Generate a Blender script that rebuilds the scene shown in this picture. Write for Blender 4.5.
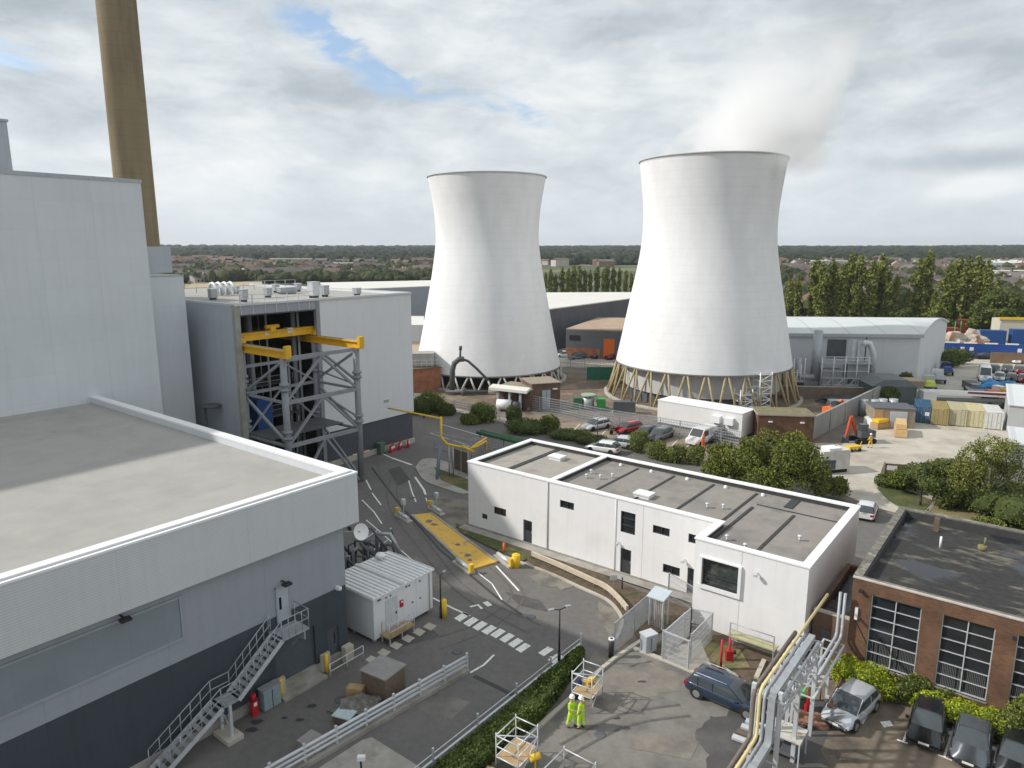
import bpy, math, random
from math import sin, cos, pi, radians, atan2, hypot, sqrt
from mathutils import Vector, Matrix, noise as mnoise
random.seed(7)
R = random.Random(11)
scene = bpy.context.scene
for o in list(bpy.data.objects): bpy.data.objects.remove(o)
COL = scene.collection

# ---------------------------------------------------------------- camera
CAMH = 24.0
FPX = 705.0
PITCH = math.atan(137 / FPX)
cd = bpy.data.cameras.new('camera'); cam = bpy.data.objects.new('camera', cd); COL.objects.link(cam)
cam.location = (0, 0, CAMH); cam.rotation_euler = (radians(90) - PITCH, 0, 0)
cd.sensor_width = 36; cd.lens = FPX / 1024 * 36; cd.clip_start = 0.3; cd.clip_end = 20000
scene.camera = cam

# ---------------------------------------------------------------- light
SUN_EL = radians(36.5)
w = bpy.data.worlds.new('World'); scene.world = w; w.use_nodes = True
nt = w.node_tree; N = nt.nodes; LK = nt.links
for n in list(N): N.remove(n)
def nd(t, **k):
    n = N.new(t)
    for a, b in k.items():
        if a == 'ins':
            for i, v in b.items():
                if hasattr(v, 'is_output') or isinstance(v, bpy.types.NodeSocket): LK.new(v, n.inputs[i])
                else: n.inputs[i].default_value = v
        else: setattr(n, a, b)
    return n
def mth(op, a, b=0.0, c=None, clamp=False):
    i = {0: a, 1: b}
    if c is not None: i[2] = c
    return nd('ShaderNodeMath', operation=op, use_clamp=clamp, ins=i).outputs[0]
sky = nd('ShaderNodeTexSky', sky_type='NISHITA', sun_disc=False, sun_elevation=SUN_EL, sun_rotation=radians(270), air_density=1.0, dust_density=1.5, ozone_density=1.0)
tc = nd('ShaderNodeTexCoord')
sep = nd('ShaderNodeSeparateXYZ', ins={0: tc.outputs['Generated']})
dz = mth('MAXIMUM', mth('ADD', sep.outputs[2], 0.10), 0.02)
pxx = mth('DIVIDE', sep.outputs[0], dz); pyy = mth('DIVIDE', sep.outputs[1], dz)
plane = nd('ShaderNodeCombineXYZ', ins={0: sep.outputs[0], 1: sep.outputs[1], 2: mth('MULTIPLY', sep.outputs[2], 2.6)})
n1 = nd('ShaderNodeTexNoise', ins={'Vector': plane.outputs[0], 'Scale': 2.1, 'Detail': 10.0, 'Roughness': 0.55, 'Distortion': 0.25})
n2 = nd('ShaderNodeTexNoise', ins={'Vector': plane.outputs[0], 'Scale': 4.6, 'Detail': 9.0, 'Roughness': 0.58, 'Distortion': 0.35})
# thin patches of open blue, each a soft hole in the cloud sheet around a compass direction and height
def hole(az, el, sx, sy, amt, tilt=0.0):
    ax = nd('ShaderNodeMath', operation='ARCTAN2', ins={0: sep.outputs[0], 1: sep.outputs[1]}).outputs[0]
    ez = mth('ARCSINE', sep.outputs[2])
    u0 = mth('SUBTRACT', ax, radians(az)); v0 = mth('SUBTRACT', ez, radians(el))
    u = mth('ADD', mth('MULTIPLY', u0, cos(radians(tilt))), mth('MULTIPLY', v0, sin(radians(tilt))))
    v = mth('SUBTRACT', mth('MULTIPLY', v0, cos(radians(tilt))), mth('MULTIPLY', u0, sin(radians(tilt))))
    q = mth('ADD', mth('POWER', mth('ABSOLUTE', mth('DIVIDE', u, radians(sx))), 2.0), mth('POWER', mth('ABSOLUTE', mth('DIVIDE', v, radians(sy))), 2.0))
    return mth('MULTIPLY', mth('EXPONENT', mth('MULTIPLY', q, -1.0)), amt)
holes = None
for h in [(-12.0, 14.0, 5.6, 1.9, 0.52, -24), (1.5, 10.2, 5.5, 1.5, 0.34, -14), (-34, 12.0, 5.0, 1.3, 0.26, 0), (26, 4.0, 12, 1.6, 0.14, 0), (2, 4.5, 5, 1.5, 0.12, 0)]:
    t = hole(*h); holes = t if holes is None else mth('ADD', holes, t)
n3 = nd('ShaderNodeTexNoise', ins={'Vector': plane.outputs[0], 'Scale': 11.0, 'Detail': 9.0, 'Roughness': 0.62, 'Distortion': 0.6})
hn = mth('MULTIPLY', mth('SUBTRACT', mth('MULTIPLY', n3.outputs[0], 2.6), .65), holes)
cov = mth('SUBTRACT', mth('ADD', mth('ADD', mth('MULTIPLY', n1.outputs[0], .5), mth('MULTIPLY', n2.outputs[0], .5)), 0.19), hn)
covr = nd('ShaderNodeMapRange', ins={0: cov, 1: 0.40, 2: 0.60, 3: 0.12, 4: 1.0}); covr.interpolation_type = 'SMOOTHSTEP'
darks = None
for h in [(-31, 15.0, 6, 1.2, 0.20, 0), (-17, 11.4, 6, 1.6, 0.12, -6), (33, 5.6, 7, 0.7, 0.22, 0), (8, 16, 12, 3.0, 0.06, 0), (25, 13, 10, 3.5, 0.06, 0)]:
    t = hole(*h); darks = t if darks is None else mth('ADD', darks, t)
brights = hole(-25, 15.2, 6, 1.5, 0.16, 0)
brights = mth('ADD', brights, hole(32.5, 3.9, 3.2, .8, 0.26, 8))
brights = mth('ADD', brights, hole(-25, 5, 18, 3.5, 0.10, 0))
tone = mth('ADD', mth('SUBTRACT', mth('ADD', mth('MULTIPLY', n2.outputs[0], 0.50), mth('ADD', mth('MULTIPLY', n1.outputs[0], 0.30), mth('MULTIPLY', n3.outputs[0], 0.22))), darks), brights)
cr = nd('ShaderNodeValToRGB', ins={0: tone})
cr.color_ramp.elements[0].position = 0.30; cr.color_ramp.elements[0].color = (0.32, 0.37, 0.405, 1)
cr.color_ramp.elements[1].position = 0.68; cr.color_ramp.elements[1].color = (0.88, 0.89, 0.90, 1)
e = cr.color_ramp.elements.new(0.43); e.color = (0.46, 0.515, 0.555, 1)
e = cr.color_ramp.elements.new(0.50); e.color = (0.585, 0.635, 0.67, 1)
e = cr.color_ramp.elements.new(0.57); e.color = (0.70, 0.74, 0.765, 1)
hz = nd('ShaderNodeMapRange', ins={0: sep.outputs[2], 1: 0.0, 2: 0.17, 3: 0.72, 4: 0.0})
pale = nd('ShaderNodeMixRGB', ins={0: hz.outputs[0], 1: cr.outputs[0], 2: (0.70, 0.75, 0.785, 1)})
SKY_ST = 0.15
skyv = nd('ShaderNodeMixRGB', blend_type='MULTIPLY', ins={0: 1.0, 1: sky.outputs[0], 2: (SKY_ST * .95, SKY_ST * 1.0, SKY_ST * 1.05, 1)})
mixc = nd('ShaderNodeMixRGB', ins={0: covr.outputs[0], 1: skyv.outputs[0], 2: pale.outputs[0]})
SKY_GAIN = 1.08
bg = nd('ShaderNodeBackground', ins={0: mixc.outputs[0], 1: SKY_GAIN})
LK.new(bg.outputs[0], nd('ShaderNodeOutputWorld').inputs[0])

ld = bpy.data.lights.new('sun', 'SUN'); ld.energy = 3.5; ld.angle = radians(1.4); ld.color = (1.0, 0.955, 0.90)
so = bpy.data.objects.new('sun', ld); COL.objects.link(so); so.location = (-60, 0, 120); so.rotation_euler = (0, -(pi / 2 - SUN_EL), 0)
vs = scene.view_settings; vs.view_transform = 'Standard'; vs.look = 'None'; vs.exposure = 0.06; vs.gamma = 1.0

# ---------------------------------------------------------------- survey helpers (real distances worked out on the ground)
def ray(px, py):
    x = (px - 512) / FPX; u = -(py - 384) / FPX
    return (x, cos(PITCH) + u * sin(PITCH), -sin(PITCH) + u * cos(PITCH))
def at(px, py, z=0.0):
    r = ray(px, py); t = (z - CAMH) / r[2]; return (r[0] * t, r[1] * t)
def Zt(y, py):
    return CAMH + y * math.tan(math.atan(-(py - 384) / FPX) - PITCH)
TH = radians(-38); CA, SA = cos(TH), sin(TH)
def W(a, b): return (a * CA - b * SA, a * SA + b * CA)      # site grid -> world
def L(x, y): return (x * CA + y * SA, -x * SA + y * CA)
def la(px, py, z=0.0): return L(*at(px, py, z))

# ---------------------------------------------------------------- materials
M = {}
def mat(name, col, rough=0.7, var=0.12, scale=1.0, metal=0.0, bump=0.0, col2=None, c2scale=0.3, c2lo=0.5, c2hi=0.62, stretch=None, coat=0.0, spec=0.4, panel=None, streak=0.0, tone=0.0):
    m = bpy.data.materials.new(name); m.use_nodes = True; M.setdefault(name, m)
    T = m.node_tree; n = T.nodes; l = T.links; b = n['Principled BSDF']
    b.inputs['Roughness'].default_value = rough; b.inputs['Metallic'].default_value = metal
    b.inputs['Specular IOR Level'].default_value = spec
    if coat: b.inputs['Coat Weight'].default_value = coat; b.inputs['Coat Roughness'].default_value = 0.08
    tcn = n.new('ShaderNodeTexCoord'); src = tcn.outputs['Object']
    if stretch:
        mp = n.new('ShaderNodeMapping'); mp.inputs['Scale'].default_value = stretch; l.new(src, mp.inputs[0]); vec = mp.outputs[0]
    else: vec = src
    nz = n.new('ShaderNodeTexNoise'); nz.inputs['Scale'].default_value = scale; nz.inputs['Detail'].default_value = 6; nz.inputs['Roughness'].default_value = 0.65
    l.new(vec, nz.inputs['Vector'])
    c = tuple(col) + (1,)
    cur = None
    mr = n.new('ShaderNodeMapRange'); mr.inputs[1].default_value = 0.3; mr.inputs[2].default_value = 0.7; mr.inputs[3].default_value = 1 - var; mr.inputs[4].default_value = 1 + var
    l.new(nz.outputs[0], mr.inputs[0])
    base = n.new('ShaderNodeRGB'); base.outputs[0].default_value = c; cur = base.outputs[0]
    if col2:
        z2 = n.new('ShaderNodeTexNoise'); z2.inputs['Scale'].default_value = c2scale; z2.inputs['Detail'].default_value = 7; z2.inputs['Roughness'].default_value = 0.62
        l.new(vec, z2.inputs['Vector'])
        r2 = n.new('ShaderNodeMapRange'); r2.inputs[1].default_value = c2lo; r2.inputs[2].default_value = c2hi; l.new(z2.outputs[0], r2.inputs[0])
        mx = n.new('ShaderNodeMixRGB'); l.new(r2.outputs[0], mx.inputs[0]); l.new(cur, mx.inputs[1]); mx.inputs[2].default_value = tuple(col2) + (1,); cur = mx.outputs[0]
    mu = n.new('ShaderNodeMixRGB'); mu.blend_type = 'MULTIPLY'; mu.inputs[0].default_value = 1; l.new(cur, mu.inputs[1]); l.new(mr.outputs[0], mu.inputs[2]); cur = mu.outputs[0]
    if panel:      # seams between cladding panels: (axis, width, line, darkness) in the object's own frame
        sp = n.new('ShaderNodeSeparateXYZ'); l.new(src, sp.inputs[0])
        for (ax, wd, ln, dk) in panel:
            a = n.new('ShaderNodeMath'); a.operation = 'DIVIDE'; l.new(sp.outputs[ax], a.inputs[0]); a.inputs[1].default_value = wd
            f = n.new('ShaderNodeMath'); f.operation = 'FRACT'; l.new(a.outputs[0], f.inputs[0])
            g = n.new('ShaderNodeMath'); g.operation = 'LESS_THAN'; l.new(f.outputs[0], g.inputs[0]); g.inputs[1].default_value = ln / wd
            h = n.new('ShaderNodeMath'); h.operation = 'MULTIPLY'; l.new(g.outputs[0], h.inputs[0]); h.inputs[1].default_value = dk
            mm = n.new('ShaderNodeMixRGB'); l.new(h.outputs[0], mm.inputs[0]); l.new(cur, mm.inputs[1]); mm.inputs[2].default_value = (col[0] * 0.35, col[1] * 0.35, col[2] * 0.35, 1); cur = mm.outputs[0]
    if tone and panel:
        fl = n.new('ShaderNodeCombineXYZ')
        for q_, (ax, wd, ln, dk) in enumerate(panel[:3]):
            a = n.new('ShaderNodeMath'); a.operation = 'DIVIDE'; l.new(sp.outputs[ax], a.inputs[0]); a.inputs[1].default_value = wd
            f = n.new('ShaderNodeMath'); f.operation = 'FLOOR'; l.new(a.outputs[0], f.inputs[0]); l.new(f.outputs[0], fl.inputs[q_])
        wn = n.new('ShaderNodeTexWhiteNoise'); l.new(fl.outputs[0], wn.inputs['Vector'])
        mr3 = n.new('ShaderNodeMapRange'); mr3.inputs[3].default_value = 1 - tone; mr3.inputs[4].default_value = 1 + tone; l.new(wn.outputs['Value'], mr3.inputs[0])
        mu3 = n.new('ShaderNodeMixRGB'); mu3.blend_type = 'MULTIPLY'; mu3.inputs[0].default_value = 1; l.new(cur, mu3.inputs[1]); l.new(mr3.outputs[0], mu3.inputs[2]); cur = mu3.outputs[0]
    if streak:     # dirt washed down the face by rain
        mp2 = n.new('ShaderNodeMapping'); mp2.inputs['Scale'].default_value = (2.2, 2.2, .12); l.new(src, mp2.inputs[0])
        z3 = n.new('ShaderNodeTexNoise'); z3.inputs['Scale'].default_value = 1.0; z3.inputs['Detail'].default_value = 8; z3.inputs['Roughness'].default_value = .7; l.new(mp2.outputs[0], z3.inputs['Vector'])
        mr4 = n.new('ShaderNodeMapRange'); mr4.inputs[1].default_value = .48; mr4.inputs[2].default_value = .75; mr4.inputs[3].default_value = 1; mr4.inputs[4].default_value = 1 - streak; l.new(z3.outputs[0], mr4.inputs[0])
        mu4 = n.new('ShaderNodeMixRGB'); mu4.blend_type = 'MULTIPLY'; mu4.inputs[0].default_value = 1; l.new(cur, mu4.inputs[1]); l.new(mr4.outputs[0], mu4.inputs[2]); cur = mu4.outputs[0]
    l.new(cur, b.inputs['Base Color'])
    if bump:
        bp = n.new('ShaderNodeBump'); bp.inputs['Strength'].default_value = bump; bp.inputs['Distance'].default_value = 0.05; l.new(nz.outputs[0], bp.inputs['Height']); l.new(bp.outputs[0], b.inputs['Normal'])
    return m
def wetpatch(m, sc, lo, hi, rough=.07, col=(.05, .052, .062)):
    n = m.node_tree.nodes; l = m.node_tree.links; b = n['Principled BSDF']; t_ = n.new('ShaderNodeTexCoord'); z = n.new('ShaderNodeTexNoise'); z.inputs['Scale'].default_value = sc; z.inputs['Detail'].default_value = 5; z.inputs['Roughness'].default_value = .5; l.new(t_.outputs['Object'], z.inputs['Vector'])
    r = n.new('ShaderNodeMapRange'); r.inputs[1].default_value = lo; r.inputs[2].default_value = hi; l.new(z.outputs[0], r.inputs[0])
    q = n.new('ShaderNodeMapRange'); q.inputs[3].default_value = b.inputs['Roughness'].default_value; q.inputs[4].default_value = rough; l.new(r.outputs[0], q.inputs[0]); l.new(q.outputs[0], b.inputs['Roughness'])
    old = b.inputs['Base Color'].links[0].from_socket; x = n.new('ShaderNodeMixRGB'); l.new(r.outputs[0], x.inputs[0]); l.new(old, x.inputs[1]); x.inputs[2].default_value = col + (1,); l.new(x.outputs[0], b.inputs['Base Color'])
def ribs(m, axis, wd, amt=0.35, dist=0.03):
    """profiled sheet: bump of regular ribs"""
    n = m.node_tree.nodes; l = m.node_tree.links
    tcn = n.new('ShaderNodeTexCoord'); sp = n.new('ShaderNodeSeparateXYZ'); l.new(tcn.outputs['Object'], sp.inputs[0])
    a = n.new('ShaderNodeMath'); a.operation = 'MULTIPLY'; l.new(sp.outputs[axis], a.inputs[0]); a.inputs[1].default_value = 2 * pi / wd
    s = n.new('ShaderNodeMath'); s.operation = 'SINE'; l.new(a.outputs[0], s.inputs[0])
    bp = n.new('ShaderNodeBump'); bp.inputs['Strength'].default_value = amt; bp.inputs['Distance'].default_value = dist
    l.new(s.outputs[0], bp.inputs['Height']); l.new(bp.outputs[0], n['Principled BSDF'].inputs['Normal']); return m
def brickmat(name, c1, c2, mortar, scale=1.0):
    m = bpy.data.materials.new(name); m.use_nodes = True; n = m.node_tree.nodes; l = m.node_tree.links; b = n['Principled BSDF']
    tcn = n.new('ShaderNodeTexCoord'); sp = n.new('ShaderNodeSeparateXYZ'); l.new(tcn.outputs['Object'], sp.inputs[0])
    ad = n.new('ShaderNodeMath'); l.new(sp.outputs[0], ad.inputs[0]); l.new(sp.outputs[1], ad.inputs[1])
    cb = n.new('ShaderNodeCombineXYZ'); l.new(ad.outputs[0], cb.inputs[0]); l.new(sp.outputs[2], cb.inputs[1])
    bt = n.new('ShaderNodeTexBrick'); bt.inputs['Color1'].default_value = c1 + (1,); bt.inputs['Color2'].default_value = c2 + (1,); bt.inputs['Mortar'].default_value = mortar + (1,)
    bt.inputs['Scale'].default_value = scale; bt.inputs['Brick Width'].default_value = 0.225; bt.inputs['Row Height'].default_value = 0.075; bt.inputs['Mortar Size'].default_value = 0.010; bt.inputs['Bias'].default_value = -0.2
    l.new(cb.outputs[0], bt.inputs['Vector'])
    nz = n.new('ShaderNodeTexNoise'); nz.inputs['Scale'].default_value = 0.9; nz.inputs['Detail'].default_value = 6; l.new(tcn.outputs['Object'], nz.inputs['Vector'])
    mr = n.new('ShaderNodeMapRange'); mr.inputs[1].default_value = 0.3; mr.inputs[2].default_value = 0.7; mr.inputs[3].default_value = 0.72; mr.inputs[4].default_value = 1.25; l.new(nz.outputs[0], mr.inputs[0])
    mu = n.new('ShaderNodeMixRGB'); mu.blend_type = 'MULTIPLY'; mu.inputs[0].default_value = 1; l.new(bt.outputs[0], mu.inputs[1]); l.new(mr.outputs[0], mu.inputs[2])
    l.new(mu.outputs[0], b.inputs['Base Color']); b.inputs['Roughness'].default_value = 0.9; return m
def leafmat(name, c1, c2, scale=0.8):
    m = bpy.data.materials.new(name); m.use_nodes = True; n = m.node_tree.nodes; l = m.node_tree.links; b = n['Principled BSDF']
    tcn = n.new('ShaderNodeTexCoord'); nz = n.new('ShaderNodeTexNoise'); nz.inputs['Scale'].default_value = scale; nz.inputs['Detail'].default_value = 4
    geo = n.new('ShaderNodeNewGeometry'); l.new(tcn.outputs['Object'], nz.inputs['Vector'])
    ad = n.new('ShaderNodeMath'); ad.operation = 'MULTIPLY_ADD'; l.new(geo.outputs['Random Per Island'], ad.inputs[0]); ad.inputs[1].default_value = 0.55; l.new(nz.outputs[0], ad.inputs[2])
    mr = n.new('ShaderNodeMapRange'); mr.inputs[1].default_value = 0.45; mr.inputs[2].default_value = 1.1; l.new(ad.outputs[0], mr.inputs[0])
    mx = n.new('ShaderNodeMixRGB'); l.new(mr.outputs[0], mx.inputs[0]); mx.inputs[1].default_value = c1 + (1,); mx.inputs[2].default_value = c2 + (1,)
    l.new(mx.outputs[0], b.inputs['Base Color']); b.inputs['Roughness'].default_value = 0.75; b.inputs['Specular IOR Level'].default_value = 0.2
    return m
M['asphalt'] = mat('asphalt', (.145, .137, .128), .92, .12, 2.2, col2=(.172, .161, .148), c2scale=.3, c2lo=.44, c2hi=.7, bump=.2)
M['asphalt_dark'] = mat('asphalt_dark', (.085, .082, .078), .9, .14, 1.3, col2=(.11, .105, .10), c2scale=.3, bump=.15)
M['asphalt_worn'] = mat('asphalt_worn', (.205, .19, .17), .92, .14, 1.7, col2=(.125, .118, .108), c2scale=.35, c2lo=.46, c2hi=.68, bump=.25)
M['asphalt_brown'] = mat('asphalt_brown', (.20, .162, .12), .92, .2, .9, col2=(.09, .075, .06), c2scale=.25)
M['wet'] = mat('wet_asphalt', (.055, .053, .05), .35, .2, .8)
M['tarline'] = mat('tarline', (.05, .05, .05), .7, .2, 2)
M['concrete'] = mat('concrete', (.36, .34, .30), .9, .15, 1.2, col2=(.26, .24, .21), c2scale=.5, bump=.2)
M['concrete_pale'] = mat('concrete_pale', (.50, .46, .39), .9, .12, .6, col2=(.38, .34, .28), c2scale=.16, c2lo=.48, c2hi=.64)
M['earth'] = mat('earth', (.155, .115, .085), .95, .3, 1.0, col2=(.24, .19, .13), c2scale=.22)
M['soil'] = mat('soil', (.12, .085, .06), .95, .35, 2.0, col2=(.07, .075, .03), c2scale=.8)
M['site'] = mat('site', (.19, .165, .145), .95, .2, .5, col2=(.13, .10, .08), c2scale=.07)
M['grass'] = mat('grass', (.075, .095, .030), .95, .35, 3.0, col2=(.16, .13, .06), c2scale=.35, bump=.5)
M['drygrass'] = mat('drygrass', (.22, .19, .09), .95, .25, 3.0, col2=(.13, .13, .05), c2scale=.4, bump=.4)
M['paint_white'] = mat('road_paint', (.78, .77, .73), .8, .14, 6, col2=(.3, .3, .28), c2scale=5, c2lo=.56, c2hi=.7)
M['paint_yellow'] = mat('worn_yellow_plate', (.70, .42, .07), .65, .12, 2.2, col2=(.33, .27, .17), c2scale=1.1, c2lo=.58, c2hi=.66)
M['kerb'] = mat('kerb_stone', (.40, .37, .32), .9, .15, 2)
M['white_render'] = mat('white_render', (.80, .79, .785), .75, .03, .6, col2=(.72, .71, .70), c2scale=.25, c2lo=.55, c2hi=.75, panel=[(0, 8.4, .05, .55), (2, 2.9, .02, .08)], streak=.07, tone=.01)
M['white_metal'] = mat('white_metal', (.80, .80, .80), .45, .04, 2)
M['coping'] = mat('white_coping', (.86, .86, .86), .4, .03, 2)
M['clad_grey'] = mat('clad_grey', (.47, .50, .53), .5, .04, .3, panel=[(1, 6.0, .05, .25), (2, 1.0, .03, .10)], streak=.14, tone=.03)
M['clad_pale'] = mat('clad_pale', (.64, .665, .69), .45, .05, .15, panel=[(1, 4.2, .05, .13), (2, 2.3, .04, .10)], streak=.07, tone=.018)
M['clad_white'] = mat('clad_white', (.72, .725, .735), .5, .03, .15, panel=[(1, 1.1, .02, .06), (2, 6.1, .03, .08)], streak=.08, tone=.012)
M['clad_fascia'] = mat('clad_fascia', (.60, .63, .645), .45, .03, .3, panel=[(1, 6.2, .03, .16), (2, .12, .035, .22)], streak=.07, tone=.008)
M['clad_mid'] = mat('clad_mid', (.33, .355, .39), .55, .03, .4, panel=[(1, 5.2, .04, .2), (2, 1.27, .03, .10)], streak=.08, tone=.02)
M['clad_dark'] = mat('clad_dark', (.060, .072, .086), .5, .08, .5, panel=[(1, 2.6, .03, .25)], streak=.15, tone=.05)
M['clad_charcoal'] = mat('clad_charcoal', (.085, .09, .105), .55, .08, .5)
M['glass_band'] = mat('glass_band', (.24, .275, .30), .35, .10, .35, panel=[(1, 1.5, .03, .12)])
M['roof_tan'] = mat('roof_tan', (.375, .362, .335), .9, .05, .8, col2=(.335, .325, .30), c2scale=.3, c2lo=.45, c2hi=.7, panel=[(0, 2.1, .04, .10), (1, 9.0, .04, .08)], tone=.012)
M['roof_grey'] = mat('roof_grey', (.27, .245, .22), .9, .09, 1.2, col2=(.21, .195, .18), c2scale=.35)
M['roof_grey_pale'] = mat('roof_grey_pale', (.36, .33, .29), .9, .08, 1.2, col2=(.27, .25, .22), c2scale=.35)
M['roof_seam'] = mat('roof_seam', (.05, .05, .05), .8, .2, 2)
M['roof_old'] = mat('roof_old', (.034, .034, .032), .85, .45, 2.2, col2=(.19, .17, .13), c2scale=.42, c2lo=.53, c2hi=.68, stretch=(1, 2.4, 1))
M['puddle'] = mat('puddle', (.05, .052, .06), .08, .15, .5, spec=.6)
wetpatch(M['roof_old'], .26, .53, .60, .14, (.022, .024, .028))
M['roof_white'] = mat('roof_white', (.70, .68, .62), .6, .06, .1)
M['roof_brown'] = mat('roof_brown', (.42, .31, .22), .8, .15, .2)
M['roof_arch'] = mat('roof_arch', (.62, .64, .64), .5, .05, .1, panel=[(0, 6.0, .5, .22)])
M['steel'] = mat('galvanised_steel', (.42, .44, .46), .5, .12, 3, metal=.35)
M['steel_light'] = mat('light_steel', (.62, .64, .66), .45, .08, 3, metal=.3)
M['steel_dark'] = mat('dark_steel', (.10, .105, .115), .6, .2, 1)
M['gantry'] = mat('gantry_grey', (.265, .275, .295), .55, .12, 1.5)
M['crane_yellow'] = mat('crane_yellow', (.75, .42, .02), .5, .12, 1.2)
M['yellow'] = mat('yellow_paint', (.80, .50, .03), .5, .08, 2)
M['pipe_yellow'] = mat('pipe_yellow', (.72, .58, .28), .5, .1, 2)
M['black'] = mat('black_paint', (.03, .03, .032), .5, .2, 2)
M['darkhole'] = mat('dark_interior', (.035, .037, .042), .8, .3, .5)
M['glass'] = mat('window_glass', (.018, .022, .026), .08, .3, .8, spec=.6)
M['glass_car'] = mat('car_glass', (.055, .066, .072), .06, .1, .8, spec=.7)
M['frame_dark'] = mat('dark_frame', (.05, .052, .056), .5, .1, 2)
M['rubber'] = mat('rubber', (.02, .02, .02), .85, .1, 2)
M['rim'] = mat('alloy_rim', (.45, .46, .47), .35, .1, 2, metal=.7)
M['lamp_lens'] = mat('lamp_lens', (.75, .76, .76), .15, .03, 2, spec=.6)
M['lamp_red'] = mat('rear_lens', (.35, .01, .01), .2, .03, 2)
M['plate'] = mat('number_plate', (.75, .74, .65), .5, .03, 2)
M['red'] = mat('red_paint', (.50, .02, .025), .5, .1, 3)
M['orange'] = mat('orange_paint', (.75, .15, .02), .5, .1, 3)
M['blue'] = mat('blue_paint', (.018, .075, .24), .5, .1, 1)
M['green'] = mat('green_paint', (.05, .30, .07), .6, .1, 1)
M['timber'] = mat('timber', (.42, .29, .15), .85, .2, 3)
M['timber_grey'] = mat('weathered_timber', (.30, .25, .19), .9, .2, 3)
M['render_brown'] = mat('brown_render', (.15, .115, .08), .85, .2, 3)
M['felt'] = mat('grey_felt', (.30, .28, .27), .9, .12, 3)
M['brick'] = brickmat('brick', (.185, .082, .04), (.10, .05, .03), (.115, .09, .065)); M['brick_orange'] = brickmat('brick_orange', (.42, .14, .06), (.33, .11, .05), (.25, .18, .13))
M['brick_brown'] = brickmat('brick_brown', (.17, .09, .06), (.12, .065, .045), (.14, .11, .09))
M['leaf'] = leafmat('leaf', (.06, .085, .016), (.24, .26, .055))
M['leaf_hedge'] = leafmat('leaf_hedge', (.035, .058, .012), (.12, .155, .03), 2.0)
M['leaf_lime'] = leafmat('leaf_lime', (.16, .22, .015), (.42, .46, .03), 2.5)
M['leaf_dark'] = leafmat('leaf_dark', (.045, .068, .016), (.14, .17, .04))
M['leaf_olive'] = leafmat('leaf_olive', (.09, .11, .024), (.27, .285, .07))
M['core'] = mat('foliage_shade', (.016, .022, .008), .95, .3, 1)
M['bark'] = mat('bark', (.12, .095, .07), .95, .3, 4)
M['bark_pale'] = mat('pale_bark', (.45, .43, .38), .9, .35, 5)
M['chimney'] = mat('chimney_concrete', (.245, .195, .115), .9, .12, .25, col2=(.17, .13, .075), c2scale=.3, c2lo=.46, c2hi=.66, stretch=(1, 1, .12), panel=[(2, 2.4, .12, .22)])
M['tower'] = mat('tower_paint', (.80, .80, .80), .85, .04, .5, col2=(.75, .745, .74), c2scale=.3, c2lo=.45, c2hi=.75, stretch=(1, 1, .4), panel=[(2, 1.25, .08, .085)], streak=.03)
M['tower_leg_tan'] = mat('tower_leg_tan', (.40, .32, .17), .85, .2, 1)
M['tower_leg_grey'] = mat('tower_leg_grey', (.50, .49, .45), .85, .2, 1)
M['tank_grey'] = mat('louvre_grey', (.50, .50, .50), .7, .1, .3, stretch=(6, 6, .3))
M['tarp_blue'] = mat('blue_tarp', (.03, .22, .48), .5, .25, 1.5, bump=.6)
M['helmet'] = mat('helmet_white', (.85, .85, .85), .3, .02, 2)
M['hivis'] = mat('hi_vis_yellow', (.55, .85, .03), .7, .12, 6)
M['hivis_orange'] = mat('hi_vis_orange', (.85, .15, .02), .7, .12, 6)
M['reflect'] = mat('reflective_band', (.7, .7, .68), .3, .05, 6)
M['skin'] = mat('skin', (.50, .30, .21), .6, .05, 6)
M['navy'] = mat('navy_cloth', (.02, .03, .07), .8, .1, 6)
M['boot'] = mat('boot', (.04, .03, .025), .7, .1, 6)
ribs(M['clad_charcoal'], 1, .3)
def carpaint(name, c):
    M[name] = mat(name, c, .28, .03, 1, metal=.25, coat=1.0)
for k, c in dict(car_silver=(.55, .57, .60), car_blue=(.016, .034, .07), car_black=(.016, .018, .022), car_grey=(.10, .115, .13), car_white=(.78, .78, .78), car_red=(.42, .02, .03), car_darkred=(.20, .02, .03), car_navy=(.04, .05, .13)).items(): carpaint(k, c)

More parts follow.
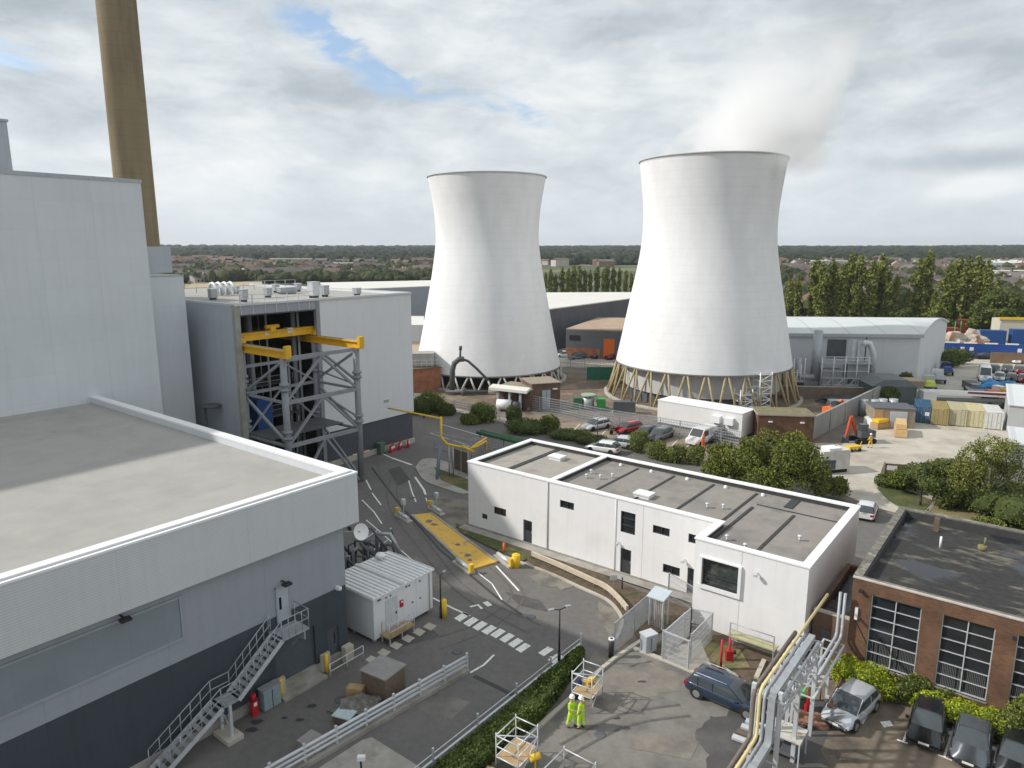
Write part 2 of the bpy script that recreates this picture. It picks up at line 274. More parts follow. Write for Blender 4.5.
# ---------------------------------------------------------------- mesh builder
class MB:
    def __init__(s): s.v = []; s.f = []; s.m = []; s.mi = 0; s.sm = []; s.smooth = False
    def _f(s, idx): s.f.append(tuple(idx)); s.m.append(s.mi); s.sm.append(s.smooth)
    def quad(s, *p):
        k = len(s.v); s.v += [tuple(q) for q in p]; s._f(range(k, k + len(p))); return s
    def hexa(s, p):    # 8 points: bottom 4 ccw, top 4 ccw
        k = len(s.v); s.v += [tuple(q) for q in p]
        for f in ((3, 2, 1, 0), (4, 5, 6, 7), (0, 1, 5, 4), (1, 2, 6, 5), (2, 3, 7, 6), (3, 0, 4, 7)): s._f([k + i for i in f])
        return s
    def box(s, x0, y0, z0, x1, y1, z1):
        if x0 > x1: x0, x1 = x1, x0
        if y0 > y1: y0, y1 = y1, y0
        if z0 > z1: z0, z1 = z1, z0
        return s.hexa([(x0, y0, z0), (x1, y0, z0), (x1, y1, z0), (x0, y1, z0), (x0, y0, z1), (x1, y0, z1), (x1, y1, z1), (x0, y1, z1)])
    def obox(s, c, sz, rz=0.0):
        cx, cy, cz = c; hx, hy, hz = sz[0] / 2, sz[1] / 2, sz[2] / 2; C, S = cos(rz), sin(rz)
        P = []
        for dz_ in (-hz, hz):
            for dx, dy in ((-hx, -hy), (hx, -hy), (hx, hy), (-hx, hy)): P.append((cx + dx * C - dy * S, cy + dx * S + dy * C, cz + dz_))
        return s.hexa(P)
    def beam(s, p, q, w_, h_=None, up=(0, 0, 1)):
        h_ = h_ or w_; p = Vector(p); q = Vector(q); d = (q - p)
        if d.length < 1e-6: return s
        d.normalize(); u = Vector(up)
        if abs(d.dot(u)) > .98: u = Vector((1, 0, 0))
        x = d.cross(u).normalized(); y = x.cross(d).normalized()
        P = []
        for c in (p, q):
            for a, b in ((-1, -1), (1, -1), (1, 1), (-1, 1)): P.append(tuple(c + x * (a * w_ / 2) + y * (b * h_ / 2)))
        return s.hexa(P)
    def tube(s, pts, r, n=8, r1=None, cap=True):
        pts = [Vector(p) for p in pts]; k0 = len(s.v); rings = []
        prev = None
        for i, p in enumerate(pts):
            if i == 0: d = pts[1] - p
            elif i == len(pts) - 1: d = p - pts[i - 1]
            else: d = (pts[i + 1] - p).normalized() + (p - pts[i - 1]).normalized()
            if d.length < 1e-9: d = Vector((0, 0, 1))
            d.normalize()
            if prev is None:
                u = Vector((0, 0, 1)) if abs(d.z) < .9 else Vector((1, 0, 0)); x = d.cross(u).normalized()
            else:
                x = prev - d * prev.dot(d)
                x = x.normalized() if x.length > 1e-6 else d.orthogonal().normalized()
            prev = x; y = d.cross(x)
            rr = r if r1 is None else r + (r1 - r) * i / (len(pts) - 1)
            k = len(s.v); rings.append(k)
            for j in range(n):
                t = 2 * pi * j / n; s.v.append(tuple(p + x * (rr * cos(t)) + y * (rr * sin(t))))
        sm = s.smooth; s.smooth = n > 5
        for a, b in zip(rings, rings[1:]):
            for j in range(n): s._f((a + j, a + (j + 1) % n, b + (j + 1) % n, b + j))
        s.smooth = sm
        if cap: s._f([rings[0] + j for j in reversed(range(n))]); s._f([rings[-1] + j for j in range(n)])
        return s
    def lathe(s, prof, n=24, c=(0, 0), cap=False):
        rings = []
        for (r, z) in prof:
            rings.append(len(s.v))
            for j in range(n):
                t = 2 * pi * j / n; s.v.append((c[0] + r * cos(t), c[1] + r * sin(t), z))
        sm = s.smooth; s.smooth = True
        for a, b in zip(rings, rings[1:]):
            for j in range(n): s._f((a + j, a + (j + 1) % n, b + (j + 1) % n, b + j))
        s.smooth = sm
        if cap: s._f([rings[0] + j for j in reversed(range(n))]); s._f([rings[-1] + j for j in range(n)])
        return s
    def prism(s, pts, z0, z1):
        ar = sum(pts[i][0] * pts[(i + 1) % len(pts)][1] - pts[(i + 1) % len(pts)][0] * pts[i][1] for i in range(len(pts)))
        if ar < 0: pts = pts[::-1]
        n = len(pts); k = len(s.v); s.v += [(p[0], p[1], z0) for p in pts] + [(p[0], p[1], z1) for p in pts]
        s._f([k + i for i in reversed(range(n))]); s._f([k + n + i for i in range(n)])
        for i in range(n): j = (i + 1) % n; s._f((k + i, k + j, k + n + j, k + n + i))
        return s
    def sheet(s, pts, z):
        ar = sum(pts[i][0] * pts[(i + 1) % len(pts)][1] - pts[(i + 1) % len(pts)][0] * pts[i][1] for i in range(len(pts)))
        if ar < 0: pts = pts[::-1]
        k = len(s.v); s.v += [(p[0], p[1], z) for p in pts]; s._f(range(k, k + len(pts))); return s
    def ribbon(s, pts, wd, z, z0=None):      # flat strip (or low wall when z0 given) along a path
        pts = [Vector(p[:2]) for p in pts]; Ls = []
        for i, p in enumerate(pts):
            a = pts[max(0, i - 1)]; b = pts[min(len(pts) - 1, i + 1)]; d = (b - a).normalized(); nn = Vector((-d.y, d.x)) * wd / 2
            Ls.append((p + nn, p - nn))
        for (a, b), (c, d) in zip(Ls, Ls[1:]):
            if z0 is None: s.quad((b.x, b.y, z), (d.x, d.y, z), (c.x, c.y, z), (a.x, a.y, z))
            else: s.hexa([(b.x, b.y, z0), (d.x, d.y, z0), (c.x, c.y, z0), (a.x, a.y, z0), (b.x, b.y, z), (d.x, d.y, z), (c.x, c.y, z), (a.x, a.y, z)])
        return s
    def build(s, name, mats, parent=None, loc=(0, 0, 0), rz=0.0, label=None, cat=None, group=None, kind=None):
        me = bpy.data.meshes.new(name); me.from_pydata(s.v, [], s.f)
        if not isinstance(mats, (list, tuple)): mats = [mats]
        for m in mats: me.materials.append(M[m] if isinstance(m, str) else m)
        me.polygons.foreach_set('material_index', s.m); me.polygons.foreach_set('use_smooth', s.sm); me.update()
        o = bpy.data.objects.new(name, me); COL.objects.link(o)
        o.location = loc; o.rotation_euler = (0, 0, rz)
        if parent: o.parent = parent
        if label: o['label'] = label
        if cat: o['category'] = cat
        if group: o['group'] = group
        if kind: o['kind'] = kind
        return o
def thing(name, label, cat, loc=(0, 0, 0), rz=0.0, group=None):
    if len(loc) == 2: loc = (loc[0], loc[1], 0)
    o = bpy.data.objects.new(name, None); COL.objects.link(o); o.empty_display_size = .3
    o.location = loc; o.rotation_euler = (0, 0, rz); o['label'] = label; o['category'] = cat
    if group: o['group'] = group
    return o
def abthing(name, label, cat, a, b, group=None, z=0.0):
    x, y = W(a, b); return thing(name, label, cat, (x, y, z), TH, group)
def dup(o, loc=None, rz=None, label=None, group=None, parent=None, scale=None):
    c = o.copy(); COL.objects.link(c)
    if parent: c.parent = parent
    for ch in list(o.children): dup(ch, parent=c)
    if loc is not None: c.location = (loc[0], loc[1], loc[2] if len(loc) > 2 else 0)
    if rz is not None: c.rotation_euler = (0, 0, rz)
    if label: c['label'] = label
    if group: c['group'] = group
    if scale: c.scale = scale if hasattr(scale, '__len__') else (scale,) * 3
    return c
def struct(name, mb, m): return mb.build(name, m, kind='structure')
def PX(pts): return [at(x, y) for x, y in pts]
def smooth(pts, n=4):
    pts = [Vector(p) for p in pts]; out = []
    for i in range(len(pts) - 1):
        p0 = pts[max(0, i - 1)]; p1 = pts[i]; p2 = pts[i + 1]; p3 = pts[min(len(pts) - 1, i + 2)]
        for k in range(n):
            t = k / n
            out.append(0.5 * ((2 * p1) + (-p0 + p2) * t + (2 * p0 - 5 * p1 + 4 * p2 - p3) * t * t + (-p0 + 3 * p1 - 3 * p2 + p3) * t ** 3))
    out.append(pts[-1]); return out
def sm2(pts, n=4): return [(v[0], v[1]) for v in smooth([(p[0], p[1], 0) for p in pts], n)]
# leaves: small two-triangle leaf faces scattered through lobes (cx,cy,cz,rx,ry,rz)
def leaves(mb, lobes, n, size, shell=0.55, rnd=R):
    tot = sum(l[3] * l[4] * l[5] for l in lobes) ** 1.0
    for l in lobes:
        k = max(3, int(n * l[3] * l[4] * l[5] / tot))
        for _ in range(k):
            while True:
                x, y, z = rnd.uniform(-1, 1), rnd.uniform(-1, 1), rnd.uniform(-1, 1); q = x * x + y * y + z * z
                if 1e-3 < q <= 1: break
            q = sqrt(q); rr = shell + (1 - shell) * rnd.random() ** .7
            rr *= 1 + .22 * mnoise.noise(Vector((x / q * 2.3 + l[0], y / q * 2.3 + l[1], z / q * 2.3 + l[2])))
            p = Vector((l[0] + x / q * rr * l[3], l[1] + y / q * rr * l[4], l[2] + z / q * rr * l[5]))
            a = Vector((rnd.gauss(0, 1), rnd.gauss(0, 1), rnd.gauss(0, .6))).normalized(); b = a.orthogonal().normalized()
            b = (Matrix.Rotation(rnd.uniform(0, 2 * pi), 3, a) @ b); c = a.cross(b); s_ = size * rnd.uniform(.6, 1.4)
            mb.quad(p - b * s_ * .5, p - c * s_ * .32, p + b * s_ * .5, p + c * s_ * .32)
def blob(mb, c, r, amp=.18, sub=2, seed=0):
    import bmesh
    bm = bmesh.new(); bmesh.ops.create_icosphere(bm, subdivisions=sub, radius=1)
    k = len(mb.v)
    for v in bm.verts:
        d = 1 + amp * mnoise.noise(v.co * 2.1 + Vector((seed * 7.3, seed, 0)))
        mb.v.append((c[0] + v.co.x * r[0] * d, c[1] + v.co.y * r[1] * d, c[2] + v.co.z * r[2] * d))
    for f in bm.faces: mb._f([k + v.index for v in f.verts])
    bm.free()
M['core'] = mat('shade_core', (.06, .08, .022), .95, .3, 1)  # solid core inside foliage, coloured dark to stand for shade among the leaves
# ================================================================ GROUND
def hill(x, y):
    d = hypot(x, y)
    t = max(0.0, min(1.0, (d - 900) / 2600))
    return 15 * t * t * (3 - 2 * t) + (6 * mnoise.noise(Vector((x / 900, y / 900, 0))) if d > 900 else 0) * t
mb = MB(); RR = [0, 60, 120, 200, 300, 420, 560, 740, 950, 1200, 1500, 1900, 2400, 3000, 3800, 5000, 7000, 10000]
NS = 96; idx = []
for r in RR[1:]:
    idx.append(len(mb.v))
    for j in range(NS):
        t = 2 * pi * j / NS; x, y = r * cos(t), r * sin(t); mb.v.append((x, y, -0.06 + hill(x, y)))
c0 = len(mb.v); mb.v.append((0, 0, -0.06))
for j in range(NS): mb._f((c0, idx[0] + j, idx[0] + (j + 1) % NS))
mb.smooth = True
for a, b in zip(idx, idx[1:]):
    for j in range(NS): mb._f((a + j, b + j, b + (j + 1) % NS, a + (j + 1) % NS))
M['terrain'] = mat('terrain', (.075, .085, .04), .95, .3, .01, col2=(.22, .18, .10), c2scale=.006, c2lo=.55, c2hi=.62)
struct('terrain', mb, 'terrain')
# estate ground
mb = MB(); mb.sheet([(-260, -40), (120, -40), (260, 60), (260, 215), (150, 216), (100, 190), (20, 240), (-150, 290), (-330, 260)], -0.02); struct('estate_ground', mb, 'site')

def rough(pts, amp=.35, step=.5, seed=1):
    out = []; n_ = len(pts)
    for i in range(n_):
        a, b = Vector(pts[i]), Vector(pts[(i + 1) % n_]); k = max(1, int((b - a).length / step))
        for j in range(k):
            p = a + (b - a) * (j / k); v = mnoise.noise_vector(Vector((p.x * .9, p.y * .9, seed))); w_ = mnoise.noise_vector(Vector((p.x * 3, p.y * 3, seed))); out.append((p.x + amp * v.x + amp * .4 * w_.x, p.y + amp * v.y + amp * .4 * w_.y))
    return out
M['concrete_worn'] = mat('concrete_worn', (.24, .215, .18), .95, .2, 1.4, col2=(.13, .12, .105), c2scale=.7, c2lo=.45, c2hi=.6)
M['asphalt_tan'] = mat('asphalt_tan', (.22, .195, .165), .93, .16, 1.6, col2=(.16, .148, .13), c2scale=.6, c2lo=.45, c2hi=.65)
def poly(name, px, z, m, sm=False):
    pts = PX(px)
    if sm: pts = rough(pts, .5, .25)
    mb = MB(); mb.sheet(pts, z); return struct(name, mb, m)
# near asphalt of the works: one sheet on the site grid
AB = lambda *p: [W(a, b) for a, b in p]
mb = MB(); mb.sheet(AB((-64, -25), (-20.6, -25), (-20.6, 20), (-19.4, 33), (-19.2, 43.2), (-39.3, 43.2), (-39.5, 62), (-64, 66)), 0.0); struct('yard_road', mb, 'asphalt')
# gate area road going back and across
poly('access_road', [(356, 478), (372, 500), (430, 520), (468, 505), (468, 470), (440, 462), (408, 470), (398, 452), (430, 440), (470, 445), (520, 452), (560, 452), (640, 470), (720, 492), (800, 520), (870, 560), (905, 560), (905, 520), (870, 512), (780, 478), (690, 462), (600, 444), (540, 432), (470, 418), (410, 402), (380, 395), (380, 440)], 0.004, 'asphalt')
poly('yard_apron', [(540, 700), (560, 690), (606, 655), (640, 640), (700, 655), (760, 668), (800, 690), (800, 768), (790, 900), (430, 900), (480, 768)], 0.012, 'asphalt_worn')
mb = MB(); mb.sheet(AB((-21, 26), (-21, -25), (-7, -25), (-7, 32), (-19.5, 33.6)), 0.008); struct('lower_yard', mb, 'asphalt_worn')
poly('damp_tarmac', [(700, 668), (722, 684), (735, 700), (732, 712), (708, 722), (696, 728), (698, 737), (708, 752), (712, 790), (830, 800), (830, 700), (790, 690)], 0.018, 'asphalt_dark', True)
mb = MB(); mb.sheet(AB((-8.2, 40.2), (-8.8, 26), (-9, 5), (30, 5), (30, 40.2)), 0.014); struct('car_park', mb, 'asphalt_brown')
# road by the car park beyond the white building, verges and yard
poly('pavement_far', [(470, 412), (540, 424), (620, 440), (700, 456), (700, 462), (600, 443), (540, 431), (410, 401), (412, 397)], 0.02, 'concrete_pale')
poly('parking_ground', [(500, 408), (560, 418), (640, 430), (720, 441), (745, 446), (740, 462), (700, 460), (640, 447), (560, 432), (520, 424)], 0.016, 'asphalt_brown')
M['parking_tan'] = mat('parking_tan', (.25, .20, .15), .95, .15, .8)
poly('parking_gravel', [(545, 424), (590, 421), (640, 428), (720, 444), (742, 448), (738, 458), (690, 456), (600, 441)], 0.024, 'parking_tan')
poly('contractor_yard', [(835, 450), (868, 425), (905, 392), (938, 372), (985, 356), (1024, 354), (1160, 360), (1160, 430), (1010, 462), (940, 470), (905, 470), (885, 480), (882, 492), (915, 512), (908, 516), (870, 506), (838, 492), (830, 470)], 0.008, 'concrete_pale')
poly('tower_apron', [(590, 400), (640, 414), (720, 420), (800, 420), (835, 408), (850, 390), (800, 382), (700, 376), (560, 372), (520, 380), (520, 396)], 0.004, 'earth')
poly('tower_apron_west', [(420, 404), (500, 412), (560, 402), (600, 384), (560, 372), (480, 368), (410, 376)], 0.006, 'earth')
poly('lorry_lane', [(640, 352), (560, 346), (556, 362), (620, 366)], 0.006, 'concrete_pale')
# verge south of the yard, with footpath
def slab(name, px, z, m, kerb=True, sm=True, lift=None):
    pts = PX(px); pts = sm2(pts + [pts[0]], 4)[:-1] if sm else pts
    mb = MB(); mb.prism(pts, -0.02, z); struct(name, mb, m)
    if kerb:
        k = MB(); k.ribbon(pts + [pts[0]], .16, z + .012, -0.01); struct('kerb', k, 'kerb')
slab('grass_verge', [(876, 489), (884, 484), (915, 492), (934, 500), (926, 512), (905, 510), (888, 502)], .10, 'grass')
slab('grass_bank', [(878, 480), (884, 464), (930, 470), (1000, 480), (1100, 500), (1100, 540), (1024, 520), (930, 498), (905, 488)], .08, 'grass', False, False)
slab('dry_lawn', [(928, 510), (936, 500), (1024, 521), (1120, 545), (1120, 575), (1024, 552), (924, 523)], .10, 'drygrass', True, False)
mb = MB(); mb.ribbon(sm2(PX([(884, 482), (910, 490), (945, 503), (985, 514), (1030, 526), (1100, 545)])), 1.2, .106); struct('footpath', mb, 'concrete_pale')
# island west of the white building
slab('verge_island', [(416, 468), (424, 460), (440, 461), (468, 474), (468, 494), (440, 487), (424, 480)], .10, 'concrete')
mb = MB(); mb.sheet(PX([(434, 468), (468, 480), (468, 492), (441, 481)]), .106); struct('lawn', mb, 'grass')
# strip of planting between the white building and the curved road
P1 = [(456, 528), (480, 538), (520, 556), (545, 572), (580, 588), (606, 600), (622, 616), (632, 632), (640, 640), (690, 622), (690, 610), (640, 592), (600, 574), (560, 558), (520, 545), (490, 535), (470, 527)]
slab('planting_strip', P1, .10, 'soil', False, False)
mb = MB(); mb.ribbon(sm2(PX([(500, 556), (545, 572), (580, 588), (606, 600), (618, 612), (622, 624), (616, 640)])), .22, .125, -.01); struct('kerb', mb, 'concrete_pale')
mb = MB(); mb.sheet(PX([(455, 524), (470, 530), (500, 543), (532, 558), (522, 562), (490, 548), (462, 534)]), .108); struct('lawn', mb, 'grass')
mb = MB(); mb.ribbon([W(-39.2, 43.05), W(-16.8, 43.05)], .9, .118); struct('wall_footpath', mb, 'concrete')
# garden by the scaffold bench
slab('rough_ground', [(648, 650), (690, 622), (776, 656), (764, 690), (745, 690), (735, 676), (694, 672)], .06, 'soil', False, False)
mb = MB(); mb.sheet(PX([(700, 640), (740, 650), (750, 668), (720, 670), (698, 655)]), .066); struct('rough_grass', mb, 'drygrass')
mb = MB(); mb.ribbon(PX([(632, 648), (662, 660), (694, 673)]), .28, .11, 0); struct('kerb', mb, 'concrete_pale')
poly('worn_concrete', [(664, 652), (700, 640), (706, 655), (712, 668), (694, 673), (668, 662)], .07, 'concrete_pale')
# patches of staining and repairs on the yard road
for i, (px, py, rx, ry) in enumerate([(300, 720, .22, .12), (257, 722, .35, .2), (252, 730, .3, .2), (285, 718, .15, .1), (312, 706, .3, .15), (378, 466, .2, .1), (616, 718, .22, .14), (642, 682, .3, .12)]):
    c = at(px, py); mb = MB(); rr = random.Random(i)
    mb.sheet([(c[0] + rx * cos(t * pi / 7) * rr.uniform(.7, 1.2), c[1] + ry * sin(t * pi / 7) * rr.uniform(.7, 1.2)) for t in range(14)], .026); struct('oil_stain', mb, 'tarline')
mb = MB(); mb.ribbon(PX([(372, 468), (400, 505), (440, 550), (500, 600), (522, 615)]), .22, .010); struct('tar_joint', mb, 'tarline')
mb = MB(); mb.ribbon(PX([(474, 676), (517, 697)]), .3, .010); struct('tar_joint', mb, 'tarline')
poly('worn_verge', [(424, 494), (446, 498), (470, 502), (470, 524), (455, 530), (438, 517), (430, 505)], .022, 'concrete_worn', True)
poly('worn_edge', [(545, 573), (575, 586), (560, 590), (530, 578)], .022, 'concrete_worn', True)
poly('worn_edge', [(600, 602), (620, 612), (622, 632), (612, 648), (606, 630)], .022, 'concrete_worn', True)
poly('tarmac_repair', [(560, 690), (590, 672), (640, 662), (690, 676), (684, 692), (640, 700), (600, 712)], .022, 'asphalt_tan', True)
for i, pl in enumerate([[(505, 592), (540, 600), (548, 612), (520, 606)], [(402, 560), (416, 556), (452, 588), (440, 594)], [(380, 640), (430, 628), (440, 636), (392, 650)], [(440, 690), (470, 702), (450, 722), (415, 708)], [(596, 650), (640, 690), (632, 700), (588, 662)], [(388, 470), (400, 466), (410, 480), (398, 486)], [(640, 730), (700, 742), (690, 760), (628, 748)]]):
    mb = MB(); mb.sheet(rough(PX(pl), .06, .4, i), .024 if i > 3 else .007 + .0); struct('tarmac_repair', mb, ['asphalt_dark', 'asphalt_tan', 'asphalt_dark', 'asphalt_worn', 'asphalt_tan', 'asphalt_dark', 'asphalt_tan'][i])
M['tyre'] = mat('tyre_marks', (.118, .111, .104), .9, .3, 3)
for i, pl in enumerate([[(430, 640), (480, 622), (512, 592), (480, 560)], [(438, 650), (492, 628), (524, 594), (492, 562)], [(400, 470), (398, 500), (430, 545), (470, 590), (540, 625)], [(392, 474), (388, 504), (420, 550), (462, 596), (530, 634)], [(560, 745), (620, 715), (680, 705)], [(566, 758), (628, 726), (690, 716)]]):
    mb = MB(); mb.ribbon(sm2(PX(pl), 6), .16, .028 if i > 3 else .0085 + .0006 * i); struct('tyre_mark', mb, 'tyre')
for (px, py) in [(457, 652), (531, 617), (418, 575), (600, 735), (412, 498), (340, 700)]:
    c_ = at(px, py); e = thing('manhole_cover', 'round iron manhole cover set in the tarmac near ' + {457: 'the crossing', 531: 'the road bend', 418: 'the weighbridge', 600: 'the two workers', 412: 'the gate islands', 340: 'the boarded hut'}[px], 'manhole cover', (c_[0], c_[1], .025)); mb = MB(); mb.lathe([(.3, -.02), (.3, .012), (.24, .016), (.001, .016)], 16); mb.build('cover', 'steel_dark', e)
# concrete ramp at bottom
slab('concrete_ramp', [(362, 741), (372, 738), (420, 768), (440, 800), (380, 860), (270, 860), (320, 768)], .05, 'concrete', False, False)

# ---- painted markings
def mark(px, wd=.12, m='paint_white', z=.016, name='road_marking'):
    mb = MB(); mb.ribbon(PX(px), wd, z); struct(name, mb, m)
def qmark(px, m='paint_white', z=.016, name='road_marking'):
    mb = MB(); mb.sheet(PX(px), z); struct(name, mb, m)
# crossing bars
k = 0
for (x, y) in [(462, 617), (471, 622), (480, 626), (489, 630), (498, 633.5), (507, 638), (515.5, 643), (523, 648), (546, 651.5), (555.5, 658.5)]:
    qmark([(x - 8, y + 1.5), (x - 2, y + 5), (x + 8, y - 2), (x + 2, y - 5)], name='crossing_bar')
for (x, y) in [(372, 660), (384, 653), (396, 646), (408, 639), (419, 632.5), (430, 627)]:
    qmark([(x - 7, y), (x + 1, y + 4), (x + 7, y - 1), (x - 1, y - 4.5)], 'concrete_pale', name='walkway_mark')
mark([(362, 500), (374, 512), (382, 524)]); mark([(366, 520), (378, 530), (412, 560)], .1); mark([(378, 530), (362, 541)], .08); mark([(388, 540), (374, 550)], .08)
mark([(433, 598), (452, 608), (470, 616)], .16); 
mark([(470, 673), (484, 665), (494, 655)], .14)
mark([(496, 566), (508, 579), (519, 591)], .14); mark([(478, 573), (492, 584), (502, 600)], .1)
mark([(415, 477), (424, 490), (428, 503)], .22); mark([(408, 478), (412, 492), (416, 502)], .14)
mark([(366, 480), (371, 490)], .14); mark([(372, 493), (381, 505)], .14)
mark([(392, 458), (412, 465)], .3); mark([(378, 452), (392, 458)], .2)
mark([(485, 602), (490, 606)], .4); mark([(470, 607), (478, 605), (482, 609)], .2)
mark([(440, 424), (485, 437)], .12); mark([(430, 433), (470, 446)], .12)
# parking bay lines in the near car park
for p in [[(916, 708), (903, 743)], [(955, 723), (944, 758)], [(1000, 738), (991, 775)], [(876, 700), (862, 724)]]: mark(p, .1, z=.022)
mark([(897, 740), (908, 744)], .1, z=.026); mark([(938, 755), (952, 761)], .1, z=.026)
qmark([(880, 722), (890, 721), (893, 726), (884, 728)], z=.022)
for x in range(580, 700, 14):
    mark([(x, 424 + (x - 580) * .16), (x - 8, 432 + (x - 580) * .16)], .1, z=.03)
# weighbridge
x0 = at(470, 571); 
t = thing('weighbridge', 'long worn yellow steel plate of the weighbridge set in the road', 'weighbridge', at(451, 542))
c = at(451, 542); q = [at(*p) for p in ((412, 516), (431, 514), (497, 563), (470, 571))]
q = [(x - c[0], y - c[1]) for x, y in q]
mb = MB(); mb.prism(q, 0, .13); mb.build('plate', 'paint_yellow', t)
mb = MB(); 
for a, b in ((q[0], q[3]), (q[1], q[2])):
    mb.ribbon([a, b], .22, .17, 0.0)
mb.build('edge_beam', 'concrete', t)
mb = MB()
for (u, v, s) in ((.16, .45, .9), (.23, .52, .7), (.62, .6, .5), (.8, .5, .7), (.87, .4, .5)):
    px_ = q[0][0] + (q[3][0] - q[0][0]) * u + (q[1][0] - q[0][0]) * v; py_ = q[0][1] + (q[3][1] - q[0][1]) * u + (q[1][1] - q[0][1]) * v
    mb.sheet([(px_ + s * .45 * cos(k * pi / 5) * random.uniform(.6, 1.2), py_ + s * .5 * sin(k * pi / 5) * random.uniform(.6, 1.2)) for k in range(10)], .134)
mb.build('worn_patch', 'asphalt_worn', t)
# striped low islands at its corners
for i, (pa, pb, lb) in enumerate([((397, 515), (410, 523), 'short kerb island with yellow post at the far left corner of the weighbridge'), ((430, 508), (443, 516), 'short kerb island with yellow post at the far right corner of the weighbridge'), ((455, 562), (472, 574), 'kerb island with grey sleeve at the near left corner of the weighbridge'), ((496, 556), (512, 568), 'pale concrete island at the near right corner of the weighbridge')]):
    A_, B_ = Vector(at(*pa)), Vector(at(*pb)); c = (A_ + B_) / 2; d = B_ - A_
    t = thing('traffic_island', lb, 'traffic island', tuple(c), atan2(d.y, d.x), 'islands round the weighbridge')
    Ln = d.length; MB().box(-Ln / 2, -.28, 0, Ln / 2, .28, .16).build('kerb_base', 'concrete_pale', t)
    m = MB(); m.tube([(-Ln / 2 + .3, 0, .32), (Ln / 2 - .3, 0, .32)], .17, 10); m.build('guard_tube', 'steel_light', t)
    m = MB(); e = -Ln / 2 + .1 if i < 2 else Ln / 2 - .1; m.box(e - .16, -.16, .16, e + .16, .16, .75); m.build('yellow_post', 'yellow', t)
    if i < 2:
        m = MB(); m.tube([(.1, 0, .4), (.1, 0, 1.9)], .05, 6); m.box(-.1, -.15, 1.4, .3, .15, 1.9); m.build('card_reader', 'steel_light', t)
        m = MB()
        for k in range(2): m.tube([(-.2 + .3 * k, -.35, .2), (-.2 + .3 * k, -.35, 1.1)], .03, 5)
        m.beam((-.2, -.35, 1.1), (.1, -.35, 1.1), .05); m.build('hoop_rail', 'steel_light', t)
# ================================================================ LEFT INDUSTRIAL BUILDING (origin at its near corner on the ground)
A0, B0 = -31.3, 24.2
t = abthing('industrial_building', 'large grey clad industrial building with flat tan roof and pale overhanging parapet', 'building', A0, B0)
BL = -45.0   # how far it runs back past the camera side (along b)
D = -36.0    # depth along a
DK, UP, FB, TP = 0.55, 4.6, 8.35, 11.4
m = MB(); m.box(D, BL, 0, 0.12, 0, DK); m.build('plinth', 'concrete', t)
# dark band with door recess: split round openings  (b local: opening -4.6..-2.1 , door -1.55..-0.75)
def la_b(b): return b - B0
RO0, RO1, RZ = 19.3 - B0, 21.9 - B0, 3.0
PD0, PD1, PZ = 22.75 - B0, 23.55 - B0, 2.3
m = MB()
m.box(-.25, BL, DK, 0, RO0, UP); m.box(-.25, RO1, DK, 0, PD0, UP); m.box(-.25, PD1, DK, 0, 0, UP)
m.box(-.25, RO0, RZ, 0, RO1, UP); m.box(-.25, PD0, PZ, 0, PD1, UP); m.box(D, -.25, DK, -.25, 0, UP)
m.build('lower_cladding', 'clad_dark', t)
m = MB(); m.box(-.24, RO0, .15, -.15, RO1, RZ); ob = m.build('roller_door', ribs(mat('roller_door', (.085, .10, .12), .5), 2, .12, .5), t)
MB().box(-.3, PD0, .3, -.1, PD1, PZ).build('ground_door', 'clad_charcoal', t)
MB().box(-.1, PD0 + .5, 1.2, -.085, PD0 + .6, 1.9).build('door_glazing', 'glass', t)
m = MB(); m.box(-.25, BL, UP, 0.02, -.0, FB + .2); m.box(D, -.25, UP, -.25, 0.02, FB + .2)
# opening for upper door at b 19.6..20.4
m.build('upper_cladding', 'clad_mid', t)
# window band
m = MB(); m.box(0.02, BL, 5.75, .035, 14.5 - B0, 7.75); m.build('window_band', 'glass_band', t)
m = MB()
m.box(.0, BL, 5.63, .09, 14.62 - B0, 5.75); m.box(.0, BL, 7.75, .09, 14.62 - B0, 7.87); m.box(0, 14.5 - B0, 5.75, .09, 14.62 - B0, 7.75); m.build('window_frame', 'clad_mid', t)
ud = MB().box(.02, 19.62 - B0, 4.2, .07, 20.35 - B0, 6.15).build('upper_door', mat('door_panel', (.42, .45, .48), .5), t)
MB().box(.07, 19.74 - B0, 4.9, .085, 19.88 - B0, 5.6).build('glazing', 'glass', ud)
m = MB(); m.box(.02, 19.55 - B0, 4.2, .1, 19.62 - B0, 6.22); m.box(.02, 20.35 - B0, 4.2, .1, 20.42 - B0, 6.22); m.box(.02, 19.55 - B0, 6.15, .1, 20.42 - B0, 6.22); m.build('door_frame', 'steel', ud)
# fascia, overhanging by half a metre, with gap below
m = MB(); m.box(.30, BL, FB, .5, .8, TP - .12); m.box(D, .6, FB, .30, .8, TP - .12); m.build('parapet_cladding', 'clad_fascia', t)
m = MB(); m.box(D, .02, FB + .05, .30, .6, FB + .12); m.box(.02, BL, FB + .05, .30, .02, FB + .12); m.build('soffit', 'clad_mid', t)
m = MB(); m.box(.36, BL, TP - .12, .53, .83, TP - .02); m.box(D, .66, TP - .12, .36, .83, TP - .02)
m.build('parapet_coping', 'coping', t)
m = MB(); m.box(-.28, BL, TP - .06, .26, .60, TP + .06); m.box(D, .02, TP - .06, -.28, .60, TP + .06); m.build('inner_coping', 'white_metal', t)
m = MB(); m.box(-.25, BL, 10.7, -.05, .2, TP - .07); m.box(D, .05, 10.7, -.25, .2, TP - .07); m.box(-.04, BL, TP - .2, .3, .58, TP - .13); m.build('parapet_inner_face', 'clad_pale', t)
MB().box(D, BL, 10.4, -.26, .04, 10.92).build('roof', 'roof_tan', t)
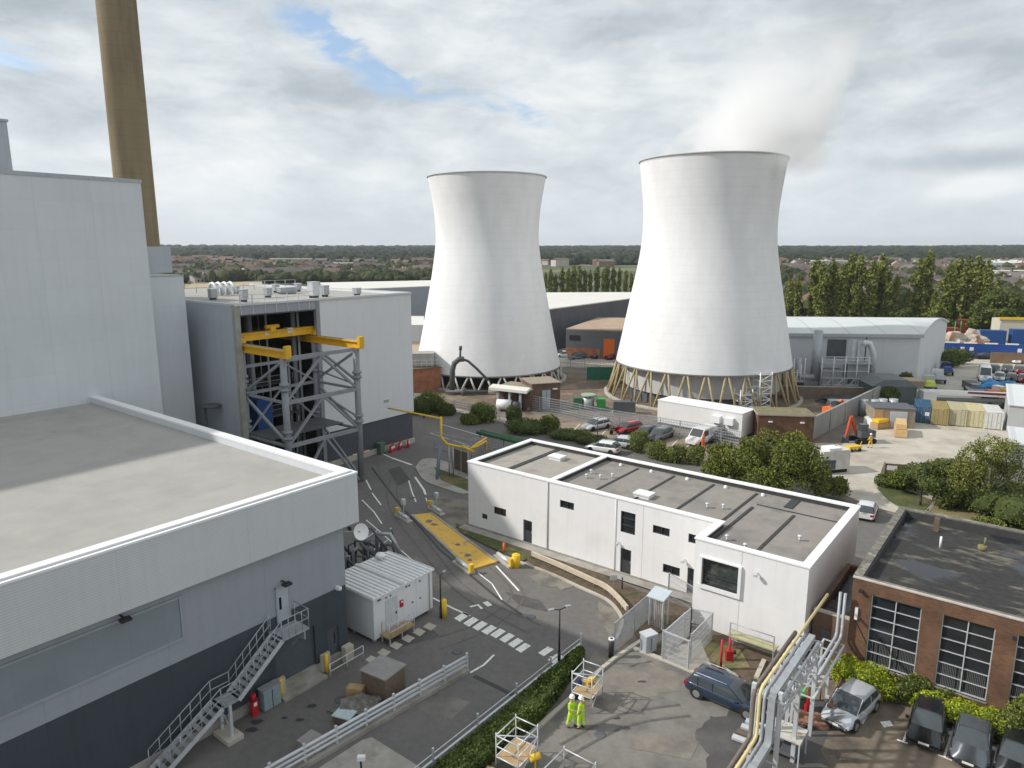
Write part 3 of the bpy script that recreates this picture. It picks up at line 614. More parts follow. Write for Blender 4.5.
# floodlights
for (b, z) in ((11.9, 8.0), (20.0, 6.45)):
    m = MB(); m.box(.0, b - B0 - .04, z, .5, b - B0 + .04, z + .06); m.box(.3, b - B0 - .2, z - .1, .65, b - B0 + .25, z + .02); m.build('floodlight', 'black', t)
m = MB(); m.box(.02, -.75, 4.55, .2, -.55, 4.75); m.lathe([(.02, 4.55), (.12, 4.6), (.12, 4.75), (.02, 4.8)], 10, (.3, -.65)); m.build('security_camera', 'white_metal', t)
m = MB(); m.box(.3, .1, 8.0, .55, .2, 8.2); m.build('bracket', 'black', t)
# satellite dish at the far corner under the parapet
d = abthing('satellite_dish', 'pale round dish mounted below the corner of the grey parapet', 'dish', -31.5, 24.95, z=7.55)
m = MB()
C = Vector((.45, .35, 0)); nrm = Vector((.9, -.1, .35)).normalized(); u = nrm.orthogonal().normalized(); v = nrm.cross(u)
for k in range(5):
    pass
rings = []
for (r, dd) in ((0, -.10), (.2, -.08), (.38, -.02), (.5, .05)):
    rings.append(len(m.v))
    for j in range(20):
        a = 2 * pi * j / 20; m.v.append(tuple(C + u * r * cos(a) + v * r * sin(a) + nrm * dd))
for a, b in zip(rings, rings[1:]):
    for j in range(20): m._f((a + j, a + (j + 1) % 20, b + (j + 1) % 20, b + j))
m.build('dish', 'white_metal', d)
MB().beam((-.2, -.4, .1), (.4, .35, 0), .06).build('bracket', 'steel', d)
# external stair -------------------------------------------------
st = abthing('external_staircase', 'galvanised steel staircase running up to the door in the grey wall', 'staircase', A0, B0)
w0, w1 = .35, 1.35     # tread width out from the wall
PT = 3.98
p0, p1 = 18.95 - B0, 20.6 - B0
MB().box(.12, p0, PT - .1, w1 + .05, p1, PT).build('platform', 'steel', st)
bm0, zm = 16.45 - B0, 2.0     # mid landing near end
bl0 = 15.45 - B0
MB().box(w0, bl0, zm - .08, w1, bm0, zm).build('landing', 'steel', st)
b_bot = 12.3 - B0
flights = [((bm0, zm), (p0, PT)), ((b_bot, 0.15), (bl0, zm))]
for (ba, za), (bb, zb) in flights:
    n = int((zb - za) / .19); tr = MB()
    for k in range(n + 1):
        f = k / n; bb_ = ba + (bb - ba) * f; zz = za + (zb - za) * f
        tr.box(w0 + .04, bb_ - .12, zz - .03, w1 - .04, bb_ + .12, zz)
    tr.build('treads', 'steel', st)
    for x in (w0, w1):
        s_ = MB(); s_.beam((x, ba - .1, za - .06), (x, bb + .05, zb - .06), .06, .24); s_.build('stringer', 'steel_light', st)
        h = MB(); h.tube([(x, ba, za + 1.05), (x, bb, zb + 1.05)], .028, 6); h.tube([(x, ba, za + .55), (x, bb, zb + .55)], .022, 6)
        for k in range(7):
            f = k / 6; h.tube([(x, ba + (bb - ba) * f, za + (zb - za) * f), (x, ba + (bb - ba) * f, za + (zb - za) * f + 1.05)], .024, 6)
        h.build('handrail', 'steel', st)
h = MB()
for z in (.55, 1.05): h.tube([(w0, bl0, zm + z), (w0, bm0, zm + z)], .026, 6); h.tube([(w1, bl0, zm + z), (w1, bm0, zm + z)], .026, 6)
h.build('landing_rail', 'steel', st)
h = MB()
for z in (.55, 1.08): h.tube([(w1 + .03, p0, PT + z), (w1 + .03, p1, PT + z), (.15, p1, PT + z)], .026, 6)
for k in range(5): h.tube([(w1 + .03, p0 + (p1 - p0) * k / 4, PT), (w1 + .03, p0 + (p1 - p0) * k / 4, PT + 1.08)], .024, 6)
h.tube([(.15, p0, PT), (.15, p0, PT + 1.08)], .024, 6); h.tube([(.15, p1, PT), (.15, p1, PT + 1.08)], .024, 6)
h.build('platform_rail', 'steel', st)
for x in (w0 + .05, w1 - .05):
    m = MB(); m.box(x - .07, bl0 + .35, .2, x + .07, bl0 + .49, zm - .08); m.build('support_leg', 'steel_light', st)
m = MB(); m.beam((w0, bl0 + .42, .4), (w1, bl0 + .42, 1.4), .05); m.beam((w1, bl0 + .42, .4), (w0, bl0 + .42, 1.4), .05); m.build('cross_brace', 'steel', st)
m = MB(); m.box(w0 - .1, bl0 + .0, 0, w1 + .3, bl0 + .85, .22); m.build('footing', 'concrete_pale', st)
m = MB(); m.box(.15, p1 - .3, PT - .6, w1, p1 - .22, PT - .1); m.beam((.1, p1 - .26, PT - 1.4), (w1 - .1, p1 - .26, PT - .15), .06); m.build('platform_bracket', 'steel', st)
# door step and the low rail at its foot
e = abthing('extinguisher_stand', 'red fire point with white label against the dark grey wall', 'fire point', A0 + .5, 17.6)
m = MB(); m.box(-.12, -.16, 0, .14, .18, .85); m.build('cabinet', 'red', e)
m = MB(); m.tube([(0, 0, .85), (0, 0, 1.25)], .13, 10); m.build('helmet_lid', 'red', e)
MB().box(.14, -.08, .6, .155, .1, .8).build('label', 'white_metal', e)
e = abthing('electric_cabinet', 'grey ribbed steel cabinet against the dark grey wall beside the fire point', 'cabinet', A0 + .5, 18.55)
m = MB(); m.box(-.25, -.5, .05, .25, .5, 1.15); m.build('casing', mat('cab', (.27, .33, .36), .5, .08, 3), e); MB().box(-.3, -.55, 1.15, .3, .55, 1.22).build('lid', 'steel', e); MB().box(.25, -.02, .1, .262, .02, 1.1).build('door_gap', 'black', e)
for i, (b, lb) in enumerate([(19.25, 'yellow bollard on the near side of the roller door'), (22.25, 'yellow bollard between the roller door and the ground door')]):
    e = abthing('yellow_bollard', lb, 'bollard', A0 + .45, b, 'yellow bollards by the roller door')
    m = MB(); m.tube([(0, 0, 0), (0, 0, 1.15)], .11, 12); m.lathe([(.11, 1.15), (.08, 1.22), (0.001, 1.25)], 12); m.build('post', 'yellow', e); MB().box(-.35, -.18, .02, -.15, .4, 1.1).build('stone_block', 'concrete_pale', e)
e = abthing('stone_block', 'pale square stone block at the dark building corner by the ground door', 'block', A0 + .3, 23.85); MB().box(-.15, -.3, 0, .25, .3, .95).build('block', 'concrete_pale', e)
e = abthing('low_rail', 'low double handrail along the dark wall in front of the ground door', 'railing', A0 + 1.1, 23.1)
m = MB()
for z in (.5, .95): m.tube([(0, -1.1, z), (0, 1.3, z)], .03, 6)
m.build('rail', 'steel_light', e)
for y in (-1.1, .1, 1.3): MB().tube([(0, y, 0), (0, y, .97)], .03, 6).build('post', 'steel_light', e)
m = MB(); m.box(.08, -4.0, 0, .6, -1.3, .12)
e = abthing('threshold_ramp', 'low pale concrete ramp in front of the roller door', 'ramp', A0 + .12, B0); MB().box(.0, RO0 - .1, 0, .75, RO1 + .1, .14).build('ramp', 'concrete', e)

# ================================================================ TALL BOILER HOUSE
t = abthing('boiler_house', 'very tall pale blue grey panelled block rising behind the flat roof', 'building', -64.6, 30.2)
MB().box(-30, -75, 0, 0, 0, 29.45).build('cladding', 'clad_pale', t)
m = MB(); m.box(-30.05, -75.05, 29.45, .06, .06, 29.75); m.build('parapet_cap', 'steel', t)
m = MB(); m.box(.0, -4.4, 10.8, .22, -4.0, 24); 
t2 = abthing('annex_tower', 'narrow pale clad annex with stepped top between the boiler house and crane hall', 'building', -68, 35.0)
MB().box(-9, -4.7, 0, 0, 0, 21.2).build('lower_block', 'clad_pale', t2)
MB().box(-8.95, -4.68, 21.2, .03, .03, 21.34).build('cap', 'steel', t2)
MB().box(-16, -4.4, 21.34, -7, 2.5, 24.05).build('upper_block', 'clad_grey', t2)
t3 = abthing('roof_block', 'grey plant block standing up above the boiler house roof at the picture edge', 'plant room', -70, 22.0, z=29.75)
x7 = MB(); x7.box(-12, -20, 0, 0, 0.4, 4.3); x7.build('block', 'clad_grey', t3); MB().box(-12.1, -20.1, 4.3, .1, .5, 4.5).build('cap', 'steel', t3)
# small kit on the roof edge of the annex
e = abthing('roof_tank', 'small dark vent stack and drum at the foot of the annex', 'pipework', -66.5, 35.3)
m = MB(); m.tube([(0, 0, 0), (0, 0, 8.6)], .14, 8); m.lathe([(.1, 8.2), (.9, 8.3), (.9, 8.5), (.1, 8.6)], 16, (.5, .4)); m.tube([(1.2, .9, 4.5), (3.4, .9, 4.6)], .5, 10); m.box(1.2, .2, 0, 2.6, 1.3, 5.5); m.box(3, .4, 0, 3.8, 1.2, 5); m.build('vent_stack', 'steel_dark', e)

# ================================================================ CHIMNEY
cx, cy = -80.0, 148.0
base = at(0, 0)
Yc = 150.0
def xz(px, py, Y):      # X and z on the vertical plane Y
    r = ray(px, py); k = Y / r[1]; return r[0] * k, CAMH + r[2] * k
x1, z1 = xz(116.5, 0, Yc); x2, z2 = xz(133.5, 178, Yc)
t = thing('chimney', 'tall brown stained concrete chimney rising behind the boiler house', 'chimney', (x2, Yc), 0)
prof = [(3.95, 0), (3.85, 12), (3.74, 26), (3.68, 44), (3.63, 64), (3.58, 88), (3.56, 92)]
m = MB(); m.lathe(prof, 40); m.lathe([(3.56, 92), (3.2, 92), (3.2, 80)], 40); m.build('shaft', 'chimney', t)

# ================================================================ CRANE HALL
HA, HB = -62.0, 36.5
t = abthing('crane_hall', 'grey clad hall with a tall open bay and dark base behind the gantry', 'building', HA, HB)
OP = 9.75; WD = 23.1; HT = 18.6; DP = -34.0
m = MB(); m.box(DP, 0, 0, -.35, .3, HT); m.build('side_wall', 'clad_grey', t)
m = MB(); m.box(-.4, OP, 4.0, 0, WD, HT); m.box(DP, WD - .3, 4.0, -.4, WD, HT); m.build('front_cladding', 'clad_white', t)
m = MB(); m.box(-.55, OP, .6, -.2, WD - .1, 4.0); m.box(DP, WD - .45, .6, -.55, WD - .1, 4.0); m.build('base_cladding', 'clad_charcoal', t)
m = MB(); m.box(-.5, OP, 0, 0.05, WD, .6); m.build('plinth', 'concrete_pale', t)
m = MB(); m.box(-.35, -.02, 0, .12, .55, HT - .05); m.build('bay_column', mat('bay_column', (.33, .33, .28), .7, .2, 1), t)
m = MB(); m.box(-.35, OP - .45, 0, .1, OP, HT - .05); m.build('bay_column', 'gantry', t)
m = MB(); m.box(-.3, .55, HT - 1.0, .04, OP - .45, HT - .12); m.build('header', 'clad_mid', t)
m = MB(); m.box(-.3, .55, HT - 1.15, -.1, OP - .45, HT - 1.0); m.build('header_beam', 'steel_dark', t)
m = MB(); m.box(DP, -.02, HT - .12, .15, .3, HT + .1); m.box(-.25, .3, HT - .12, .15, WD + .02, HT + .1); m.box(DP, WD - .28, HT - .12, -.25, WD + .02, HT + .1); m.build('coping', 'steel_light', t)
MB().box(DP, .3, HT - .6, -.3, WD - .3, HT - .22).build('roof', 'roof_tan', t)
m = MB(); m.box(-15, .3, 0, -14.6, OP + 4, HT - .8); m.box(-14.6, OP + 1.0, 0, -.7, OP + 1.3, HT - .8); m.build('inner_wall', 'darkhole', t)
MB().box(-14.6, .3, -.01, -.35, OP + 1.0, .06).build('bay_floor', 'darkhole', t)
# posts over header
m = MB()
for k in range(7): y = .7 + k * 1.3; m.box(-.02, y - .03, HT - 1.0, .10, y + .03, HT + .9)
m.box(.02, .6, HT + .85, .06, OP, HT + .9); m.box(.02, .6, HT + .45, .06, OP, HT + .5); m.build('roof_edge_rail', 'steel_light', t)
# interior steel and pipework
rr = random.Random(5)
for k in range(20):
    m = MB(); y = .9 + (k % 7) * 1.25 + rr.uniform(-.3, .3); x = -rr.uniform(1.5, 11); m.tube([(x, y, 0), (x, y, HT - 1)], rr.uniform(.06, .28), 8); m.build('inner_pipe', rr.choice(['gantry', 'steel', 'steel_light']), t)
for z in (3.2, 6.4, 9.6):
    m = MB(); m.box(-12, .6, z, -4 + rr.random() * 2, OP - .2, z + .15); m.build('mezzanine', 'steel_dark', t)
    m = MB()
    for zz in (.5, 1.0): m.tube([(-3.2, .7, z + zz), (-3.2, OP - .4, z + zz)], .04, 6)
    for k in range(6): m.tube([(-3.2, .7 + k * 1.5, z), (-3.2, .7 + k * 1.5, z + 1.05)], .04, 6)
    m.build('inner_rail', 'steel', t)
m = MB(); m.tube([(-2.5, 6.4, .3), (-2.5, 6.4, 8)], .09); m.tube([(-2.9, 7.6, 0), (-2.9, 7.6, 12), (-6, 7.6, 12)], .14); m.tube([(-2.2, 4.5, 1), (-2.2, 7.5, 1.6), (-2.2, 8, 6)], .1); m.build('inner_pipe', 'steel', t)
bt = abthing('blue_tank', 'bright blue tank standing low inside the open crane bay', 'tank', HA - 2.2, HB + 3.4)
m = MB(); m.box(-.8, -.8, 5.0, .8, .9, 8.7); m.build('tank_body', 'blue', bt); m = MB(); m.tube([(0, 0, 0), (0, 0, 5.0)], .6, 12); m.build('stand', 'steel_dark', bt)
# roof equipment
def abpx(px, py, z): return la(px, py, z)
def roofbox(px, py, sx, sy, sz, lb, m_='steel', name='roof_cabinet', rz=HT):
    a, b = abpx(px, py, rz); e = abthing(name, lb, 'roof unit', a, b, 'plant on the crane hall roof', rz - .2)
    sx *= .72; sy *= .72; sz *= .66; mm = MB(); mm.box(-sx / 2, -sy / 2, .25, sx / 2, sy / 2, sz); mm.build('casing', m_, e)
    mm = MB(); mm.box(-sx / 2 + .1, -sy / 2 + .1, 0, -sx / 2 + .25, sy / 2 - .1, .25); mm.box(sx / 2 - .25, -sy / 2 + .1, 0, sx / 2 - .1, sy / 2 - .1, .25); mm.build('skid', 'steel_dark', e)
    mm = MB(); mm.box(-sx / 2 - .05, -sy / 2 - .05, sz, sx / 2 + .05, sy / 2 + .05, sz + .08); mm.build('lid', 'steel_light', e)
for a_ in [(213, 298, 1.0, 1.0, 1.7, 'leftmost grey cabinet on the crane hall roof, near the left wall'), (244, 300, .9, .9, 1.9, 'grey cabinet on the crane hall roof above the left bay column'), (236, 292, 1.0, .8, 1.3, 'small grey cabinet just right of the white curved ducts'), (268, 296, 1.0, .9, 1.6, 'grey cabinet on the crane hall roof above the middle of the open bay'), (276, 291, .9, .9, 1.5, 'grey cabinet at the back of the crane hall roof, left of the long unit'), (298, 290, .9, .9, 1.5, 'grey cabinet at the back of the crane hall roof, right of the long unit'), (325, 295, 1.0, 1.0, 1.9, 'grey cabinet on the crane hall roof just right of the pale stack'), (357, 294, 1.0, 1.0, 1.3, 'rightmost grey cabinet on the crane hall roof')]: roofbox(*a_)
roofbox(287, 292, 1.2, 3.2, 1.1, 'long low louvred unit at the back of the crane hall roof', 'steel', 'roof_ventilator')
roofbox(314, 296, 1.3, 1.3, 2.6, 'tall pale square stack on the crane hall roof at the edge of the open bay', 'steel_light', 'roof_stack')
for k in range(4):
    a, b = abpx(213 + k * 6, 294 - k * .3, HT)
    e = abthing('curved_duct', ('first', 'second', 'third', 'fourth')[k] + ' from the left of four white curved ducts on the crane hall roof', 'duct', a, b, 'white curved ducts on the crane hall roof', HT - .2)
    m = MB(); m.tube([(-.7, 0, 0), (-.7, 0, .9), (-.5, 0, 1.3), (0, 0, 1.45), (.5, 0, 1.3), (.9, 0, .8), (1.1, 0, .2)], .19, 10); m.build('duct', 'steel_light', e)
e = abthing('roof_handrail', 'thin grey handrail along the back of the crane hall roof', 'railing', HA - 20, HB + 1, z=HT)
m = MB()
for z in (.6, 1.1): m.tube([(0, 0, z), (0, 20, z)], .04, 6)
for k in range(14): m.tube([(0, k * 1.54, 0), (0, k * 1.54, 1.1)], .04, 6)
m.build('rail', 'steel', e)
# sign-like small vent on white wall
m = MB(); m.box(0, 18.3, 6.0, .12, 19.0, 6.25); m.build('wall_light', 'steel', t)

# ---------------------------------------------------------------- gantry crane in front of the bay
g = abthing('gantry_crane', 'steel gantry with yellow crane beams standing in front of the open hall bay', 'gantry crane', HA, HB)
GF, GB = 6.2, -.6; YL, YR = .85, 9.35; GT = 14.0
def column(x, y, top):
    m = MB(); m.tube([(x, y, 0), (x, y, top)], .32, 16)
    for z in (6.3, 6.9, 10.9, 11.4):
        m.tube([(x, y, z), (x, y, z + .25)], .47, 16)
    m.build('column', 'gantry', g)
for x in (GF, GB):
    for y in (YL, YR): column(x, y, GT)
def br(p, q, w_=.22, nm='brace'): MB().beam(p, q, w_, w_).build(nm, 'gantry', g)
ZM, ZL = 9.8, 5.6; ym = (YL + YR) / 2
for z in (GT - .1, ZM, ZL): MB().beam((GF, YL, z), (GF, YR, z), .3, .36).build('cross_beam', 'gantry', g)
for z0, z1 in ((ZM, GT - .3), (ZL, ZM)):
    br((GF, YL + .2, z0 + .2), (GF, ym, z1)); br((GF, YR - .2, z0 + .2), (GF, ym, z1))
br((GF, ym, ZL), (GF, YL + .3, .2)); br((GF, ym, ZL), (GF, YR - .3, .2))
for y in (YL, YR):
    for z in (ZM, ZL): MB().beam((GB, y, z), (GF, y, z), .2, .24).build('side_beam', 'gantry', g)
    br((GB, y, ZM + .2), (GF, y, GT - .3)); br((GB, y, ZM - .2), (GF, y, ZL + .2)); br((GB, y, ZL), (GF, y, .3), .18)
br((GB, YR, GT - .4), (GF, YR, ZM + .8)); br((GB, YR, ZM + 1.3), (GF, YR, ZM + .4), .14); br((GB, YR, ZM - 1.0), (GF, YR, ZL + 1.2), .16)
for z in (ZL, ZM): MB().beam((GB, YL, z), (GB, YR, z), .26, .3).build('cross_beam', 'gantry', g)
br((GB, YL, ZM), (GB, ym, GT - 1.5), .18); br((GB, YR, ZM), (GB, ym, GT - 1.5), .18); br((GB, YL, ZL), (GB, ym, ZM), .18); br((GB, YR, ZL), (GB, ym, ZM), .18)
MB().beam((GB, YL, 12.5), (GB, YR, 12.5), .22, .3).build('cross_beam', 'gantry', g)
MB().box(GB, YL, ZL + .2, GF - 2.5, YR, ZL + .27).build('deck', 'steel_dark', g)
for y in (YL, YR):
    m = MB(); m.box(-13, y - .22, GT, GF + .9, y + .22, GT + .12); m.box(-13, y - .06, GT + .12, GF + .9, y + .06, GT + .62); m.box(-13, y - .25, GT + .62, GF + .9, y + .25, GT + .74)
    m.box(GF + .6, y - .3, GT + .1, GF + .95, y + .3, GT + 1.2); m.tube([(GF + .35, y, GT + 1.0), (GF + .62, y, GT + 1.0)], .16, 10); m.build('runway_beam', 'crane_yellow', g)
    MB().box(-13, y - .05, GT + .74, GF + .6, y + .05, GT + .84).build('rail', 'steel', g)
xb = -1.0
m = MB(); m.box(xb - .3, YL - .5, GT + .95, xb + .3, YR + .5, GT + 1.62); m.box(xb - .45, YL - .4, GT + 1.62, xb + .45, YR + .4, GT + 1.72); m.build('bridge_girder', 'crane_yellow', g)
for y in (YL, YR): MB().box(xb - .9, y - .25, GT + .86, xb + .9, y + .25, GT + 1.35).build('end_carriage', 'crane_yellow', g)
m = MB(); m.box(xb - .4, 4.3, GT + 1.72, xb + .3, 4.9, GT + 2.2); m.tube([(xb, 3.9, GT + 2.1), (xb, 5.4, GT + 2.1)], .2, 10); m.build('hoist', 'crane_yellow', g)
m = MB(); m.box(xb - .35, 3.6, GT + 1.3, xb + .32, 4.0, GT + 1.7); m.box(xb - .35, 6.2, GT + 1.3, xb + .33, 6.9, GT + 1.8); m.build('control_box', 'steel_light', g)
# red and white barriers at the foot of the hall
for i, (px, py) in enumerate([(355, 459), (366, 456), (392, 452), (400, 449), (408, 447)]):
    x, y = at(px, py)
    e = thing('road_barrier', ['red plastic barrier at the foot of the right gantry column', 'red and white barrier in front of the hall plinth left of the green bin', 'first red and white barrier right of the green bin', 'second red and white barrier right of the green bin', 'red and white barrier farthest right along the hall plinth'][i], 'barrier', (x, y), TH + pi / 2 + .2 * i, 'barriers at the foot of the hall')
    m = MB(); m.hexa([(-.5, -.2, 0), (.5, -.2, 0), (.5, .2, 0), (-.5, .2, 0), (-.48, -.07, .9), (.48, -.07, .9), (.48, .07, .9), (-.48, .07, .9)]); m.build('body', 'red', e)
    m = MB(); m.box(-.45, -.2, .45, .45, .2, .68); m.build('stripe', 'white_metal', e)
x, y = at(381, 454)
e = thing('green_bin', 'grey green wheeled bin between the red barriers by the hall', 'bin', (x, y), TH)
m = MB(); m.hexa([(-.3, -.3, .1), (.3, -.3, .1), (.3, .3, .1), (-.3, .3, .1), (-.38, -.38, 1.3), (.38, -.38, 1.3), (.38, .38, 1.3), (-.38, .38, 1.3)]); m.build('body', mat('bin', (.10, .18, .12), .6), e)
MB().box(-.4, -.42, 1.3, .42, .42, 1.4).build('lid', mat('binlid', (.12, .2, .14), .6), e)
m = MB(); m.tube([(-.3, .3, .12), (.3, .3, .12)], .12, 8); m.build('wheels', 'rubber', e)
# ================================================================ WHITE TWO STOREY BUILDING
OA, OB = -38.9, 43.6
t = abthing('white_building', 'long white rendered two storey building with grey flat roof and projecting end block', 'building', OA, OB)
LN = 29.12; DP = 9.15; HT = 5.83; BX = 22.2; BY = -3.3
Z0 = 0.0
# front wall built round its openings
def wall_open(mb, x0, x1, y, th, z0, z1, ops):
    xs = sorted(set([x0, x1] + [o[0] for o in ops] + [o[1] for o in ops]))
    for a, b in zip(xs, xs[1:]):
        zz = z0
        for o in sorted([o for o in ops if o[0] <= a and o[1] >= b], key=lambda q: q[2]):
            if o[2] > zz: mb.box(a, y, zz, b, y + th, o[2])
            zz = o[3]
        if zz < z1: mb.box(a, y, zz, b, y + th, z1)
fr = [(1.56, 2.15, 1.1, 1.55, 'louvre'), (2.9, 4.2, 1.85, 2.5, 'w'), (6.0, 6.9, .12, 2.1, 'd'), (9.6, 10.9, 4.0, 4.6, 'w'), (15.0, 16.2, 3.35, 5.0, 'w2'), (17.6, 18.9, 3.95, 4.55, 'w'), (20.3, 20.85, 3.95, 4.6, 'w'), (15.05, 15.95, .12, 2.1, 'd'), (18.5, 19.8, 1.2, 1.85, 'w'), (20.35, 21.1, .12, 2.1, 'd')]
bl = [(22.75, 25.1, 2.95, 4.75, 'big')]
m = MB(); wall_open(m, 0, BX, 0, .3, 0, HT, fr); m.build('front_wall', 'white_render', t)
m = MB(); wall_open(m, BX, LN - .3, BY, .3, 0, HT, bl); m.box(BX, BY + .3, 0, BX + .3, 0, HT); m.build('block_wall', 'white_render', t)
m = MB(); m.box(LN - .3, BY, 0, LN, DP, HT); m.build('end_wall', 'white_render', t)
m = MB(); m.box(0, DP - .3, 0, LN - .3, DP, HT); m.box(0, .3, 0, .3, DP - .3, HT); m.build('rear_wall', 'white_render', t)
m = MB(); m.box(-.04, -.05, 0, BX, 0, .22); m.build('plinth', 'concrete', t)
for o in fr:
    y = 0
    if o[4] == 'd':
        d = MB().box(o[0], .12, o[2], o[1], .18, o[3]).build('door', 'frame_dark', t)
        MB().box(o[0] + .15, .105, 1.2, o[1] - .15, .12, 1.95).build('glazing', 'glass', d)
        MB().box(o[1] - .12, .08, 1.0, o[1] - .08, .12, 1.2).build('handle', 'steel', d)
    elif o[4] == 'louvre':
        m = MB()
        for k in range(5): m.box(o[0], .05, o[2] + k * .09, o[1], .12, o[2] + k * .09 + .05)
        m.box(o[0], .13, o[2], o[1], .15, o[3]); m.build('louvre', 'frame_dark', t)
    else:
        f = MB(); a, b, c, d_ = o[:4]
        f.box(a, .06, c, b, .14, c + .06); f.box(a, .06, d_ - .06, b, .14, d_); f.box(a, .06, c + .06, a + .06, .14, d_ - .06); f.box(b - .06, .06, c + .06, b, .14, d_ - .06)
        if o[4] == 'w2': f.box(a + .06, .06, c + .55, b - .06, .14, c + .61); f.box(a + .06, .06, c + 1.1, b - .06, .14, c + 1.16)
        elif b - a > 1: f.box((a + b) / 2 - .02, .06, c + .06, (a + b) / 2 + .02, .14, d_ - .06)
        w_ = f.build('window', 'frame_dark', t); MB().box(a + .05, .15, c + .05, b - .05, .17, d_ - .05).build('pane', 'glass', w_)
o = bl[0]; a, b, c, d_ = o[:4]
f = MB(); y = BY
f.box(a - .2, y - .16, c - .24, b + .18, y + .1, c); f.box(a - .18, y - .14, d_, b + .18, y + .1, d_ + .08); f.box(a - .12, y - .14, c, a, y + .1, d_); f.box(b, y - .16, c, b + .18, y + .1, d_)
w_ = f.build('bay_window', 'white_metal', t)
f = MB(); f.box(a, y + .1, c, b, y + .18, c + .07); f.box(a, y + .1, d_ - .07, b, y + .18, d_); f.box(a, y + .1, c + .07, a + .07, y + .18, d_ - .07); f.box(b - .07, y + .1, c + .07, b, y + .18, d_ - .07); f.box(a + .07, y + .1, c + .62, b - .07, y + .18, c + .68); f.build('inner_frame', 'frame_dark', w_)
MB().box(a + .05, y + .2, c + .05, b - .05, y + .22, d_ - .05).build('pane', mat('office_glass', (.035, .045, .042), .05, .5, 2.2, col2=(.11, .12, .09), c2scale=1.6, c2lo=.55, c2hi=.7, spec=.7), w_)
# parapet with white coping, stepping at the seam
RZ = HT - .32
def cop(mb, x0, y0, x1, y1, z=HT): mb.box(x0, y0, z, x1, y1, z + .10)
m = MB(); e_ = .06; cw = .48
cop(m, -e_, -e_, BX, cw); cop(m, -e_, DP - cw, LN + e_, DP + e_); cop(m, -e_, cw, cw, DP - cw); cop(m, LN - cw, BY - e_, LN + e_, DP - cw)
cop(m, BX - e_, BY - e_, LN - cw, BY + cw); cop(m, BX - e_, BY + cw, BX + cw, -e_); cop(m, BX, -e_, BX + cw, cw)
cop(m, 8.3, cw, 8.78, DP - cw)
m.build('coping', 'coping', t)
m = MB()
m.box(.3, .3, RZ, LN - .3, .42, HT) if False else None
m.box(.3, .3, RZ - .2, .42, DP - .3, HT); m.box(.42, .3, RZ - .2, BX, .42, HT); m.box(.42, DP - .42, RZ - .2, LN - .3, DP - .3, HT); m.box(LN - .42, BY + .3, RZ - .2, LN - .3, DP - .42, HT); m.box(BX + .3, BY + .3, RZ - .2, LN - .42, BY + .42, HT); m.box(BX + .3, BY + .42, RZ - .2, BX + .42, .3, HT)
m.box(8.4, .42, RZ - .2, 8.68, DP - .42, HT)
m.build('parapet_upstand', 'roof_seam', t)
MB().box(.42, .42, RZ - .3, 8.4, DP - .42, RZ).build('roof', 'roof_grey_pale', t)
m = MB(); m.box(8.68, .42, RZ - .3, LN - .42, DP - .42, RZ); m.box(BX + .42, BY + .42, RZ - .3, LN - .42, .42, RZ); m.build('roof', 'roof_grey', t)
m = MB()
for x in (11.9, 15.2, 18.6, 22.0): m.box(x, .42, RZ, x + .2, DP - .9, RZ + .05)
m.box(22.0, BY + .7, RZ, 22.75, .42, RZ + .07) if False else None
m.box(25.6, BY + .42, RZ, 25.8, 5.4, RZ + .05); m.box(22.75, BY + .42, RZ, 22.95, 5.2, RZ + .065); m.box(24.6, 6.6, RZ, 25.2, DP - .5, RZ + .07); m.box(22.9, 5.9, RZ, 28.6, 6.0, RZ + .05)
m.box(3.2, .5, RZ, 3.7, DP - .5, RZ + .05); m.build('roof_seam', 'roof_seam', t)
# rooflight, vents
def roofthing(nm, lb, x, y, build, cat='roof vent', grp=None):
    e = abthing(nm, lb, cat, OA + x, OB + y, grp, RZ); build(e); return e
def hatch(e):
    MB().box(-.6, -.45, 0, .6, .45, .22).build('upstand', 'white_metal', e); MB().box(-.68, -.52, .22, .68, .52, .34).build('dome', 'white_metal', e)
roofthing('rooflight', 'square white rooflight on the paler end of the white building roof', 5.0, 6.3, hatch, 'rooflight')
roofthing('rooflight', 'low white hatch on the grey roof near its front edge, above the tall window', 15.6, 2.4, hatch, 'rooflight')
def cowl(e):
    m = MB(); m.tube([(0, 0, 0), (0, 0, .24)], .08, 10); m.lathe([(.02, .42), (.13, .38), (.16, .30), (.1, .24)], 12); m.build('cowl', 'steel_light', e)
cw_ = [(9.6, 4.6, 'first cowl beside the roof divider'), (9.9, 3.4, 'bulbous vent near the front of the first grey roof bay'), (10.9, 3.9, 'small vent in the middle of the first grey roof bay'), (11.5, 4.8, 'cowl by the first dark seam of the grey roof'), (20.3, 3.1, 'left one of a pair of silver cowls on the grey roof'), (21.3, 3.6, 'right one of a pair of silver cowls on the grey roof'), (27.3, 1.2, 'slim vent on the end block roof near the right parapet'), (23.6, -1.6, 'small dark-based vent near the front left of the end block roof'), (25.0, -2.2, 'small vent by the seam at the front of the end block roof')]
for x, y, lb in cw_: roofthing('roof_cowl', lb, x, y, cowl, 'roof vent', 'vents on the white building roof')
for k, x in enumerate((10.4, 13.3, 16.5, 19.7, 22.6)):
    e = abthing('roof_fan', 'small white fan box by the back parapet, ' + ('first', 'second', 'third', 'fourth', 'fifth')[k] + ' from the roof divider', 'roof vent', OA + x, OB + 8.1, 'white fan boxes along the back parapet', RZ)
    m = MB(); m.lathe([(.15, 0), (.15, .12), (.08, .2), (.01, .22)], 12); m.build('fan', 'white_metal', e)
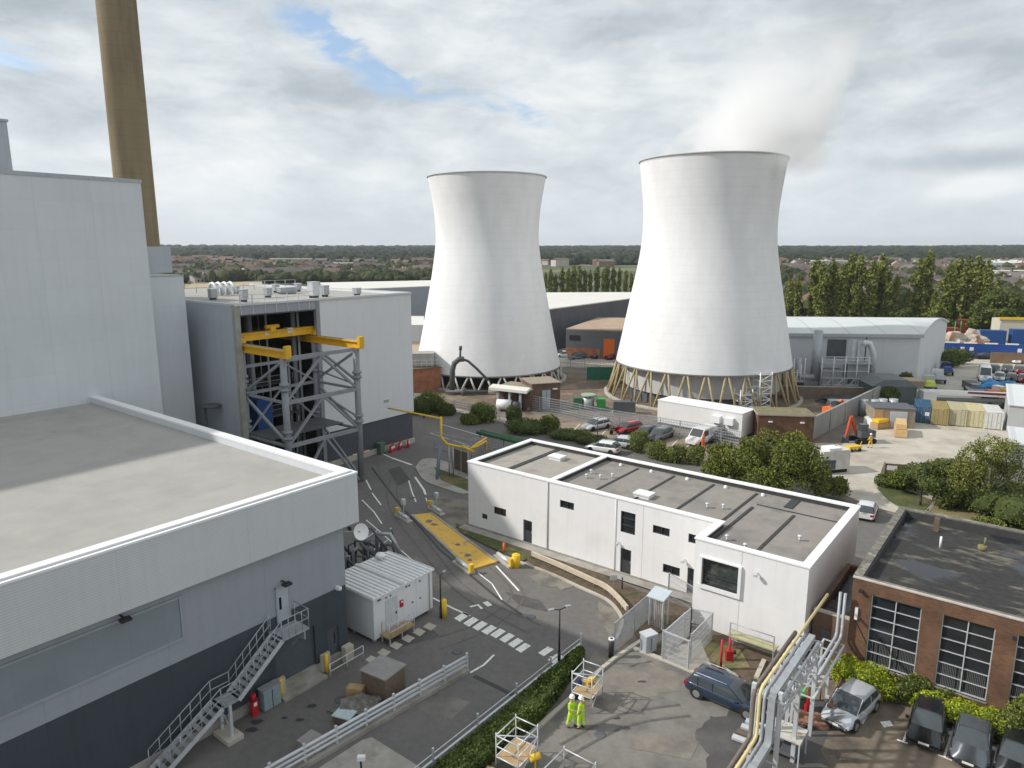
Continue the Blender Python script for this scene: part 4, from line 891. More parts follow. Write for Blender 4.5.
# wall furniture
for (x, y, z) in ((14.9, 0, 2.5), (26.2, BY, 4.7), (21.9, 0, 2.6), (20.1, 0, 2.6)):
    m = MB(); m.box(x - .03, y - .3, z, x + .03, y, z + .05); m.box(x - .1, y - .42, z - .12, x + .1, y - .2, z + .04); m.build('wall_light', 'steel_light', t)
m = MB(); m.tube([(8.45, -.05, .2), (8.45, -.05, HT)], .05, 8); m.build('downpipe', mat('dp', (.55, .54, .52), .5), t)
m = MB(); m.tube([(14.6, -.05, .2), (14.6, -.05, HT)], .03, 8); m.build('downpipe', 'white_metal', t)
# link between the two buildings (low brick box, dark flat roof)
e = abthing('brick_link', 'low brown brick annex with sunken dark roof wedged between the white and brick buildings', 'annex', -9.58, 41.3)
m = MB(); m.box(0, 0, 0, 2.1, .3, 2.9); m.box(1.9, .3, 0, 2.1, 8, 2.9); m.box(0, .3, 0, .3, 8, 2.9); m.box(.3, 7.7, 0, 1.9, 8, 2.9); m.build('wall', 'brick_brown', e); MB().box(.3, .3, 2.1, 1.9, 7.7, 2.45).build('roof', 'roof_old', e)
m = MB(); m.box(-.02, -.04, 2.9, 2.1, .34, 2.97); m.build('coping', 'concrete_pale', e)
MB().box(.5, -.06, 1.2, 1.0, 0, 1.9).build('vent', 'steel_dark', e)

# ================================================================ BRICK BUILDING AT THE RIGHT
OA2, OB2 = -7.45, 40.35
t = abthing('brick_building', 'brick building with wet dark flat roof and tall gridded windows', 'building', OA2, OB2)
LN2 = 26; D2 = 13.6; H2 = 6.0
wins = [(.98, 3.4, 1.15, 5.25), (4.35, 6.65, 1.15, 5.25), (7.55, 9.85, 1.15, 5.25), (10.75, 13.05, 1.15, 5.25)]
m = MB(); wall_open(m, 0, LN2, 0, .35, 0, H2, [w_ + ('',) for w_ in wins]); m.box(0, .35, 0, .35, D2, H2); m.box(.35, D2 - .35, 0, LN2, D2, H2); m.build('wall', 'brick', t)
for (a, b, c, d_) in wins:
    f = MB()
    f.box(a, .1, c, b, .2, c + .05); f.box(a, .1, d_ - .05, b, .2, d_); f.box(a, .1, c + .05, a + .05, .2, d_ - .05); f.box(b - .05, .1, c + .05, b, .2, d_ - .05); f.box((a + b) / 2 - .025, .1, c + .05, (a + b) / 2 + .025, .2, d_ - .05)
    for k in range(1, 6):
        z = c + (d_ - c) * k / 6; f.box(a + .05, .12, z - .017, (a + b) / 2 - .025, .19, z + .017); f.box((a + b) / 2 + .025, .12, z - .017, b - .05, .19, z + .017)
    w_ = f.build('window', 'steel_light', t); MB().box(a + .03, .21, c + .03, b - .03, .23, d_ - .03).build('pane', 'glass', w_)
    bl_ = MB(); rr = random.Random(int(a * 10))
    k = a + .1
    while k < b - .1:
        if rr.random() < .85: bl_.box(k, .196, c + .1, k + .03, .206, c + 1.32)
        k += .075
    bl_.build('vertical_blind', mat('blind', (.13, .13, .13), .6), w_)
    MB().box(a - .05, -.05, c - .09, b + .05, .1, c).build('window_sill', 'concrete', w_)
m = MB(); m.box(-.03, -.05, H2, LN2, .14, H2 + .07); m.build('front_coping', mat('old_coping', (.50, .45, .41), .8, .2, 2), t)
m = MB(); m.box(-.05, .14, H2, .4, D2 + .05, H2 + .08); m.box(.4, D2 - .4, H2, LN2, D2 + .05, H2 + .08); m.box(.4, .14, H2, LN2, .4, H2 + .05); m.build('coping', mat('mossy_coping', (.16, .15, .125), .9, .4, 2.5, col2=(.28, .26, .22), c2scale=1.5), t)
m = MB(); m.box(.35, .35, 5.0, .5, D2 - .35, H2); m.box(.5, D2 - .5, 5.0, LN2, D2 - .35, H2); m.build('parapet_upstand', 'roof_seam', t)
MB().box(.35, .35, 5.2, LN2, D2 - .35, 5.55).build('roof', 'roof_old', t)
def puddle(pts, z):
    p = [L(*at(x, y, z)) for x, y in pts]; p = sm2([(a - OA2, b - OB2) for a, b in p] + [(p[0][0] - OA2, p[0][1] - OB2)], 5)[:-1]
    mm = MB(); mm.sheet(p, z + .004); mm.build('rain_puddle', 'puddle', t)
0 and puddle([(925, 545), (935, 541), (968, 540), (966, 556), (972, 575), (955, 592), (938, 596), (932, 580), (945, 562)], 5.556)
0 and puddle([(1024, 552), (1012, 562), (1008, 580), (1000, 600), (1010, 612), (1050, 620), (1060, 560)], 5.556)
e = abthing('roof_pipe', 'short white vent pipe standing in the puddle on the brick building roof', 'vent pipe', *la(940, 548, 5.56), z=5.56); MB().tube([(0, 0, 0), (0, 0, .75)], .07, 8).build('pipe', 'white_metal', e)
e = abthing('roof_outlet', 'mossy raised outlet on the brick building roof', 'roof outlet', *la(982, 550, 5.56), z=5.56); m = MB(); m.tube([(0, 0, 0), (0, 0, .3)], .25, 8); m.tube([(.1, .1, .3), (.1, .1, .8)], .06, 8); m.build('outlet', mat('moss', (.22, .2, .09), .9, .3, 5), e)
e = abthing('roof_flue', 'short brown flue against the back parapet of the brick building roof', 'flue', *la(936, 531, 5.56) , z=5.56)
m = MB(); m.box(-.15, -.15, 0, .15, .15, .9); m.build('flue', 'render_brown', e)
for (x, z) in ((-.0, 5.3), (7.0, 5.0)):
    m = MB(); m.box(.35 + x, -.25, z, .55 + x, 0, z + .12); m.build('wall_light', 'black', t)
m = MB(); m.box(.25, -.12, 3.6, .4, 0, 4.3); m.build('wall_sensor', 'white_metal', t); m = MB(); m.beam((.3, -.03, 3.5), (1.0, -.03, 2.3), .03); m.build('cable', 'black', t)
# low plinth wall along the car park edge
e = abthing('low_wall', 'low brick retaining edge behind the parked dark cars', 'wall', OA2 + 1.5, OB2 - .8); MB().box(0, -.12, 0, 16, .1, .28).build('wall', 'brick_brown', e)
# ================================================================ COOLING TOWERS
def cooling(name_lb, X, Y, prof, Rg, zb, npair, legmat, inner, base_lb):
    t = thing('cooling_tower', name_lb, 'cooling tower', (X, Y), 0, 'cooling towers')
    # smooth the surveyed profile
    p = [(v[0], v[1]) for v in smooth([(r, z, 0) for r, z in prof], 5)]
    ztop = p[-1][1]; rt = p[-1][0]
    m = MB(); m.lathe(p + [(rt + .05, ztop)], 128); m.lathe([(rt - .3, ztop)] + [(r - .35, z) for r, z in reversed(p[:-1])], 128); k = MB()
    m.lathe([(p[0][0] - .35, p[0][1]), (p[0][0], p[0][1])], 128); m.build('shell', 'tower', t)
    m = MB(); m.lathe([(rt + .03, ztop - .22), (rt + .14, ztop - .18), (rt + .14, ztop + .02), (rt - .32, ztop + .04), (rt - .32, ztop - .3)], 128); m.build('rim', mat('tower_rim', (.5, .51, .51), .8, .1, 1), t)
    m = MB(); m.lathe([(p[0][0] + .03, zb - .02), (p[0][0] + .06, zb - .25), (p[0][0] - .4, zb - .25), (p[0][0] - .4, zb)], 128); m.build('ring_beam', mat('ring_beam', (.30, .30, .29), .8, .1, 1), t)
    rb = p[0][0] - .12
    for k in range(npair):
        th0 = 2 * pi * k / npair
        for s_ in (-1, 1):
            th1 = th0 + s_ * pi / npair * .86
            m = MB(); m.tube([(Rg * cos(th0 + s_ * .01), Rg * sin(th0 + s_ * .01), 0), (rb * cos(th1), rb * sin(th1), zb - .2)], .17, 6); m.build('leg', legmat, t)
    m = MB(); m.lathe([(Rg + .5, 0), (Rg + .5, .35), (Rg - .4, .35), (Rg - .4, 0)], 64); m.build('basin_kerb', 'concrete', t)
    if inner:
        m = MB(); m.lathe([(rb - 1.5, 1.7), (rb - 1.5, zb - .3)], 72); m.build('inner_louvre', 'tank_grey', t)
        m = MB(); m.lathe([(rb - 1.9, 0), (rb - 1.9, 1.7)], 72); m.build('inner_basin', 'steel_dark', t)
    else:
        m = MB(); m.lathe([(rb - 3, 0), (rb - 3, zb + 1)], 48); m.build('inner_fill', 'darkhole', t)
    return t
profR = [(14.0, 5.6), (13.28, 9.2), (12.05, 15.6), (10.95, 21.2), (10.42, 25.1), (10.33, 29.0), (10.65, 32.9), (11.2, 37.3)]
cooling('nearer white cooling tower with steam drifting off its rim, on tan legs', 31.35, 115.0, profR, 15.4, 5.6, 30, 'tower_leg_tan', True, '')
profL = [(13.45, 2.6), (12.45, 6.9), (11.4, 12.2), (10.45, 17.2), (9.95, 20.0), (9.38, 24.1), (9.3, 27.2), (9.55, 30.6), (10.1, 34.0), (10.5, 36.2)]
cooling('farther white cooling tower without steam, with a dark pipe arching at its foot', -4.45, 130.0, profL, 14.1, 2.6, 30, 'tower_leg_grey', False, '')
# steam
def steam():
    import bmesh
    mb = MB(); mb.box(-30, -16, -4, 62, 16, 44)
    m = bpy.data.materials.new('steam'); m.use_nodes = True; T = m.node_tree; n = T.nodes; l = T.links
    n.remove(n['Principled BSDF']); out = n['Material Output']
    pv = n.new('ShaderNodeVolumePrincipled'); pv.inputs['Color'].default_value = (1, 1, 1, 1); pv.inputs['Anisotropy'].default_value = 0.0
    tcn = n.new('ShaderNodeTexCoord'); sp = n.new('ShaderNodeSeparateXYZ'); l.new(tcn.outputs['Object'], sp.inputs[0])
    def mm(op, a, b=0.0, clamp=False):
        q = n.new('ShaderNodeMath'); q.operation = op; q.use_clamp = clamp
        for i, v in enumerate((a, b)):
            if isinstance(v, bpy.types.NodeSocket): l.new(v, q.inputs[i])
            else: q.inputs[i].default_value = v
        return q.outputs[0]
    x, y, z = sp.outputs
    zc = mm('MAXIMUM', z, 0.0)
    # axis of the plume leans gently to the right and widens with height
    ax = mm('ADD', mm('MULTIPLY', zc, 0.72), 2.0)
    rad = mm('ADD', mm('MULTIPLY', zc, 0.42), 8.5)
    u = mm('DIVIDE', mm('SUBTRACT', x, ax), rad); v = mm('DIVIDE', y, rad)
    rr_ = mm('SQRT', mm('ADD', mm('MULTIPLY', u, u), mm('MULTIPLY', v, v)))
    nz = n.new('ShaderNodeTexNoise'); nz.inputs['Scale'].default_value = .12; nz.inputs['Detail'].default_value = 5; nz.inputs['Roughness'].default_value = .55; nz.inputs['Distortion'].default_value = .5; l.new(tcn.outputs['Object'], nz.inputs['Vector'])
    edge = mm('SUBTRACT', 1.0, rr_)
    d = mm('ADD', edge, mm('MULTIPLY', mm('SUBTRACT', nz.outputs[0], .50), 3.4))
    d = mm('MULTIPLY', d, 1.0, True)
    fade = mm('SUBTRACT', 1.0, mm('DIVIDE', zc, 23.0), True); fade = mm('MULTIPLY', fade, fade)
    floor_ = mm('MULTIPLY', mm('ADD', z, mm('MULTIPLY', nz.outputs[0], 1.5)), .5, True)
    dens = mm('MULTIPLY', mm('MULTIPLY', d, fade), mm('MULTIPLY', floor_, 0.7))
    # steam spilling over the right hand lip
    s_ = mm('SUBTRACT', 1.0, mm('SQRT', mm('ADD', mm('POWER', mm('DIVIDE', mm('ADD', x, -9.5), 5.5), 2.0), mm('ADD', mm('POWER', mm('DIVIDE', mm('ADD', y, 9.0), 6.5), 2.0), mm('POWER', mm('DIVIDE', mm('ADD', z, .3), 3.0), 2.0)))), True)
    s_ = mm('MULTIPLY', mm('MULTIPLY', s_, mm('MULTIPLY', mm('SUBTRACT', nz.outputs[0], .3), 3.0, True)), .45)
    l.new(mm('ADD', dens, s_), pv.inputs['Density']); l.new(pv.outputs[0], out.inputs['Volume'])
    o = mb.build('steam_plume', m, None, (31.6, 115.0, 36.9), 0, 'thin white steam rising and drifting right from the nearer cooling tower', 'steam', kind='stuff')
    return o
steam()
scene.cycles.volume_bounces = 8; scene.cycles.max_bounces = 12
# pipe arch at foot of left tower
Y0 = 114.6
def pz(px, py, Y): 
    r = ray(px, py); k = Y / r[1]; return (r[0] * k, Y, CAMH + r[2] * k)
t = thing('arched_pipe', 'dark lagged pipe arching up from the ground at the foot of the farther tower', 'pipe', (0, 0), 0)
m = MB(); m.tube([pz(452, 392, Y0), pz(452.5, 370, Y0), pz(454.5, 363, Y0), pz(459, 359.5, Y0), pz(464, 359, Y0)], .45, 12); m.tube([pz(462, 359, Y0), pz(468, 361, Y0), pz(476, 368, Y0), pz(486, 378, Y0), pz(488, 381, Y0)], .22, 10); m.build('pipe', 'steel_dark', t)
m = MB(); m.tube([pz(460, 361, Y0), pz(460.5, 348, Y0)], .18, 8); m.tube([pz(460.5, 350, Y0), pz(460.5, 346, Y0)], .26, 8); m.build('valve', 'steel_dark', t)
m = MB(); x_, y_, _ = pz(458, 390, Y0); m.tube([(x_ - 2, y_ - .5, .5), (x_ + 5, y_ - .5, .5)], .3, 10); m.tube([(x_ + 1, y_ - 1, 0), (x_ + 1, y_ - 1, 1.2)], .4, 10); m.build('manifold', 'steel_dark', t)
# scaffold staircase against the right tower
x_, y_ = at(757, 412)
t = thing('scaffold_tower', 'white scaffold stair tower against the legs of the nearer cooling tower', 'scaffolding', (x_, y_ - .5), .3)
for (dx, dy, n_, h_) in ((0, 0, 3, 6.0), (-3.2, 0, 1, 3.6), (-1.6, 1.0, 1, 4.4)):
    for i in range(2):
        for j in range(2): MB().tube([(dx + i * 2.0, dy + j * 1.6, 0), (dx + i * 2.0, dy + j * 1.6, h_)], .085, 6).build('standard', 'white_metal', t)
    z = .9; m = MB(); k = 0
    while z < h_:
        for a, b in (((0, 0), (2, 0)), ((0, 1.6), (2, 1.6)), ((0, 0), (0, 1.6)), ((2, 0), (2, 1.6))): m.tube([(dx + a[0], dy + a[1], z), (dx + b[0], dy + b[1], z)], .075, 5)
        a, b = ((0, 0), (2, 0)) if k % 2 else ((2, 0), (0, 0)); m.tube([(dx + a[0], dy + a[1], z - .9), (dx + b[0], dy + b[1], z)], .07, 5); z += .95; k += 1
    m.build('ledgers', 'white_metal', t)
# ================================================================ SWITCHGEAR CABIN
KA, KB = -31.0, 25.95
t = abthing('switchgear_cabin', 'white steel cabin with ribbed white roof between the dark wall and the road', 'cabin', KA, KB)
KD, KW, KH = -4.3, 5.1, 2.95
MB().box(KD, 0, .25, 0, KW, KH - .02).build('wall', mat('cabin_wall', (.80, .81, .82), .5, .04, 2, panel=[(1, 1.2, .03, .3), (0, 1.2, .03, .3)]), t)
m = MB()
for x in (KD + .1, -2.2, -.35):
    for y in (.1, KW / 2, KW - .3): m.box(x, y, 0, x + .2, y + .2, .25)
m.build('feet', 'steel', t)
m = MB(); m.box(KD - .1, -.12, KH, .12, KW + .12, KH + .10)
m.build('roof', 'white_metal', t)
m = MB(); n_ = 16
for k in range(n_ + 1):
    y = -.08 + (KW + .12) * k / n_; m.box(KD - .08, y, KH + .10, .09, y + .07, KH + .16)
m.box(KD - .1, KW * .44, KH + .10, .11, KW * .44 + .18, KH + .22)
m.build('roof_ribs', mat('roof_rib', (.62, .62, .62), .5), t)
d_ = MB().box(.0, .95, .35, .04, 1.95, 2.5).build('door', mat('cabdoor', (.58, .60, .62), .5), t); MB().box(.04, 1.75, 1.3, .07, 1.85, 1.45).build('handle', 'black', d_)
m = MB(); m.box(.0, KW - .35, .3, .05, KW - .27, KH - .1); m.build('downpipe', 'steel', t)
m = MB()
for y, z in ((.35, 2.7), (.5, 2.7), (1.0, 2.62), (1.35, 2.62), (2.7, 2.68), (2.95, 2.66), (3.9, 2.6), (3.2, 1.4), (3.9, 1.4)): m.box(.0, y, z, .05, y + .1, z + .09)
m.build('vents', 'steel_dark', t)
m = MB(); m.box(.0, 2.15, 1.55, .1, 2.4, 2.0); m.build('fire_sign', 'red', t); MB().box(.1, 2.2, 1.85, .11, 2.35, 1.97).build('sign_label', 'white_metal', t)
s = abthing('timber_platform', 'small timber access platform with rails in front of the white cabin door', 'platform', KA + .5, KB + 1.5)
MB().box(-.4, -1.1, .42, .4, 1.1, .52).build('deck', 'timber', s)
m = MB()
for x in (-.35, .35):
    for y in (-1.0, 0, 1.0): m.box(x - .04, y - .04, 0, x + .04, y + .04, .42)
m.build('frame', 'steel', s)
m = MB()
for z in (.85, 1.35): m.tube([(.38, -1.05, z), (.38, 1.05, z)], .03, 6)
for y in (-1.05, -.35, .35, 1.05): m.tube([(.38, y, .5), (.38, y, 1.37)], .03, 6)
m.tube([(-.3, -1.05, .5), (-.3, -1.05, 1.37), (.38, -1.05, 1.37)], .03, 6); m.build('guard_rail', 'steel_light', s)
m = MB(); m.box(.36, -.95, .55, .4, .3, .8); m.build('kick_board', 'timber', s)
e = abthing('cabin_vent', 'small white mushroom vent on the far edge of the cabin roof', 'roof vent', KA - 3.8, KB + 4.0, z=KH + .1); m = MB(); m.lathe([(.15, 0), (.15, .2), (.38, .25), (.3, .4), (.01, .42)], 14); m.build('cowl', 'white_metal', e)
# pipework plant behind the cabin
e = abthing('process_pipework', 'tangle of dark insulated pipes and valves behind the white cabin', 'pipework', -38.0, 28.5)
rr = random.Random(3)
for k in range(22):
    x = rr.uniform(-3, .8); y = rr.uniform(.5, 5.0); z = rr.uniform(1.2, 3.6)
    m = MB(); m.tube([(x, y, 0), (x, y, z), (x + rr.uniform(-1.5, 1.5), y + .2, z + .2), (x + rr.uniform(-1.8, 1.8), y + 1.2, z * .4)], rr.uniform(.06, .16), 8); m.build('pipe', rr.choice(['steel_dark', 'steel', 'gantry', 'steel_dark']), e)
m = MB()
for k in range(6): m.tube([(-3 + k * .8, 6.0 - k * .1, 0), (-3 + k * .8, 6.0 - k * .1, 1.2)], .04, 6)
m.tube([(-3, 6, 1.2), (1, 5.5, 1.2)], .04, 6); m.build('guard_rail', 'steel', e)
# lamp posts
def lamp(px, py, ytop, lb, arms=1, ang=0.0, col='black'):
    x, y = at(px, py); h_ = Zt(y, ytop)
    e = thing('street_lamp', lb, 'street lamp', (x, y), ang, 'lamp posts')
    m = MB(); m.tube([(0, 0, 0), (0, 0, h_)], .07, 8, .045); m.tube([(0, 0, 0), (0, 0, .8)], .10, 8); m.build('post', col, e)
    for s_ in ([1] if arms == 1 else [-1, 1]):
        m = MB(); m.beam((0, 0, h_ - .05), (s_ * .45, 0, h_ + .06), .05); m.build('arm', col, e)
        m = MB(); m.box(min(s_ * .38, s_ * .7), -.08, h_ + .03, max(s_ * .38, s_ * .7), .08, h_ + .11); m.build('lantern', 'steel', e)
lamp(559, 664, 609, 'black street lamp on the kerb at the right end of the crossing', 2, .4)
lamp(441, 618, 576, 'black lamp post behind the white cabin by the yellow bollard', 1, 1.2)
lamp(393, 548, 532, 'short black post beside the road behind the white cabin', 1, 2.0)
lamp(920, 506, 464, 'dark lamp post with white globe head on the grass verge', 1, 2.5)
lamp(597, 452, 418, 'thin lamp post in the car park beyond the white building', 1, 0)
lamp(424, 418, 398, 'thin lamp post left of the bushes below the farther tower', 1, 0)
def bollard(px, py, lb, h_=1.0, m_='yellow', r_=.14, nm='yellow_bollard'):
    x, y = at(px, py); e = thing(nm, lb, 'bollard', (x, y)); m = MB(); m.tube([(0, 0, 0), (0, 0, h_)], r_, 12); m.build('post', m_, e)
    m = MB(); m.lathe([(r_ + .01, h_), (r_ * .6, h_ + .08), (.001, h_ + .1)], 12); m.build('cap', m_, e)
    return e
bollard(444, 617, 'yellow bollard at the near corner of the white cabin', 1.2, r_=.2)
e = bollard(516, 567, 'yellow post box shaped bollard by the near right end of the weighbridge', 1.0, r_=.32)
bollard(504, 553, 'small orange cone like post beside the weighbridge lawn', .8, 'orange', .1, 'orange_post')
bollard(622, 590, 'short dark post in the planting strip', .9, 'black', .05, 'marker_post')
e = bollard(611, 657, 'black cylindrical bollard with white top at the yard entrance', 1.15, 'black', .16, 'black_bollard')
MB().tube([(0, 0, 1.12), (0, 0, 1.22)], .18, 12).build('white_top', 'white_metal', e)
e = bollard(578, 698, 'navy blue bollard at the end of the hedge', 1.0, 'navy', .2, 'blue_bollard')
x, y = at(692, 590)
# timber crash rail in the planting strip
t = thing('crash_rail', 'long weathered timber crash rail curving along the planting strip', 'barrier', at(532, 560))
o_ = at(532, 560); pts = [(p[0] - o_[0], p[1] - o_[1]) for p in sm2(PX([(532, 560), (560, 572), (590, 586), (606, 594), (618, 605), (627, 616)]), 4)]
m = MB(); m.ribbon(pts, .18, .72, .38); m.build('rail', mat('pale_timber', (.55, .47, .36), .85, .15, 3), t)
for k in range(0, len(pts), 3):
    x, y = pts[k]; MB().box(x - .1, y + .1, 0, x + .1, y + .3, .6).build('post', 'timber_grey', t)
# small sign on post by the white building
x, y = at(612, 590)
e = thing('small_sign', 'small pale sign on a short post in the planting strip', 'sign', at(613, 592)); MB().tube([(0, 0, 0), (0, 0, 1.2)], .03, 6).build('post', 'steel', e); MB().box(-.25, -.03, .9, .25, .01, 1.3).build('board', 'steel_light', e)
# ---------------------------------------------------------------- fences of the fenced pen by the white building
def mesh_fence(name, lb, pts, h_, z0=0, group=None, m_='steel', step=.11, wire=.014, post_every=2.4, top=True):
    o = pts[0]; e = thing(name, lb, 'fence', (o[0], o[1], z0), 0, group)
    w_ = MB()
    for a, b in zip(pts, pts[1:]):
        a = Vector((a[0] - o[0], a[1] - o[1], 0)); b = Vector((b[0] - o[0], b[1] - o[1], 0)); d = b - a; n_ = max(2, int(d.length / step)); u = d.normalized()
        for k in range(n_ + 1):
            p = a + d * (k / n_); w_.beam((p.x, p.y, .05), (p.x, p.y, h_), wire * 1.6, wire)
        for k in range(int(h_ / .35) + 1):
            z = .08 + k * .35
            if z < h_: w_.beam((a.x, a.y, z), (b.x, b.y, z), wire, wire * 1.6)
    w_.build('mesh_panel', m_, e)
    for a, b in zip(pts, pts[1:]):
        a = Vector((a[0] - o[0], a[1] - o[1], 0)); b = Vector((b[0] - o[0], b[1] - o[1], 0)); d = b - a; n_ = max(1, round(d.length / post_every))
        for k in range(n_ + 1):
            if k == n_ and (b - Vector((pts[-1][0] - o[0], pts[-1][1] - o[1], 0))).length > .01: continue
            p = a + d * (k / n_); MB().box(p.x - .04, p.y - .04, 0, p.x + .04, p.y + .04, h_ + .05).build('post', m_, e)
        if top: m = MB(); m.beam((a.x, a.y, h_), (b.x, b.y, h_), .05, .05); m.build('top_rail', m_, e)
    return e
mesh_fence('mesh_fence', 'galvanised mesh fence running from the black bollard to the little roofed gate', PX([(614, 652), (634, 634), (652, 617)]), 1.9, step=.05)
mesh_fence('mesh_fence', 'galvanised mesh fence between the roofed gate and the white end block', [at(668, 600), W(-16.85, 41.2)], 2.0, step=.09)
mesh_fence('mesh_fence', 'pale mesh fence with a corner right of the small grey cabinet', [at(662, 660), at(688, 671), ], 1.9, step=.07, m_='steel_light')
mesh_fence('mesh_fence', 'pale mesh fence running back from the path toward the white end block', [at(664, 660), at(683, 642), at(690, 636)], 1.9, step=.06, m_='steel_light')
mesh_fence('mesh_fence', 'short pale mesh fence screen in front of the white end block corner', [at(690, 636), at(711, 641), at(690, 664)], 1.9, step=.09, m_='steel_light')
x, y = at(658, 626)
e = thing('roofed_gate', 'small grey turnstile shelter with pale sloping roof in the mesh fence', 'shelter', (x, y), TH)
for dx in (-.45, .45):
    for dy in (-.4, .4): MB().box(dx - .04, dy - .04, 0, dx + .04, dy + .04, 2.15).build('post', 'steel_light', e)
m = MB(); m.hexa([(-.6, -.6, 2.1), (.6, -.6, 2.1), (.6, .6, 2.3), (-.6, .6, 2.3), (-.6, -.6, 2.18), (.6, -.6, 2.18), (.6, .6, 2.38), (-.6, .6, 2.38)]); m.build('roof', mat('pale_blue_roof', (.50, .56, .60), .4, .05, 2), e)
m = MB()
for k in range(9): m.tube([(-.5 + k * .125, -.3, .1), (-.5 + k * .125, -.3, 2.1)], .02, 5)
m.build('turnstile_bars', 'steel_light', e)
e = thing('grey_cabinet', 'small grey cabinet with pale lid inside the fenced pen', 'cabinet', at(648, 651), .5)
MB().box(-.4, -.3, .08, .4, .3, 1.15).build('casing', mat('cab2', (.36, .39, .42), .5, .06, 3), e); MB().box(-.45, -.35, 1.15, .45, .35, 1.22).build('lid', 'steel_light', e); MB().box(-.05, -.315, .2, .0, -.3, 1.0).build('door_gap', 'steel_dark', e); MB().box(-.38, -.28, 0, .38, .28, .08).build('base', 'concrete', e)
# steel bench like platform
e = thing('access_platform', 'low steel walkway platform with yellowish boards by the white end block', 'platform', at(752, 655), TH)
MB().box(-1.4, -.35, .9, 1.4, .35, .98).build('deck', mat('board', (.42, .40, .24), .85, .2, 3), e)
for dx in (-1.3, 1.3):
    for dy in (-.3, .3): MB().box(dx - .03, dy - .03, 0, dx + .03, dy + .03, 1.8 if dy < 0 else .9).build('leg', 'steel', e)
m = MB(); m.tube([(-1.3, -.3, 1.4), (1.3, -.3, 1.4)], .03, 6); m.tube([(-1.3, -.3, 1.8), (1.3, -.3, 1.8)], .03, 6); m.tube([(-1.3, .3, .35), (1.3, .3, .35)], .03, 6); m.build('rail', 'steel', e)
MB().box(-1.5, .5, .2, 1.6, .62, .5).build('pale_beam', 'concrete_pale', e)
for i, (px, py, h_, lb) in enumerate([(720.5, 670, 1.9, 'tall thin red post on the rough ground behind the blue car'), (729, 661, 1.5, 'shorter red hydrant post to the right of the tall red post')]):
    e = thing('red_post', lb, 'post', at(px, py)); m = MB(); m.tube([(0, 0, 0), (0, 0, h_)], .07, 8); m.build('post', 'red', e)
    if i: MB().box(-.2, -.15, 0, .2, .15, .7).build('hydrant_box', 'red', e); m = MB(); m.tube([(.2, .1, .5), (.4, .1, .5)], .12, 8); m.build('outlet', 'black', e)
for i, (p, q, lb) in enumerate([((756, 680), (764, 662), 'pale timber sleeper lying beside the pipe bridge'), ((722, 668), (745, 684), 'pale pole lying on the rough ground by the blue car')]):
    a, b = at(*p), at(*q); e = thing('timber_sleeper', lb, 'timber', a); MB().beam((0, 0, .12), (b[0] - a[0], b[1] - a[1], .12), .25 if i == 0 else .1, .15 if i == 0 else .1).build('sleeper', 'concrete_pale', e)
# ---------------------------------------------------------------- barrier rails in the near yard
t = abthing('crash_barrier', 'long triple tube steel crash barrier on a concrete kerb in the near yard', 'barrier', -25.0, 27.2)
P0, P1_ = (0.0, 0.0), (-.55, -13.5)
a0, a1 = Vector((0, 0, 0)), Vector((-1.0, -14.5, 0))
ga = la(467, 671); gb = la(300, 768)
org = Vector((-25.0, 27.2)); A_ = Vector(ga) - org; B_ = Vector(gb) - org; B_ = A_ + (B_ - A_) * 1.3
d_ = (B_ - A_)
m = MB(); m.ribbon([tuple(A_ + d_ * 0), tuple(B_)], .5, .22, 0); m.build('kerb', 'concrete', t)
for z in (.42, .68, .94): MB().tube([(A_.x, A_.y, z), (B_.x, B_.y, z)], .085, 10).build('tube_rail', 'steel_light', t)
for k in range(9):
    p = A_ + d_ * (k / 8); MB().box(p.x - .06, p.y - .06, .2, p.x + .06, p.y + .06, 1.15).build('post', 'steel_light', t)
# brown hut with grey felt top and rubbish
hx, hy = at(384, 692)
e = thing('plywood_hut', 'brown boarded box with flat grey felt lid standing in the near yard', 'hut', (hx, hy), TH + .12)
MB().box(-.85, -.8, 0, .85, .8, 1.45).build('wall', mat('boarding', (.17, .125, .09), .9, .2, 3), e); m = MB(); m.box(-.92, -.87, 1.45, .92, .87, 1.52); m.build('lid', 'felt', e)
def crate(px, py, lb, sx, sy, sz, m_, rz=.0, top=None, nm='crate'):
    e = thing(nm, lb, 'crate', at(px, py), TH + rz); m = MB(); m.box(-sx / 2, -sy / 2, .1, sx / 2, sy / 2, sz)
    m.build('body', m_, e); m = MB(); m.box(-sx / 2, -sy / 2, 0, -sx / 2 + .12, sy / 2, .1); m.box(sx / 2 - .12, -sy / 2, 0, sx / 2, sy / 2, .1); m.build('runner', 'timber_grey', e)
    if top: MB().box(-sx / 2 - .03, -sy / 2 - .03, sz, sx / 2 + .03, sy / 2 + .03, sz + .06).build('cover', top, e)
crate(356, 698, 'tan open fronted box beside the brown boarded hut', .9, .5, .7, 'timber', .5)
crate(345, 722, 'low brown crate with pale blue cover near the crash barrier', 1.0, .7, .45, 'render_brown', .3, mat('pale_blue', (.50, .60, .62), .5, .1, 3))
crate(314, 748, 'low grey brown crate at the near end of the rubbish heap', 1.3, .9, .4, 'timber_grey', .1, 'felt')
x, y = at(362, 712)
e = thing('rubble_heap', 'grey heap of sheeting and rubble beside the boarded hut', 'heap', (x, y)); m = MB(); blob(m, (0, 0, .1), (1.3, .8, .55), .8, 3, 2); m.build('heap', mat('rubble', (.18, .165, .15), .95, .5, 4, bump=.6), e)
